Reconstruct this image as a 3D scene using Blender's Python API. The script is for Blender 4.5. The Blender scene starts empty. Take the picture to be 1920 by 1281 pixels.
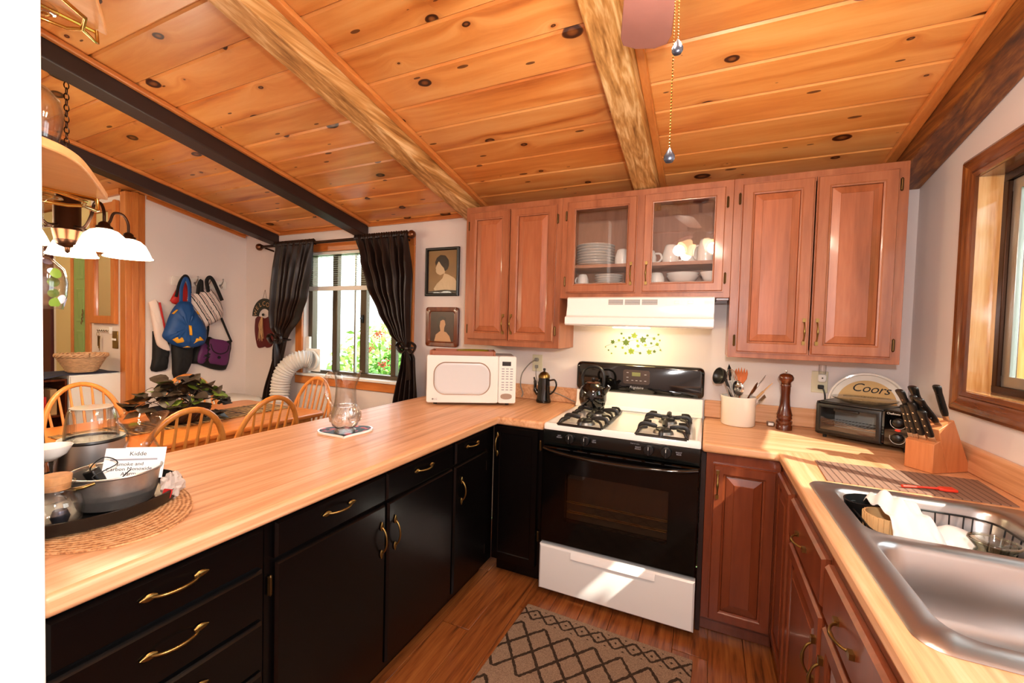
import bpy, bmesh, math, random
from mathutils import Vector, Matrix, Euler
random.seed(7)
SC = bpy.context.scene
COL = SC.collection
PI = math.pi

# ------------------------------------------------------------------ camera
cam_data = bpy.data.cameras.new('camera')
cam = bpy.data.objects.new('camera', cam_data)
COL.objects.link(cam)
cam_data.sensor_width = 36.0
cam_data.lens = 793.58 * 36.0 / 1920.0
cam_data.clip_start = 0.02
_R = (Matrix.Rotation(0.4318, 3, 'Z') @ Matrix.Rotation(-0.0319, 3, 'X') @ Matrix.Rotation(-0.0274, 3, 'Y'))
_B = Matrix((_R.col[0], _R.col[2], -_R.col[1])).transposed()
cam.matrix_world = Matrix.Translation((0.3865, -2.7707, 1.4119)) @ _B.to_4x4()
SC.camera = cam

# ------------------------------------------------------------------ world, sun, flash, exposure
SC.view_settings.view_transform = 'Standard'
SC.view_settings.look = 'None'
SC.view_settings.gamma = 1.0
SC.view_settings.use_curve_mapping = False
SC.view_settings.exposure = 0.35
SC.cycles.max_bounces = 7
SC.cycles.diffuse_bounces = 4
SC.cycles.glossy_bounces = 3
SC.cycles.transmission_bounces = 4
SC.cycles.transparent_max_bounces = 20
world = bpy.data.worlds.new('sky')
SC.world = world
world.use_nodes = True
_bg = world.node_tree.nodes['Background']
_bg.inputs[0].default_value = (0.88, 0.95, 1.0, 1)
_bg.inputs[1].default_value = 4.5

def add_light(name, kind, loc, energy, color=(1, 1, 1), size=0.1, direction=None):
    d = bpy.data.lights.new(name, kind)
    d.energy = energy
    d.color = color
    if kind == 'SUN':
        d.angle = size
    elif kind == 'AREA':
        d.size = size
    else:
        d.shadow_soft_size = size
    o = bpy.data.objects.new(name, d)
    o.location = loc
    if direction is not None:
        o.rotation_euler = Vector(direction).to_track_quat('-Z', 'Y').to_euler()
    COL.objects.link(o)
    return o

add_light('sun', 'SUN', (4, -3, 5), 7.5, (1.0, 0.93, 0.8), 0.01, (-1, 0.6, -1.2))
# the photographer's flash, on the camera, and its bounce off the room behind
add_light('camera_flash', 'POINT', (0.46, -2.80, 1.62), 56.0, (1.0, 0.975, 0.97), 0.05)

# ------------------------------------------------------------------ materials
def lin(h):
    if isinstance(h, (tuple, list)):
        return tuple(h)
    h = h.lstrip('#')
    out = []
    for i in (0, 2, 4):
        c = int(h[i:i + 2], 16) / 255.0
        out.append(c / 12.92 if c <= 0.04045 else ((c + 0.055) / 1.055) ** 2.4)
    return tuple(out)

class NT:
    def __init__(self, name):
        self.m = bpy.data.materials.new(name)
        self.m.use_nodes = True
        self.t = self.m.node_tree
        self.b = self.t.nodes['Principled BSDF']
        self.o = self.t.nodes['Material Output']
    def n(self, kind, **kw):
        nd = self.t.nodes.new(kind)
        for k, v in kw.items():
            setattr(nd, k, v)
        return nd
    def l(self, a, b):
        self.t.links.new(a, b)
    def math(self, op, a, b=None, c=None, clamp=False):
        nd = self.n('ShaderNodeMath', operation=op, use_clamp=clamp)
        for i, v in enumerate((a, b, c)):
            if v is None:
                continue
            if hasattr(v, 'links') or hasattr(v, 'is_linked'):
                self.l(v, nd.inputs[i])
            else:
                nd.inputs[i].default_value = v
        return nd.outputs[0]
    def mix(self, fac, a, b, mode='MIX'):
        nd = self.n('ShaderNodeMix', data_type='RGBA', blend_type=mode)
        for s, v in ((nd.inputs[0], fac), (nd.inputs[6], a), (nd.inputs[7], b)):
            if hasattr(v, 'is_linked'):
                self.l(v, s)
            elif isinstance(v, (int, float)):
                s.default_value = v
            else:
                s.default_value = (*lin(v), 1)
        return nd.outputs[2]
    def ramp(self, fac, stops, interp='LINEAR'):
        nd = self.n('ShaderNodeValToRGB')
        cr = nd.color_ramp
        cr.interpolation = interp
        while len(cr.elements) < len(stops):
            cr.elements.new(0.5)
        for e, (p, c) in zip(cr.elements, stops):
            e.position = p
            e.color = (*lin(c), 1) if not isinstance(c, (int, float)) else (c, c, c, 1)
        self.l(fac, nd.inputs[0])
        return nd.outputs[0]
    def coords(self, scale=(1, 1, 1), rnd=0.0, kind='Object', rot=(0, 0, 0)):
        tc = self.n('ShaderNodeTexCoord')
        v = tc.outputs[kind]
        if rnd:
            oi = self.n('ShaderNodeObjectInfo')
            s = self.n('ShaderNodeVectorMath', operation='SCALE')
            s.inputs[0].default_value = (1.0, 0.73, 0.41)
            self.l(self.math('MULTIPLY', oi.outputs['Random'], rnd), s.inputs['Scale'])
            a = self.n('ShaderNodeVectorMath', operation='ADD')
            self.l(v, a.inputs[0])
            self.l(s.outputs[0], a.inputs[1])
            v = a.outputs[0]
        mp = self.n('ShaderNodeMapping')
        mp.inputs['Scale'].default_value = scale
        mp.inputs['Rotation'].default_value = rot
        self.l(v, mp.inputs[0])
        return mp.outputs[0]
    def noise(self, vec, scale=5, detail=3, rough=0.55, distort=0.0):
        nd = self.n('ShaderNodeTexNoise')
        nd.inputs['Scale'].default_value = scale
        nd.inputs['Detail'].default_value = detail
        nd.inputs['Roughness'].default_value = rough
        nd.inputs['Distortion'].default_value = distort
        self.l(vec, nd.inputs['Vector'])
        return nd.outputs[0]
    def bump(self, h, strength=0.2, dist=0.002):
        nd = self.n('ShaderNodeBump')
        nd.inputs['Strength'].default_value = strength
        nd.inputs['Distance'].default_value = dist
        self.l(h, nd.inputs['Height'])
        self.l(nd.outputs[0], self.b.inputs['Normal'])
    def set(self, color=None, rough=0.5, metal=0.0, spec=0.5, coat=0.0, coat_rough=0.08):
        if color is not None:
            if hasattr(color, 'is_linked'):
                self.l(color, self.b.inputs['Base Color'])
            else:
                self.b.inputs['Base Color'].default_value = (*lin(color), 1)
        self.b.inputs['Roughness'].default_value = rough
        self.b.inputs['Metallic'].default_value = metal
        self.b.inputs['Specular IOR Level'].default_value = spec
        self.b.inputs['Coat Weight'].default_value = coat
        self.b.inputs['Coat Roughness'].default_value = coat_rough
        return self.m

MATS = {}
def plain(name, color, rough=0.5, metal=0.0, spec=0.5, coat=0.0, bump=None, vary=0.0, vscale=8):
    t = NT(name)
    c = color
    if vary:
        v = t.coords((1, 1, 1), 5.0)
        nz = t.noise(v, vscale, 3)
        d = tuple(x * (1 - vary) for x in lin(color))
        e = tuple(min(1, x * (1 + vary * 0.7)) for x in lin(color))
        c = t.ramp(nz, [(0.3, d), (0.7, e)])
    if bump:
        t.bump(t.noise(t.coords(), bump[0], 3), bump[1], 0.002)
    MATS[name] = t.set(c, rough, metal, spec, coat)
    return MATS[name]

def wood(name, c0, c1, c2, scale=(1, 12, 12), rough=0.4, coat=0.0, contrast=(0.3, 0.5, 0.72), tone=0.12, strips=None, grain=14, distort=1.2):
    """streaked wood; the small number in scale is the direction of the grain"""
    t = NT(name)
    v = t.coords(scale, 9.0)
    big = t.noise(v, 1.6, 3, 0.5, distort)
    fine = t.noise(v, grain, 2, 0.6, 0.4)
    f = t.math('ADD', t.math('MULTIPLY', big, 0.7), t.math('MULTIPLY', fine, 0.3))
    col = t.ramp(f, [(contrast[0], c0), (contrast[1], c1), (contrast[2], c2)])
    oi = t.n('ShaderNodeObjectInfo')
    k = oi.outputs['Random']
    if strips:
        axis, per, amt = strips
        tc = t.n('ShaderNodeTexCoord')
        sp = t.n('ShaderNodeSeparateXYZ')
        t.l(tc.outputs['Object'], sp.inputs[0])
        q = t.math('FLOOR', t.math('ADD', t.math('MULTIPLY', sp.outputs['XYZ'.index(axis)], 1.0 / per), t.math('MULTIPLY', k, 5.3)))
        wn = t.n('ShaderNodeTexWhiteNoise', noise_dimensions='1D')
        t.l(t.math('ADD', q, t.math('MULTIPLY', k, 31.0)), wn.inputs['W'])
        s = t.math('ADD', 1 - amt, t.math('MULTIPLY', wn.outputs[0], 2 * amt))
        col = t.mix(1.0, col, t.n('ShaderNodeCombineColor').outputs[0], 'MULTIPLY')
        cc = col.node.inputs[7].links[0].from_node
        for i in range(3):
            t.l(s, cc.inputs[i])
    if tone:
        hs = t.n('ShaderNodeHueSaturation')
        t.l(t.math('ADD', 1 - tone, t.math('MULTIPLY', k, 2 * tone)), hs.inputs['Value'])
        t.l(col, hs.inputs['Color'])
        col = hs.outputs[0]
    t.bump(fine, 0.06, 0.001)
    MATS[name] = t.set(col, rough, 0, 0.5, coat)
    return MATS[name]

def pine_ceiling(name):
    t = NT(name)
    v = t.coords((1, 1, 1), 23.0)
    kv = t.n('ShaderNodeMapping')
    kv.inputs['Scale'].default_value = (3.2, 5.2, 0.0)
    t.l(v, kv.inputs[0])
    vo = t.n('ShaderNodeTexVoronoi', voronoi_dimensions='2D')
    vo.inputs['Scale'].default_value = 1.0
    wob = t.n('ShaderNodeTexNoise')
    wob.inputs['Scale'].default_value = 9
    t.l(v, wob.inputs['Vector'])
    wm = t.mix(0.075, kv.outputs[0], wob.outputs[1])
    t.l(wm, vo.inputs['Vector'])
    d = vo.outputs['Distance']
    sc = t.n('ShaderNodeSeparateColor')
    t.l(vo.outputs['Color'], sc.inputs[0])
    # knot radius by cell, many cells have none
    rad = t.math('MULTIPLY', t.math('POWER', t.math('SUBTRACT', sc.outputs[0], 0.45, clamp=True), 1.4), 0.33)
    rel = t.math('DIVIDE', d, t.math('ADD', rad, 0.0001))
    has = t.math('GREATER_THAN', rad, 0.012)
    # grain pushed aside by knots
    push = t.math('MULTIPLY', t.math('POWER', 2.7183, t.math('MULTIPLY', d, -9.0)), has)
    sp = t.n('ShaderNodeSeparateXYZ')
    t.l(v, sp.inputs[0])
    cb = t.n('ShaderNodeCombineXYZ')
    t.l(t.math('MULTIPLY', sp.outputs[0], 0.8), cb.inputs[0])
    t.l(t.math('ADD', t.math('MULTIPLY', sp.outputs[1], 9.0), t.math('MULTIPLY', push, 0.9)), cb.inputs[1])
    t.l(sp.outputs[2], cb.inputs[2])
    heart = t.noise(cb.outputs[0], 0.9, 2, 0.45, 0.9)
    fine = t.noise(cb.outputs[0], 7.0, 3, 0.6, 0.6)
    base = t.ramp(t.math('ADD', t.math('MULTIPLY', heart, 0.8), t.math('MULTIPLY', fine, 0.2)),
                  [(0.28, '#a85824'), (0.38, '#cd7c3a'), (0.47, '#d98c46'), (0.56, '#e19a54'), (0.75, '#eaae6c')])
    knot = t.ramp(rel, [(0.0, '#8e5426'), (0.4, '#743e18'), (0.6, '#3c1a0b'), (0.85, '#381609'), (1.0, '#8a4a1c')])
    inside = t.math('MULTIPLY', t.math('LESS_THAN', rel, 1.0), has)
    halo = t.math('MULTIPLY', t.math('SUBTRACT', 1.0, t.math('DIVIDE', rel, 2.6), clamp=True), has)
    col = t.mix(t.math('MULTIPLY', halo, 0.55), base, '#9c4f1a')
    col = t.mix(inside, col, knot)
    # small dark pin knots drawn out along the grain
    pv = t.n('ShaderNodeMapping')
    pv.inputs['Scale'].default_value = (4.5, 15.0, 0.0)
    t.l(v, pv.inputs[0])
    pw = t.n('ShaderNodeTexVoronoi', voronoi_dimensions='2D')
    pw.inputs['Scale'].default_value = 1.0
    t.l(t.mix(0.06, pv.outputs[0], wob.outputs[1]), pw.inputs['Vector'])
    ps = t.n('ShaderNodeSeparateColor')
    t.l(pw.outputs['Color'], ps.inputs[0])
    pin = t.math('MULTIPLY', t.math('LESS_THAN', pw.outputs['Distance'], t.math('MULTIPLY', t.math('SUBTRACT', ps.outputs[1], 0.78, clamp=True), 0.55)), 0.85)
    col = t.mix(pin, col, '#4a2210')
    oi = t.n('ShaderNodeObjectInfo')
    hs = t.n('ShaderNodeHueSaturation')
    t.l(t.math('ADD', 0.86, t.math('MULTIPLY', oi.outputs['Random'], 0.26)), hs.inputs['Value'])
    t.l(col, hs.inputs['Color'])
    t.bump(fine, 0.05, 0.001)
    MATS[name] = t.set(hs.outputs[0], 0.32, 0, 0.5, 0.15, 0.2)

def thin_glass(name, tint=(1, 1, 1), edge=0.5, base=0.04, rough=0.02, dark=1.0):
    t = NT(name)
    t.t.nodes.remove(t.b)
    tr = t.n('ShaderNodeBsdfTransparent')
    lw = t.n('ShaderNodeLayerWeight')
    lw.inputs['Blend'].default_value = 0.5
    t.l(t.mix(t.math('POWER', lw.outputs['Facing'], 2.2), tint, tuple(c * dark for c in tint)), tr.inputs[0])
    gl = t.n('ShaderNodeBsdfGlossy')
    gl.inputs['Roughness'].default_value = rough
    gl.inputs[0].default_value = (1, 1, 1, 1)
    fr = t.n('ShaderNodeLayerWeight')
    fr.inputs['Blend'].default_value = 0.5
    f = t.math('ADD', t.math('MULTIPLY', t.math('POWER', fr.outputs['Facing'], 4.0), edge), base, clamp=True)
    mx = t.n('ShaderNodeMixShader')
    t.l(f, mx.inputs[0])
    t.l(tr.outputs[0], mx.inputs[1])
    t.l(gl.outputs[0], mx.inputs[2])
    t.l(mx.outputs[0], t.o.inputs[0])
    MATS[name] = t.m

def emitter(name, color, strength):
    t = NT(name)
    t.b.inputs['Base Color'].default_value = (*lin(color), 1)
    t.b.inputs['Emission Color'].default_value = (*lin(color), 1)
    t.b.inputs['Emission Strength'].default_value = strength
    MATS[name] = t.m

def translucent(name, color, rough=0.5, amount=0.4):
    t = NT(name)
    tl = t.n('ShaderNodeBsdfTranslucent')
    tl.inputs[0].default_value = (*lin(color), 1)
    mx = t.n('ShaderNodeMixShader')
    mx.inputs[0].default_value = amount
    t.set(color, rough)
    t.l(t.b.outputs[0], mx.inputs[1])
    t.l(tl.outputs[0], mx.inputs[2])
    t.l(mx.outputs[0], t.o.inputs[0])
    MATS[name] = t.m

pine_ceiling('pine')
wood('pine_trim', '#b5642a', '#cf7f3e', '#de9450', (9, 0.7, 9), 0.35, 0.1, tone=0.06)
wood('pine_trim_x', '#a85a24', '#c67436', '#d88a48', (0.7, 9, 9), 0.35, 0.1, tone=0.06)
wood('pine_trim_z', '#b5642a', '#c87838', '#d88c48', (9, 9, 0.7), 0.35, 0.1, tone=0.06)
wood('rough_beam', '#80501f', '#c08c4e', '#e6c08a', (11, 0.6, 9), 0.55, 0.0, (0.32, 0.5, 0.66), 0.05, grain=10, distort=2.2)
wood('rough_beam_dark', '#3c1e10', '#6e3c16', '#9c6228', (9, 0.6, 9), 0.45, 0.1, (0.32, 0.5, 0.68), 0.05, distort=2.2)
plain('beam_brown', '#2e1a14', 0.5, vary=0.12, vscale=3)
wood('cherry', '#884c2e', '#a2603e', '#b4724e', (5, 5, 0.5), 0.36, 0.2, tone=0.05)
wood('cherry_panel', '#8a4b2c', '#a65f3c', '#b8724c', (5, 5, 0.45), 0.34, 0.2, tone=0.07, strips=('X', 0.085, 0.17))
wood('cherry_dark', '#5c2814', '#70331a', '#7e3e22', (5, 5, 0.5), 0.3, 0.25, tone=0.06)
wood('cherry_inside', '#9c6a54', '#b08068', '#bc8e76', (5, 5, 0.5), 0.5, 0.0)
wood('oak_orange', '#c4732c', '#d88a3e', '#e49c50', (6, 6, 0.7), 0.35, 0.15, tone=0.04)
wood('shelf_wood', '#d0945c', '#e0a66c', '#eab880', (6, 0.7, 6), 0.4, 0.1, tone=0.03)
wood('oak_table', '#b8682a', '#d07e38', '#de9048', (7, 0.5, 7), 0.3, 0.2, tone=0.03)
wood('counter_y', '#b97f54', '#d59d70', '#e3b188', (16, 0.55, 16), 0.42, 0.05, (0.3, 0.47, 0.62), 0.0, grain=9)
wood('floor_wood', '#45200c', '#84461e', '#a2622f', (13, 0.7, 13), 0.36, 0.1, (0.3, 0.47, 0.68), 0.08, distort=2.6)
wood('window_wood', '#4a2410', '#74401c', '#a0662e', (9, 9, 0.6), 0.25, 0.5, (0.3, 0.5, 0.72), 0.05, distort=2)
wood('window_wood_y', '#4a2410', '#74401c', '#96592a', (9, 0.6, 9), 0.25, 0.5, (0.3, 0.5, 0.72), 0.05, distort=2)
wood('jamb_wood', '#a8642a', '#d09a5c', '#e6bd88', (9, 9, 0.6), 0.14, 0.7, (0.3, 0.5, 0.72), 0.03, distort=2)
wood('dark_wood', '#2a0f06', '#54220c', '#7a3a16', (8, 8, 0.8), 0.25, 0.5, tone=0.03)
wood('block_wood', '#b46a3c', '#c87c4a', '#d48c5a', (8, 8, 0.8), 0.4, 0.1, tone=0.05)
wood('tray_wood', '#7c4226', '#985636', '#a86644', (0.6, 9, 9), 0.4, 0.1)
wood('walnut', '#4a1e0c', '#6a3014', '#82421e', (8, 8, 0.8), 0.25, 0.4)
plain('wall_paint', '#e6dcd8', 0.6, bump=(22, 0.22), vary=0.015, vscale=2)
plain('white_trim', '#eceae4', 0.4)
plain('white_enamel', '#f2f0ec', 0.16, coat=0.4)
plain('white_plastic', '#ecebe6', 0.3)
plain('offwhite_plastic', '#d9d2b4', 0.35)
plain('ceramic', '#f8f7f4', 0.15, coat=0.3)
plain('cream_ceramic', '#efe8dc', 0.15, coat=0.4)
plain('black_paint', '#060404', 0.27, spec=0.32, bump=(28, 0.12))
plain('black_enamel', '#070606', 0.07, coat=0.5)
plain('black_panel', '#0c0f0e', 0.2)
plain('black_glass', '#060505', 0.04, coat=0.6)
plain('black_plastic', '#0b0b0b', 0.35)
plain('black_rubber', '#0a0a0a', 0.6)
plain('cast_iron', '#0e0c0b', 0.42, bump=(150, 0.2))
plain('burner_metal', '#8a8680', 0.4, 0.8)
plain('brass', '#8e7442', 0.33, 1.0)
plain('bright_brass', '#d9b060', 0.15, 1.0)
plain('bronze', '#5c4426', 0.4, 0.9)
plain('dark_bronze', '#3a2418', 0.32, 0.85)
plain('copper_bronze', '#7a5038', 0.28, 0.9)
plain('window_metal', '#5c5244', 0.4, 0.6)
plain('window_metal_light', '#a8aaa6', 0.3, 0.8)
plain('steel', '#b2aeac', 0.34, 1.0, bump=(60, 0.03))
plain('chrome', '#d6d6d6', 0.1, 1.0)
plain('galvanized', '#a8a6a2', 0.35, 0.9, vary=0.15, vscale=30)
plain('grey_cord', '#86827c', 0.5)
plain('knife_steel', '#c8c8c8', 0.18, 1.0)
plain('orange_silicone', '#d9713a', 0.45)
plain('red_silicone', '#d83820', 0.4)
plain('light_wood', '#d4a872', 0.55, vary=0.1, vscale=20)
plain('cork', '#b98858', 0.8, bump=(60, 0.3), vary=0.2, vscale=50)
plain('wicker', '#d0a880', 0.7, vary=0.2, vscale=30)
plain('wicker_dark', '#3a2318', 0.6, vary=0.25, vscale=30)
plain('olive_plate', '#9a8a2c', 0.25, coat=0.3)
plain('paper', '#f2f1ee', 0.8)
plain('ink', '#16161a', 0.7)
plain('grey_ink', '#9a9aa2', 0.7)
plain('cardboard', '#a88458', 0.8, vary=0.08, vscale=5)
plain('blue_cloth', '#2c3550', 0.8)
plain('bag_blue', '#0d4685', 0.6, bump=(90, 0.1))
plain('bag_yellow', '#e0a018', 0.6)
plain('bag_purple', '#5a1f58', 0.6)
plain('bag_black', '#0b0a0b', 0.75)
plain('bag_white', '#e6d6cc', 0.75)
plain('bag_red', '#b8201c', 0.6)
plain('green_door', '#86a866', 0.4)
plain('cream_wall', '#cfc08c', 0.6)
plain('dark_red', '#4a0d0c', 0.5)
plain('sign_green', '#2a2c24', 0.7)
plain('apple_red', '#5c1410', 0.6)
plain('raffia', '#c09a6c', 0.8)
plain('sepia_light', '#dcc09c', 0.4)
plain('sepia_mid', '#9a7448', 0.4, vary=0.12, vscale=14)
plain('sepia_dark', '#2c1a10', 0.4)
plain('skin_print', '#c49a72', 0.45)
plain('print_brown', '#3a2012', 0.4, vary=0.2, vscale=14)
plain('grey_duct', '#d4d2ce', 0.45)
plain('leaf_dark', '#33291f', 0.45, vary=0.4, vscale=14)
plain('leaf_green', '#6a7c28', 0.45, vary=0.3, vscale=14)
plain('stem_brown', '#4a3420', 0.7)
plain('sticker_green', '#80982a', 0.6, vary=0.25, vscale=60)
plain('sticker_dark', '#506a1e', 0.6)
plain('coors_tan', '#d2ab72', 0.4)
plain('mirror_glass', '#ece4de', 0.03, 1.0)
plain('fan_blade_dark', '#8c5c54', 0.35, coat=0.1, vary=0.1)
plain('fan_metal', '#3c302a', 0.35, 0.6)
plain('pewter', '#565a66', 0.3, 0.9)
plain('lcd', '#6c7048', 0.3)
plain('display_brown', '#3a2e2c', 0.3)
plain('microwave_window', '#d4d6d8', 0.3)
plain('mw_trim', '#a08c7c', 0.3, 0.3)
plain('plaster_white', '#f4f2ee', 0.55)
plain('outdoor_leaf', '#4f8a26', 0.5, vary=0.5, vscale=6)
plain('outdoor_leaf_pale', '#9cc060', 0.5, vary=0.4, vscale=6)
plain('geranium', '#d03028', 0.5)
plain('lawn', '#6a8a48', 0.9, vary=0.3, vscale=3)
plain('bark', '#5a4632', 0.9, vary=0.3)
plain('toaster_inside', '#b4b6b0', 0.4, 0.2)
plain('vent_dark', '#55534f', 0.5)
plain('rust_brown', '#6a3a24', 0.5, 0.3)
plain('oven_lining', '#5c4a3c', 0.5)
plain('oven_black', '#050404', 0.09, spec=0.3)
thin_glass('pane', (0.97, 0.985, 0.98), 0.9, 0.02)
thin_glass('cab_glass', (0.97, 0.965, 0.96), 0.9, 0.045)
thin_glass('clear_glass', (0.985, 0.98, 0.975), 0.8, 0.05, 0.03, 0.5)
thin_glass('cut_glass', (0.965, 0.96, 0.95), 0.9, 0.18, 0.06, 0.55)
thin_glass('oven_glass', (0.60, 0.56, 0.52), 0.8, 0.03)
thin_glass('green_glass', (0.91, 0.92, 0.86), 0.9, 0.10, 0.02, 0.35)
thin_glass('pink_glass', (0.97, 0.93, 0.90), 0.8, 0.04, 0.02, 0.5)
emitter('lamp_glow', '#fff0d8', 9.0)
emitter('fan_glow', '#ffd29a', 6.0)
emitter('hood_glow', '#ffe2a0', 6.0)
translucent('plastic_bag', '#e6dcd4', 0.3, 0.5)
translucent('napkin', '#f6f4f2', 0.8, 0.3)

def curtain_mat():
    t = NT('curtain')
    nz = t.noise(t.coords((30, 30, 2)), 3, 2)
    t.set(t.ramp(nz, [(0.3, '#170b07'), (0.7, '#25140d')]), 0.42, 0, 0.5)
    t.bump(nz, 0.1, 0.002)
    MATS['curtain'] = t.m
curtain_mat()

def stripes_mat():
    t = NT('stripes')
    tc = t.n('ShaderNodeTexCoord')
    sp = t.n('ShaderNodeSeparateXYZ')
    t.l(tc.outputs['Object'], sp.inputs[0])
    u = t.math('ADD', sp.outputs[1], t.math('MULTIPLY', sp.outputs[2], 0.62))
    f = t.math('FRACT', t.math('MULTIPLY', u, 14.0))
    c = t.ramp(f, [(0.0, '#e2d4d0'), (0.22, '#1a1218'), (0.36, '#e2d4d0'), (0.5, '#702430'), (0.56, '#e2d4d0'), (0.66, '#22242e'), (0.74, '#e2d4d0')], 'CONSTANT')
    MATS['stripes'] = t.set(c, 0.75)
stripes_mat()

def rug_mat():
    t = NT('rug')
    tc = t.n('ShaderNodeTexCoord')
    wob = t.n('ShaderNodeTexNoise')
    wob.inputs['Scale'].default_value = 60
    t.l(tc.outputs['Object'], wob.inputs['Vector'])
    v = t.mix(0.012, tc.outputs['Object'], wob.outputs[1])
    sp = t.n('ShaderNodeSeparateXYZ')
    t.l(v, sp.inputs[0])
    x, y = sp.outputs[0], sp.outputs[1]
    def tri(s, per, off=0.0):
        return t.math('ABSOLUTE', t.math('SUBTRACT', t.math('FRACT', t.math('ADD', t.math('DIVIDE', s, per), off)), 0.5))
    def lattice(px, py, w, y0):
        y = t.math('SUBTRACT', sp.outputs[1], y0)
        a = tri(t.math('ADD', t.math('DIVIDE', x, px), t.math('DIVIDE', y, py)), 1.0)
        b = tri(t.math('SUBTRACT', t.math('DIVIDE', x, px), t.math('DIVIDE', y, py)), 1.0)
        return t.math('GREATER_THAN', t.math('MAXIMUM', a, b), 0.5 - w), t.math('MULTIPLY', t.math('LESS_THAN', a, 0.09), t.math('LESS_THAN', b, 0.09))
    def band(lo, hi):
        return t.math('MULTIPLY', t.math('GREATER_THAN', y, lo), t.math('LESS_THAN', y, hi))
    l1, d1 = lattice(0.0775, 0.0775, 0.10, -0.018)
    l2, d2 = lattice(0.115, 0.15, 0.07, -0.125)
    l3, d3 = lattice(0.115, 0.15, 0.07, -0.475)
    # rows are measured in the rug's own frame: y runs 0 (stove end) to -1.15
    m1 = t.math('MULTIPLY', band(-0.0955, -0.018), t.math('ADD', l1, d1, clamp=True))
    m2 = t.math('MULTIPLY', band(-0.425, -0.125), l2)
    m3 = t.math('MULTIPLY', band(-0.775, -0.475), l3)
    m4 = t.math('MULTIPLY', band(-1.12, -0.85), l3)
    ln = t.math('ADD', t.math('ADD', m1, m2), t.math('ADD', m3, m4), clamp=True)
    pile = t.noise(tc.outputs['Object'], 260, 2, 0.7)
    base = t.ramp(pile, [(0.3, '#6e5645'), (0.7, '#a2886f')])
    dark = t.ramp(pile, [(0.3, '#241a14'), (0.7, '#4a3a2c')])
    col = t.mix(ln, base, dark)
    t.bump(pile, 0.5, 0.003)
    MATS['rug'] = t.set(col, 0.95, 0, 0.1)
rug_mat()

def mat_stripe():
    t = NT('drying_mat')
    tc = t.n('ShaderNodeTexCoord')
    sp = t.n('ShaderNodeSeparateXYZ')
    t.l(tc.outputs['Object'], sp.inputs[0])
    f = t.math('FRACT', t.math('MULTIPLY', sp.outputs[0], 46.0))
    c = t.ramp(f, [(0.0, '#8a6a58'), (0.8, '#6a4c3e'), (0.92, '#3c2820')], 'CONSTANT')
    MATS['drying_mat'] = t.set(c, 0.7)
mat_stripe()

def counter_right():
    t = NT('counter_corner')
    tc = t.n('ShaderNodeTexCoord')
    sp = t.n('ShaderNodeSeparateXYZ')
    t.l(tc.outputs['Object'], sp.inputs[0])
    cols = []
    for s in ((16, 0.55, 16), (0.55, 16, 16)):
        v = t.coords(s)
        f = t.math('ADD', t.math('MULTIPLY', t.noise(v, 1.6, 3, 0.5, 1.2), 0.7), t.math('MULTIPLY', t.noise(v, 9, 2, 0.6, 0.4), 0.3))
        cols.append(t.ramp(f, [(0.3, '#b97f54'), (0.47, '#d59d70'), (0.62, '#e3b188')]))
    # the sheet along the stove wall has its grain along that wall
    diag = t.math('GREATER_THAN', t.math('ADD', sp.outputs[1], t.math('MULTIPLY', sp.outputs[0], -0.35)), -0.90)
    MATS['counter_corner'] = t.set(t.mix(diag, cols[0], cols[1]), 0.42, 0, 0.5, 0.05)
counter_right()

def placemat_mat():
    t = NT('woven')
    tc = t.n('ShaderNodeTexCoord')
    vl = t.n('ShaderNodeVectorMath', operation='LENGTH')
    mp = t.n('ShaderNodeMapping')
    mp.inputs['Scale'].default_value = (0.62, 1, 1)
    t.l(tc.outputs['Object'], mp.inputs[0])
    t.l(mp.outputs[0], vl.inputs[0])
    ring = t.math('SINE', t.math('MULTIPLY', vl.outputs['Value'], 760))
    nz = t.noise(tc.outputs['Object'], 120, 2)
    h = t.math('ADD', t.math('MULTIPLY', ring, 0.14), nz)
    c = t.ramp(h, [(0.3, '#96633c'), (0.5, '#c9935f'), (0.75, '#ddb083')])
    t.bump(h, 0.8, 0.003)
    MATS['woven'] = t.set(c, 0.8)
placemat_mat()

def runner_mat():
    t = NT('runner')
    tc = t.n('ShaderNodeTexCoord')
    sp = t.n('ShaderNodeSeparateXYZ')
    t.l(tc.outputs['Object'], sp.inputs[0])
    x = t.math('ABSOLUTE', t.math('SUBTRACT', t.math('FRACT', t.math('MULTIPLY', sp.outputs[0], 6.0)), 0.5))
    y = t.math('ABSOLUTE', t.math('SUBTRACT', t.math('FRACT', t.math('MULTIPLY', sp.outputs[1], 6.0)), 0.5))
    f = t.math('FRACT', t.math('MULTIPLY', t.math('MAXIMUM', x, y), 6.0))
    c = t.ramp(f, [(0.0, '#b08850'), (0.6, '#4a3420')], 'CONSTANT')
    MATS['runner'] = t.set(c, 0.85)
runner_mat()

def trivet_mat():
    t = NT('trivet_print')
    v = t.coords((1, 1, 1))
    vo = t.n('ShaderNodeTexVoronoi')
    vo.inputs['Scale'].default_value = 26
    t.l(v, vo.inputs['Vector'])
    big = t.noise(v, 14, 1)
    fl = t.ramp(vo.outputs['Distance'], [(0.0, '#e8543c'), (0.35, '#c02c28'), (0.42, '#8a5a78'), (0.5, '#101014')])
    k = t.math('GREATER_THAN', big, 0.52)
    MATS['trivet_print'] = t.set(t.mix(k, '#101014', fl), 0.5, 0, 0.3)
trivet_mat()

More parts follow.
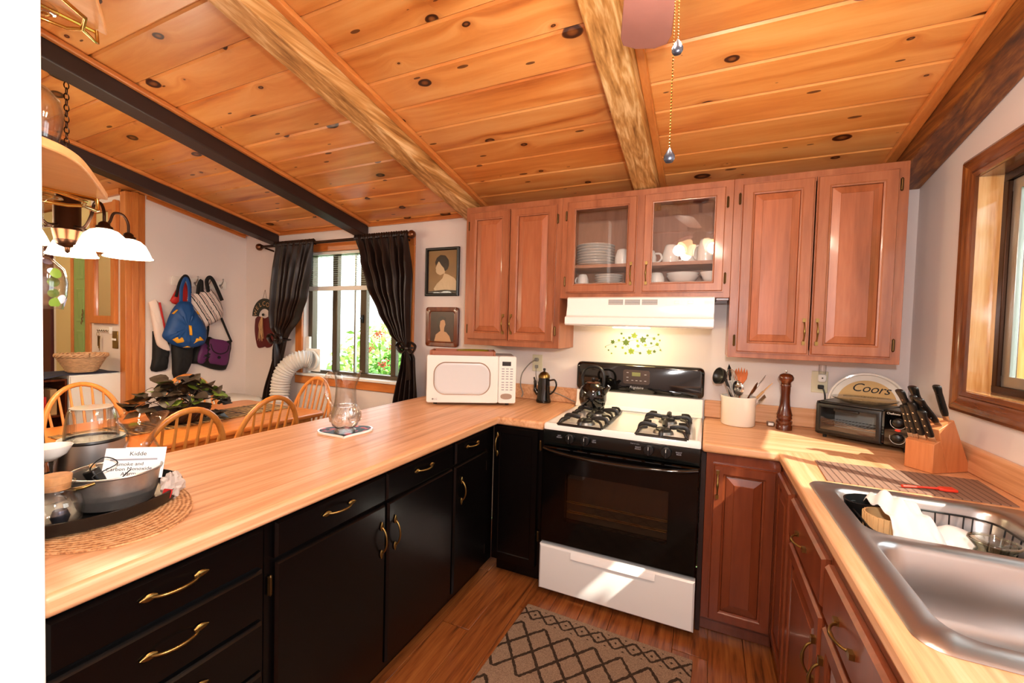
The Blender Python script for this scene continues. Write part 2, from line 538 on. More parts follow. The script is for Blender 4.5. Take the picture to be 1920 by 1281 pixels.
def knob_glass_floral():
    t = NT('painted_flowers')
    v = t.coords((1, 1, 1))
    vo = t.n('ShaderNodeTexVoronoi')
    vo.inputs['Scale'].default_value = 34
    t.l(v, vo.inputs['Vector'])
    sc = t.n('ShaderNodeSeparateColor')
    t.l(vo.outputs['Color'], sc.inputs[0])
    c = t.ramp(sc.outputs[0], [(0.0, '#7a9a3c'), (0.35, '#b8bce8'), (0.7, '#e8b820'), (0.85, '#e4e0f0')], 'CONSTANT')
    t.set(c, 0.3)
    tr = t.n('ShaderNodeBsdfTransparent')
    mx = t.n('ShaderNodeMixShader')
    t.l(t.math('LESS_THAN', vo.outputs['Distance'], 0.38), mx.inputs[0])
    t.l(tr.outputs[0], mx.inputs[1])
    t.l(t.b.outputs[0], mx.inputs[2])
    t.l(mx.outputs[0], t.o.inputs[0])
    MATS['painted_flowers'] = t.m
knob_glass_floral()

# ------------------------------------------------------------------ mesh helpers
class MB:
    """collects shapes, then links them as ONE mesh object"""
    def __init__(self):
        self.v = []
        self.f = []
        self.mt = None
    def at(self, m):
        self.mt = m
        return self
    def add(self, vs, fs):
        k = len(self.v)
        if self.mt is not None:
            vs = [tuple(self.mt @ Vector(p)) for p in vs]
        self.v.extend([tuple(p) for p in vs])
        self.f.extend([tuple(i + k for i in f) for f in fs])
        return self
    def box(self, x0, x1, y0, y1, z0, z1):
        vs = [(x0, y0, z0), (x1, y0, z0), (x1, y1, z0), (x0, y1, z0), (x0, y0, z1), (x1, y0, z1), (x1, y1, z1), (x0, y1, z1)]
        return self.add(vs, [(0, 3, 2, 1), (4, 5, 6, 7), (0, 1, 5, 4), (1, 2, 6, 5), (2, 3, 7, 6), (3, 0, 4, 7)])
    def lathe(self, prof, seg=24, c=(0, 0, 0), axis='z', closed=False, sx=1.0, sy=1.0):
        vs, fs = [], []
        for r, h in prof:
            for i in range(seg):
                a = 2 * PI * i / seg
                x, y = r * math.cos(a) * sx, r * math.sin(a) * sy
                p = {'z': (x, y, h), 'y': (x, h, y), 'x': (h, x, y)}[axis]
                vs.append((p[0] + c[0], p[1] + c[1], p[2] + c[2]))
        n = len(prof)
        for j in range(n - 1 + (1 if closed else 0)):
            for i in range(seg):
                a, b = j * seg + i, j * seg + (i + 1) % seg
                q = (j + 1) % n
                fs.append((a, b, q * seg + (i + 1) % seg, q * seg + i))
        if not closed:
            if prof[0][0] > 1e-6:
                fs.append(tuple(range(seg)))
            if prof[-1][0] > 1e-6:
                fs.append(tuple(range((n - 1) * seg, n * seg)))
        return self.add(vs, fs)
    def shell(self, prof, t, seg=24, c=(0, 0, 0), **k):
        """open vessel with wall thickness t: profile from the centre of the base up the outside to the lip"""
        inner = [(max(0.0, r - t), z + (t if i < 2 else 0)) for i, (r, z) in enumerate(prof)][::-1]
        return self.lathe([(max(r, 1e-5), z) for r, z in prof] + [(max(r, 1e-5), z) for r, z in inner], seg, c, **k)
    def tube(self, pts, r, seg=8, closed=False, flat=1.0, up=None):
        pts = [Vector(p) for p in pts]
        n = len(pts)
        rs = r if isinstance(r, (list, tuple)) else [r] * n
        vs, fs = [], []
        prev = None
        for i in range(n):
            if closed:
                t = pts[(i + 1) % n] - pts[i - 1]
            else:
                t = pts[min(i + 1, n - 1)] - pts[max(i - 1, 0)]
            t.normalize()
            if prev is None:
                ref = Vector(up) if up else (Vector((0, 0, 1)) if abs(t.z) < 0.9 else Vector((1, 0, 0)))
                u = t.cross(ref).normalized()
            else:
                u = (prev - t * prev.dot(t)).normalized()
            prev = u
            w = t.cross(u)
            for k in range(seg):
                a = 2 * PI * k / seg
                vs.append(pts[i] + u * math.cos(a) * rs[i] + w * math.sin(a) * rs[i] * flat)
        for i in range(n if closed else n - 1):
            for k in range(seg):
                j = (i + 1) % n
                fs.append((i * seg + k, i * seg + (k + 1) % seg, j * seg + (k + 1) % seg, j * seg + k))
        if not closed:
            fs.append(tuple(range(seg)))
            fs.append(tuple(range((n - 1) * seg, n * seg)))
        return self.add(vs, fs)
    def prism(self, poly, a0, a1, axis='z'):
        """extrude a 2-D polygon; axis z: (x,y), y: (x,z), x: (y,z)"""
        def m(p, h):
            return {'z': (p[0], p[1], h), 'y': (p[0], h, p[1]), 'x': (h, p[0], p[1])}[axis]
        n = len(poly)
        vs = [m(p, a0) for p in poly] + [m(p, a1) for p in poly]
        fs = [tuple(range(n)), tuple(range(n, 2 * n))] + [(i, (i + 1) % n, n + (i + 1) % n, n + i) for i in range(n)]
        return self.add(vs, fs)
    def loft(self, rings, cap0=True, cap1=True):
        n = len(rings[0])
        vs = [p for r in rings for p in r]
        fs = []
        for j in range(len(rings) - 1):
            for i in range(n):
                fs.append((j * n + i, j * n + (i + 1) % n, (j + 1) * n + (i + 1) % n, (j + 1) * n + i))
        if cap0:
            fs.append(tuple(range(n)))
        if cap1:
            fs.append(tuple(range((len(rings) - 1) * n, len(rings) * n)))
        return self.add(vs, fs)
    def rects(self, x0, x1, z0, z1, prof, cap0=False, cap1=True):
        """concentric rectangles in the xz plane; prof = [(inset, y)]"""
        return self.loft([[(x0 + i, y, z0 + i), (x1 - i, y, z0 + i), (x1 - i, y, z1 - i), (x0 + i, y, z1 - i)] for i, y in prof], cap0, cap1)
    def grid(self, fn, nu, nv):
        vs = [fn(i / nu, j / nv) for j in range(nv + 1) for i in range(nu + 1)]
        fs = [(j * (nu + 1) + i, j * (nu + 1) + i + 1, (j + 1) * (nu + 1) + i + 1, (j + 1) * (nu + 1) + i) for j in range(nv) for i in range(nu)]
        return self.add(vs, fs)
    def slab(self, xs, ys, cells, z0, z1):
        """one slab from grid cells, no inner faces"""
        idx = {}
        vs, fs = [], []
        def p(i, j, z):
            k = (i, j, z)
            if k not in idx:
                idx[k] = len(vs)
                vs.append((xs[i], ys[j], z))
            return idx[k]
        cs = set(cells)
        for i, j in cs:
            fs.append((p(i, j, z1), p(i + 1, j, z1), p(i + 1, j + 1, z1), p(i, j + 1, z1)))
            fs.append((p(i, j, z0), p(i, j + 1, z0), p(i + 1, j + 1, z0), p(i + 1, j, z0)))
            for (di, dj, a, b) in ((0, -1, (i, j), (i + 1, j)), (1, 0, (i + 1, j), (i + 1, j + 1)), (0, 1, (i + 1, j + 1), (i, j + 1)), (-1, 0, (i, j + 1), (i, j))):
                if (i + di, j + dj) not in cs:
                    fs.append((p(*a, z0), p(*b, z0), p(*b, z1), p(*a, z1)))
        return self.add(vs, fs)
    def puff(self, poly, x0, th, axis='x', rings=3):
        """soft flat bag: outline in the plane, front bulging by th towards +axis"""
        cx = sum(p[0] for p in poly) / len(poly)
        cy = sum(p[1] for p in poly) / len(poly)
        rr = []
        for s, h in ((1.0, 0.0), (1.02, 0.35), (0.86, 0.78), (0.55, 1.0), (0.2, 0.96)):
            ring = []
            for q, p in enumerate(poly):
                w = 1 + 0.10 * math.sin(q * 2.4 + s * 5)
                a, b, hh = cx + (p[0] - cx) * s, cy + (p[1] - cy) * s, x0 + th * h * w
                ring.append((hh, a, b) if axis == 'x' else (a, hh, b))
            rr.append(ring)
        return self.loft(rr)
    def build(self, name, mat, parent=None, smooth=35, bevel=0.0, seg=2, sub=0, solid=0.0, **props):
        me = bpy.data.meshes.new(name)
        me.from_pydata(self.v, [], self.f)
        bm = bmesh.new()
        bm.from_mesh(me)
        bmesh.ops.remove_doubles(bm, verts=bm.verts, dist=1e-6)
        bmesh.ops.recalc_face_normals(bm, faces=bm.faces)
        bm.to_mesh(me)
        bm.free()
        if mat:
            me.materials.append(MATS[mat])
        return link(name, me, parent, smooth, bevel, seg, sub, solid, **props)

def link(name, me, parent=None, smooth=35, bevel=0.0, seg=2, sub=0, solid=0.0, **props):
    if smooth:
        for p in me.polygons:
            p.use_smooth = True
        if smooth < 180:
            me.set_sharp_from_angle(angle=math.radians(smooth))
    o = bpy.data.objects.new(name, me)
    COL.objects.link(o)
    if parent:
        o.parent = parent
    if solid:
        md = o.modifiers.new('thickness', 'SOLIDIFY')
        md.thickness = solid
        md.offset = 0
    if bevel:
        md = o.modifiers.new('bevel', 'BEVEL')
        md.width = bevel
        md.segments = seg
        md.limit_method = 'ANGLE'
        md.angle_limit = math.radians(40)
        md.harden_normals = False
    if sub:
        md = o.modifiers.new('smooth', 'SUBSURF')
        md.levels = sub
        md.render_levels = sub
    for k, v in props.items():
        o[k] = v
    return o

def thing(name, label, cat, loc=(0, 0, 0), rz=0.0, group=None):
    o = bpy.data.objects.new(name, None)
    o.empty_display_size = 0.05
    COL.objects.link(o)
    o.location = loc
    o.rotation_euler = (0, 0, rz)
    o['label'] = label
    o['category'] = cat
    if group:
        o['group'] = group
    return o

def tag(o, label, cat, group=None):
    o['label'] = label
    o['category'] = cat
    if group:
        o['group'] = group
    return o

def struct(o):
    o['kind'] = 'structure'
    return o

def dup(o, parent=None, loc=None, rot=None, label=None):
    c = o.copy()
    COL.objects.link(c)
    c.parent = parent
    if loc is not None:
        c.location = loc
    if rot is not None:
        c.rotation_euler = rot
    if label:
        c['label'] = label
    for ch in list(o.children):
        dup(ch, c)
    return c

def text_mesh(name, body, size, mat, parent, matrix, extrude=0.0004, spacing=1.0, shear=0.0):
    cu = bpy.data.curves.new(name, 'FONT')
    cu.body = body
    cu.size = size
    cu.extrude = extrude
    cu.align_x = 'CENTER'
    cu.align_y = 'CENTER'
    cu.space_character = spacing
    cu.shear = shear
    cu.resolution_u = 3
    tmp = bpy.data.objects.new(name, cu)
    COL.objects.link(tmp)
    dg = bpy.context.evaluated_depsgraph_get()
    me = bpy.data.meshes.new_from_object(tmp.evaluated_get(dg))
    bpy.data.objects.remove(tmp)
    me.materials.clear()
    me.materials.append(MATS[mat])
    o = bpy.data.objects.new(name, me)
    COL.objects.link(o)
    o.parent = parent
    o.matrix_local = matrix
    return o

def face_m(x, y, z, ry=0.0):
    """text frame that reads from -y"""
    return Matrix.Translation((x, y, z)) @ Matrix.Rotation(PI / 2, 4, 'X') @ Matrix.Rotation(ry, 4, 'Z')

def rrect(x0, x1, y0, y1, r, n=5):
    out = []
    for cx, cy, a0 in ((x1 - r, y1 - r, 0), (x0 + r, y1 - r, PI / 2), (x0 + r, y0 + r, PI), (x1 - r, y0 + r, 1.5 * PI)):
        for i in range(n + 1):
            a = a0 + PI / 2 * i / n
            out.append((cx + r * math.cos(a), cy + r * math.sin(a)))
    return out

def ellipse(cx, cy, a, b, n=48):
    return [(cx + a * math.cos(2 * PI * i / n), cy + b * math.sin(2 * PI * i / n)) for i in range(n)]

def spline(pts, n=8):
    """Catmull-Rom through the points"""
    P = [Vector(p) for p in pts]
    P = [P[0] * 2 - P[1]] + P + [P[-1] * 2 - P[-2]]
    out = []
    for i in range(1, len(P) - 2):
        for k in range(n):
            t = k / n
            out.append(0.5 * ((2 * P[i]) + (P[i + 1] - P[i - 1]) * t + (2 * P[i - 1] - 5 * P[i] + 4 * P[i + 1] - P[i + 2]) * t * t + (3 * P[i] - P[i - 1] - 3 * P[i + 1] + P[i + 2]) * t ** 3))
    out.append(P[-2])
    return out

# ------------------------------------------------------------------ room shell
WX = 1.316                      # right wall
ZC, SL = 2.263, 0.1902          # ceiling height at the stove wall and its slope
YB = -4.6                       # wall behind the photographer
def cz(y):
    return ZC - SL * y
XZ = Matrix(((1, 0, 0, 0), (0, 0, 1, 0), (0, 1, 0, 0), (0, 0, 0, 1)))
YZ = Matrix(((0, 0, 1, 0), (1, 0, 0, 0), (0, 1, 0, 0), (0, 0, 0, 1)))

floor = struct(MB().box(-6.0, WX, YB, 0.0, -0.08, -0.014).build('floor', 'floor_wood'))
pl = MB().box(-0.0715, 0.0715, -0.598, 0.598, -0.013, 0.0).build('plank', 'floor_wood', floor, bevel=0.0015, seg=1)
pl.location = (1.236, -0.3, 0)
row = 0
x = 1.236
while x > -3.85:
    y = -0.6 + (row * 0.47) % 1.2
    while y > YB - 0.2:
        lo, hi = max(y - 0.598, YB + 0.01), min(y + 0.598, -0.01)
        if hi - lo > 0.08 and not (row == 0 and False):
            c = pl.copy()
            COL.objects.link(c)
            c.parent = floor
            c.location = (x, (lo + hi) / 2, 0)
            c.scale = (1, (hi - lo) / 1.196, 1)
        y -= 1.2
    row += 1
    x -= 0.1445
bpy.data.objects.remove(pl)

# back wall with the dining window
WB = dict(x0=-3.03, x1=-1.86, z0=0.94, z1=2.057)
struct(MB().at(XZ).slab([-3.99, WB['x0'], WB['x1'], WX + 0.17], [0, WB['z0'], WB['z1'], ZC],
       [(i, j) for i in range(3) for j in range(3) if (i, j) != (1, 1)], 0.0, 0.14).build('wall_back', 'wall_paint', smooth=0))
# right wall with the window over the sink
WR = dict(y0=-0.53, y1=-1.78, z0=1.215, z1=2.042)
wr = MB().at(YZ).slab([YB, WR['y1'], WR['y0'], 0.0], [0, WR['z0'], WR['z1'], ZC],
       [(i, j) for i in range(3) for j in range(3) if (i, j) != (1, 1)], WX, WX + 0.17)
wr.mt = None
wr.prism([(0, ZC), (YB, ZC), (YB, cz(YB))], WX, WX + 0.17, 'x')
struct(wr.build('wall_right', 'wall_paint', smooth=0))
struct(MB().prism([(0, 0), (-0.85, 0), (-0.85, cz(-0.85)), (0, ZC)], -3.99, -3.87, 'x').build('wall_left', 'wall_paint', smooth=0))
# entry: the wall with the mirror, door opening, cream stretch beyond
struct(MB().at(XZ).slab([-4.445, -3.99, -3.93], [0, cz(-0.97) - 0.02], [(0, 0), (1, 0)], -0.97, -0.86).build('wall_entry', 'wall_paint', smooth=0))
struct(MB().box(-4.76, -4.445, -0.97, -0.86, 2.09, cz(-0.97) - 0.02).box(-5.12, -4.76, -0.97, -0.86, 0, cz(-0.97) - 0.02).build('wall_hall', 'cream_wall', smooth=0))
struct(MB().box(-6.0, -5.12, -0.9, -0.78, 0, cz(-0.9) - 0.02).build('wall_far', 'cream_wall', smooth=0))
struct(MB().prism([(YB, 0), (-0.9, 0), (-0.9, cz(-0.9)), (YB, cz(YB))], -6.1, -6.0, 'x').build('wall_hall_end', 'cream_wall', smooth=0))
struct(MB().box(-6.0, WX, YB - 0.1, YB, 0, cz(YB)).build('wall_rear', 'wall_paint', smooth=0))
struct(MB().box(-1.7, -0.62, -2.60, -2.456, 0, 2.60).build('wall_near', 'plaster_white', smooth=0, bevel=0.004))

# ceiling of knotty pine boards
ceiling = struct(MB().loft([[(-6.1, 0.14, cz(0.14) + 0.03), (WX + 0.17, 0.14, cz(0.14) + 0.03), (WX + 0.17, 0.14, cz(0.14) + 0.1), (-6.1, 0.14, cz(0.14) + 0.1)],
                            [(-6.1, YB - 0.1, cz(YB - 0.1) + 0.03), (WX + 0.17, YB - 0.1, cz(YB - 0.1) + 0.03), (WX + 0.17, YB - 0.1, cz(YB - 0.1) + 0.1), (-6.1, YB - 0.1, cz(YB - 0.1) + 0.1)]]).build('ceiling', 'pine', smooth=0))
BW = 0.176
ANG = -math.atan(SL)
bays = [(-6.0, -3.44), (-3.44, -2.32), (-2.32, -1.16), (-1.16, 0.04), (0.04, WX)]
for bx0, bx1 in bays:
    w = (bx1 - bx0) / 2
    hw = BW * math.sqrt(1 + SL * SL) / 2 - 0.0006
    src = MB().box(-w, w, -hw, hw, 0, 0.02)
    me = None
    k = 0
    y = -0.036 + BW
    while y > YB + 0.1:
        yc = y - BW / 2
        if yc < 0.06:
            if me is None:
                o = src.build('plank', 'pine', ceiling, smooth=0, bevel=0.008, seg=1)
                me = o
            else:
                o = me.copy()
                COL.objects.link(o)
            o.location = ((bx0 + bx1) / 2, yc, cz(yc))
            o.rotation_euler = (ANG, 0, 0)
            k += 1
        y -= BW

# ceiling beams with their mouldings
def beam(x0, x1, mat, label, tl, tr, tmat='pine_trim', zb=2.1547):
    t = thing('ceiling_beam', label, 'beam', ((x0 + x1) / 2, 0, 0), 0, 'beams under the pine ceiling')
    t['kind'] = 'structure'
    w = (x1 - x0) / 2
    a, b = -0.001, YB + 0.02
    def bar(u0, u1, d0, d1):
        return MB().loft([[(u0, y, cz(y) - ZC + d0), (u1, y, cz(y) - ZC + d0), (u1, y, cz(y) - ZC + d1), (u0, y, cz(y) - ZC + d1)] for y in (a, b)])
    bar(-w, w, zb, ZC - 0.001).build('timber', mat, t, smooth=0, bevel=0.006)
    for s, wd in ((-1, tl), (1, tr)):
        if wd:
            u = sorted((s * w, s * (w + wd)))
            bar(u[0], u[1], ZC - 0.026, ZC - 0.0015).build('moulding', tmat, t, smooth=0, bevel=0.005)
    return t
beam(1.182, WX - 0.001, 'rough_beam_dark', 'dark stained ceiling beam along the wall with the sink window', 0.045, 0)
beam(-0.023, 0.10, 'rough_beam', 'light rough-hewn ceiling beam above the range hood', 0.0, 0.035)
beam(-1.223, -1.10, 'rough_beam', 'streaky tan ceiling beam ending beside the left wall cabinet', 0.012, 0.04)
beam(-2.384, -2.259, 'beam_brown', 'dark brown painted ceiling beam ending above the dining window', 0.012, 0.03)
beam(-3.50, -3.379, 'beam_brown', 'dark brown painted ceiling beam ending near the room corner', 0.012, 0.03)
struct(MB().box(-3.378, -2.386, -0.018, -0.0005, ZC - 0.03, ZC + 0.001).box(-2.257, -1.225, -0.018, -0.0005, ZC - 0.03, ZC + 0.001).build('trim_1', 'pine_trim_x', smooth=0, bevel=0.005))
struct(MB().loft([[(-3.869, y, cz(y) - 0.03), (-3.851, y, cz(y) - 0.03), (-3.851, y, cz(y)), (-3.869, y, cz(y))] for y in (-0.02, -0.84)]).build('trim_2', 'pine_trim', smooth=0))
post = MB().box(-3.94, -3.855, -0.985, -0.852, 0, cz(-0.852) - 0.005).build('wooden_post', 'pine_trim_z', bevel=0.004)
tag(post, 'tall orange pine post at the end of the dining room wall', 'post')
MB().box(-3.858, -3.846, -0.945, -0.90, 0.0, cz(-0.9) - 0.01).build('face_strip', 'pine_trim_z', post, bevel=0.003)
struct(MB().loft([[(-4.4, y, cz(y) - 0.05), (-3.95, y, cz(y) - 0.05), (-3.95, y, cz(y) - 0.002), (-4.4, y, cz(y) - 0.002)] for y in (-0.972, -0.99)]).build('trim_3', 'pine_trim_x', smooth=0))

# ------------------------------------------------------------------ dining window
def window_back():
    t = bpy.data.objects.new('window_1', None)
    COL.objects.link(t)
    struct(t)
    x0, x1, z0, z1 = WB['x0'], WB['x1'], WB['z0'], WB['z1']
    MB().box(x0 - 0.09, x1 + 0.10, -0.02, 0.0, z1 - 0.005, z1 + 0.075).build('casing', 'pine_trim_x', t, bevel=0.004)
    MB().box(x0 - 0.09, x1 + 0.10, -0.02, 0.0, z0 - 0.095, z0 - 0.022).build('casing', 'pine_trim_x', t, bevel=0.004)
    MB().box(x0 - 0.09, x0 - 0.005, -0.02, 0.0, z0 - 0.02, z1 - 0.006).build('casing', 'pine_trim_z', t, bevel=0.004)
    MB().box(x1 + 0.005, x1 + 0.10, -0.02, 0.0, z0 - 0.02, z1 - 0.006).build('casing', 'pine_trim_z', t, bevel=0.004)
    MB().box(x0 - 0.06, x1 + 0.03, -0.035, 0.14, z0 - 0.02, z0 + 0.002).build('sill', 'white_trim', t, bevel=0.003)
    f = MB()
    y0, y1 = 0.05, 0.11
    f.box(x0, x1, y0, y1, z0, z0 + 0.035).box(x0, x1, y0, y1, z1 - 0.03, z1).box(x0, x0 + 0.05, y0, y1, z0 + 0.035, z1 - 0.03).box(x1 - 0.04, x1, y0, y1, z0 + 0.035, z1 - 0.03)
    f.build('frame', 'window_metal', t, bevel=0.003)
    for xm, w, m in ((-2.70, 0.03, 'window_metal'), (-2.36, 0.034, 'window_metal'), (-2.02, 0.026, 'window_metal')):
        MB().box(xm - w, xm + w, 0.055, 0.10, z0 + 0.036, z1 - 0.031).build('mullion', m, t, bevel=0.004)
    MB().box(-2.47, -2.452, 0.06, 0.085, z0 + 0.036, z1 - 0.031).build('screen_edge', 'window_metal_light', t, bevel=0.002)
    MB().box(-2.37, -2.35, 0.035, 0.056, 1.42, 1.49).box(-2.366, -2.35, 0.022, 0.036, 1.45, 1.47).build('latch', 'black_plastic', t, bevel=0.004)
    for a, b in ((-2.98, -2.73), (-2.67, -2.395), (-2.325, -2.047), (-1.993, -1.90)):
        MB().box(a, b, 0.078, 0.082, z0 + 0.036, z1 - 0.031).build('pane', 'pane', t, smooth=0)
    MB().box(x0 + 0.001, -2.985, 0.02, 0.05, z0 + 0.003, z0 + 0.34).build('vent_panel', 'grey_duct', t, bevel=0.003)
window_back()

bl = thing('window_blind', 'white mini blind half raised in the dining window', 'blind', (-2.43, 0.03, 0))
MB().box(-0.56, 0.55, -0.012, 0.014, 2.03, 2.055).build('head_rail', 'white_plastic', bl, bevel=0.003)
MB().box(-0.56, 0.55, -0.012, 0.014, 1.705, 1.745).build('bottom_rail', 'white_plastic', bl, bevel=0.004)
sl = None
for k in range(14):
    if sl is None:
        sl = MB().loft([[(-0.55, -0.011, 0.0), (-0.55, 0, 0.0018), (-0.55, 0.011, 0.0), (-0.55, 0, 0.001)], [(0.54, -0.011, 0.0), (0.54, 0, 0.0018), (0.54, 0.011, 0.0), (0.54, 0, 0.001)]]).build('slat', 'white_plastic', bl, smooth=0)
        o = sl
    else:
        o = sl.copy()
        COL.objects.link(o)
    o.location = (0, 0, 1.76 + k * 0.0192)

# ------------------------------------------------------------------ sink window
def window_right():
    t = bpy.data.objects.new('window_2', None)
    COL.objects.link(t)
    struct(t)
    y0, y1, z0, z1 = WR['y0'], WR['y1'], WR['z0'], WR['z1']
    prof = [(0.0, 0.0), (0.0, 0.016), (0.012, 0.024), (0.03, 0.022), (0.036, 0.017), (0.06, 0.013), (0.066, 0.018), (0.082, 0.014), (0.084, 0.0)]
    def piece(a, b, inner_a, inner_b, horiz, mat):
        rings = []
        for (oy, oz, iy, iz) in (a, b):
            rings.append([(WX - h, oy + (iy - oy) * u / 0.084, oz + (iz - oz) * u / 0.084) for u, h in prof])
        MB().loft(rings).build('casing', mat, t, smooth=30)
    e = 0.086
    oc = [(y0 + e, z1 + e, y0, z1), (y0 + e, z0 - e, y0, z0), (y1 - e, z0 - e, y1, z0), (y1 - e, z1 + e, y1, z1)]
    piece(oc[0], oc[1], 0, 0, False, 'window_wood')
    piece(oc[1], oc[2], 0, 0, True, 'window_wood_y')
    piece(oc[2], oc[3], 0, 0, False, 'window_wood')
    piece(oc[3], oc[0], 0, 0, True, 'window_wood_y')
    d = WX + 0.155
    MB().box(WX - 0.004, d, y0 - 0.001, y0 + 0.014, z0, z1).build('jamb', 'jamb_wood', t)
    MB().box(WX - 0.004, d, y1 - 0.014, y1 + 0.001, z0, z1).build('jamb', 'jamb_wood', t)
    MB().box(WX - 0.004, d, y1, y0, z1 - 0.001, z1 + 0.014).build('head_jamb', 'window_wood_y', t)
    MB().box(WX - 0.004, d, y1, y0, z0 - 0.014, z0 + 0.001).build('sill', 'jamb_wood', t)
    f = MB()
    a, b = WX + 0.065, WX + 0.12
    f.box(a, b, y1, y0, z0, z0 + 0.025).box(a, b, y1, y0, z1 - 0.03, z1).box(a, b, y0 - 0.03, y0, z0 + 0.025, z1 - 0.03).box(a, b, y1, y1 + 0.03, z0 + 0.025, z1 - 0.03)
    f.build('frame', 'dark_bronze', t, bevel=0.003)
    ym = (y0 + y1) / 2
    for s0, s1, dx in ((y0 - 0.031, ym - 0.02, 0.0), (ym + 0.02, y1 + 0.031, 0.02)):
        lo, hi = min(s0, s1), max(s0, s1)
        g = MB()
        for q in ((lo, hi, z0 + 0.026, z0 + 0.066), (lo, hi, z1 - 0.071, z1 - 0.031), (lo, lo + 0.045, z0 + 0.066, z1 - 0.071), (hi - 0.045, hi, z0 + 0.066, z1 - 0.071)):
            g.box(a + 0.012 + dx, a + 0.03 + dx, q[0], q[1], q[2], q[3])
        g.build('sash', 'window_metal_light', t, bevel=0.002)
        MB().box(a + 0.02 + dx, a + 0.023 + dx, lo + 0.046, hi - 0.046, z0 + 0.067, z1 - 0.072).build('pane', 'pane', t, smooth=0)
window_right()

# ------------------------------------------------------------------ entry doors
d1 = bpy.data.objects.new('door_1', None)
COL.objects.link(d1)
struct(d1)
MB().box(-4.535, -4.447, -0.982, -0.86, 0, 2.09).build('casing', 'pine_trim_z', d1, bevel=0.003)
MB().box(-4.80, -4.757, -0.982, -0.86, 0, 2.09).build('casing', 'pine_trim_z', d1, bevel=0.003)
MB().box(-4.756, -4.536, -0.975, -0.935, 0.005, 2.085).build('door_leaf', 'green_door', d1, bevel=0.003)
for zz in (0.25, 0.62, 0.99, 1.36, 1.73):
    MB().rects(-4.70, -4.56, zz, zz + 0.3, [(0.0, -0.976), (0.012, -0.981), (0.03, -0.977), (0.05, -0.982)]).build('door_panel', 'green_door', d1)
c = MB()
for k in range(7):
    c.tube([(-4.56 - 0.004 * k + 0.006 * math.cos(a), -0.988 + 0.004 * (k % 2), 1.46 - 0.018 * k + 0.011 * math.sin(a)) for a in [2 * PI * q / 8 for q in range(8)]], 0.002, 5, True)
c.build('door_chain', 'bronze', d1)
struct(MB().box(-5.29, -5.16, -0.93, -0.901, 0, 2.2).build('trim_4', 'white_trim', bevel=0.003))
d2 = struct(MB().box(-5.9, -5.30, -0.95, -0.902, 0, 2.1).build('door_2', 'dark_red', bevel=0.003))

struct(MB().loft([[(WX + 0.175, y, cz(y) + 0.03), (WX + 0.69, y, cz(y) + 0.03), (WX + 0.69, y, cz(y) + 0.12), (WX + 0.175, y, cz(y) + 0.12)] for y in (0.5, YB - 0.1)]).build('sun_blocking_eave', 'beam_brown', smooth=0))  # unseen overhang, added to block high sun at the sink window

# ------------------------------------------------------------------ cabinet hardware
def make_pull(leaf):
    m = MB()
    n = 14
    pts, rs = [], []
    for i in range(n + 1):
        u = -1 + 2 * i / n
        pts.append((0, -0.006 - 0.021 * (1 - u * u) ** 0.7 if abs(u) < 1 else -0.006, 0.046 * u))
        rs.append(0.0032 + (0.0022 * math.exp(-(u / 0.25) ** 2) if not leaf else 0.0008 * (1 - abs(u))))
    m.tube(pts, rs, 8)
    for s in (-1, 1):
        if leaf:
            m.loft([[(w * math.cos(a), -h + 0.0, s * z + 0 * a) if False else (w * math.cos(a), -0.004 + h * math.sin(a), s * z) for a in [2 * PI * q / 8 for q in range(8)]]
                    for z, w, h in ((0.036, 0.003, 0.003), (0.044, 0.0075, 0.004), (0.052, 0.0085, 0.004), (0.060, 0.006, 0.0035), (0.068, 0.001, 0.002))])
        else:
            m.box(-0.0065, 0.0065, -0.010, 0.0, s * 0.055 - 0.009, s * 0.055 + 0.009)
    o = m.build('handle', 'brass', None, smooth=50)
    me = o.data
    bpy.data.objects.remove(o)
    return me
PULL, PULL_LEAF = make_pull(False), make_pull(True)
_h = MB().box(-0.006, 0.006, -0.004, 0.0, -0.026, 0.026).lathe([(0.0045, -0.024), (0.0045, 0.024)], 8, (0, -0.005, 0)).lathe([(0.0, -0.031), (0.003, -0.028), (0.0045, -0.024)], 8, (0, -0.005, 0)).lathe([(0.0045, 0.024), (0.003, 0.028), (0.0, 0.031)], 8, (0, -0.005, 0)).build('hinge', 'bronze', None)
HINGE = _h.data
bpy.data.objects.remove(_h)

def put(name, me, parent, loc, rot=(0, 0, 0)):
    o = bpy.data.objects.new(name, me)
    COL.objects.link(o)
    o.parent = parent
    o.location = loc
    o.rotation_euler = rot
    return o

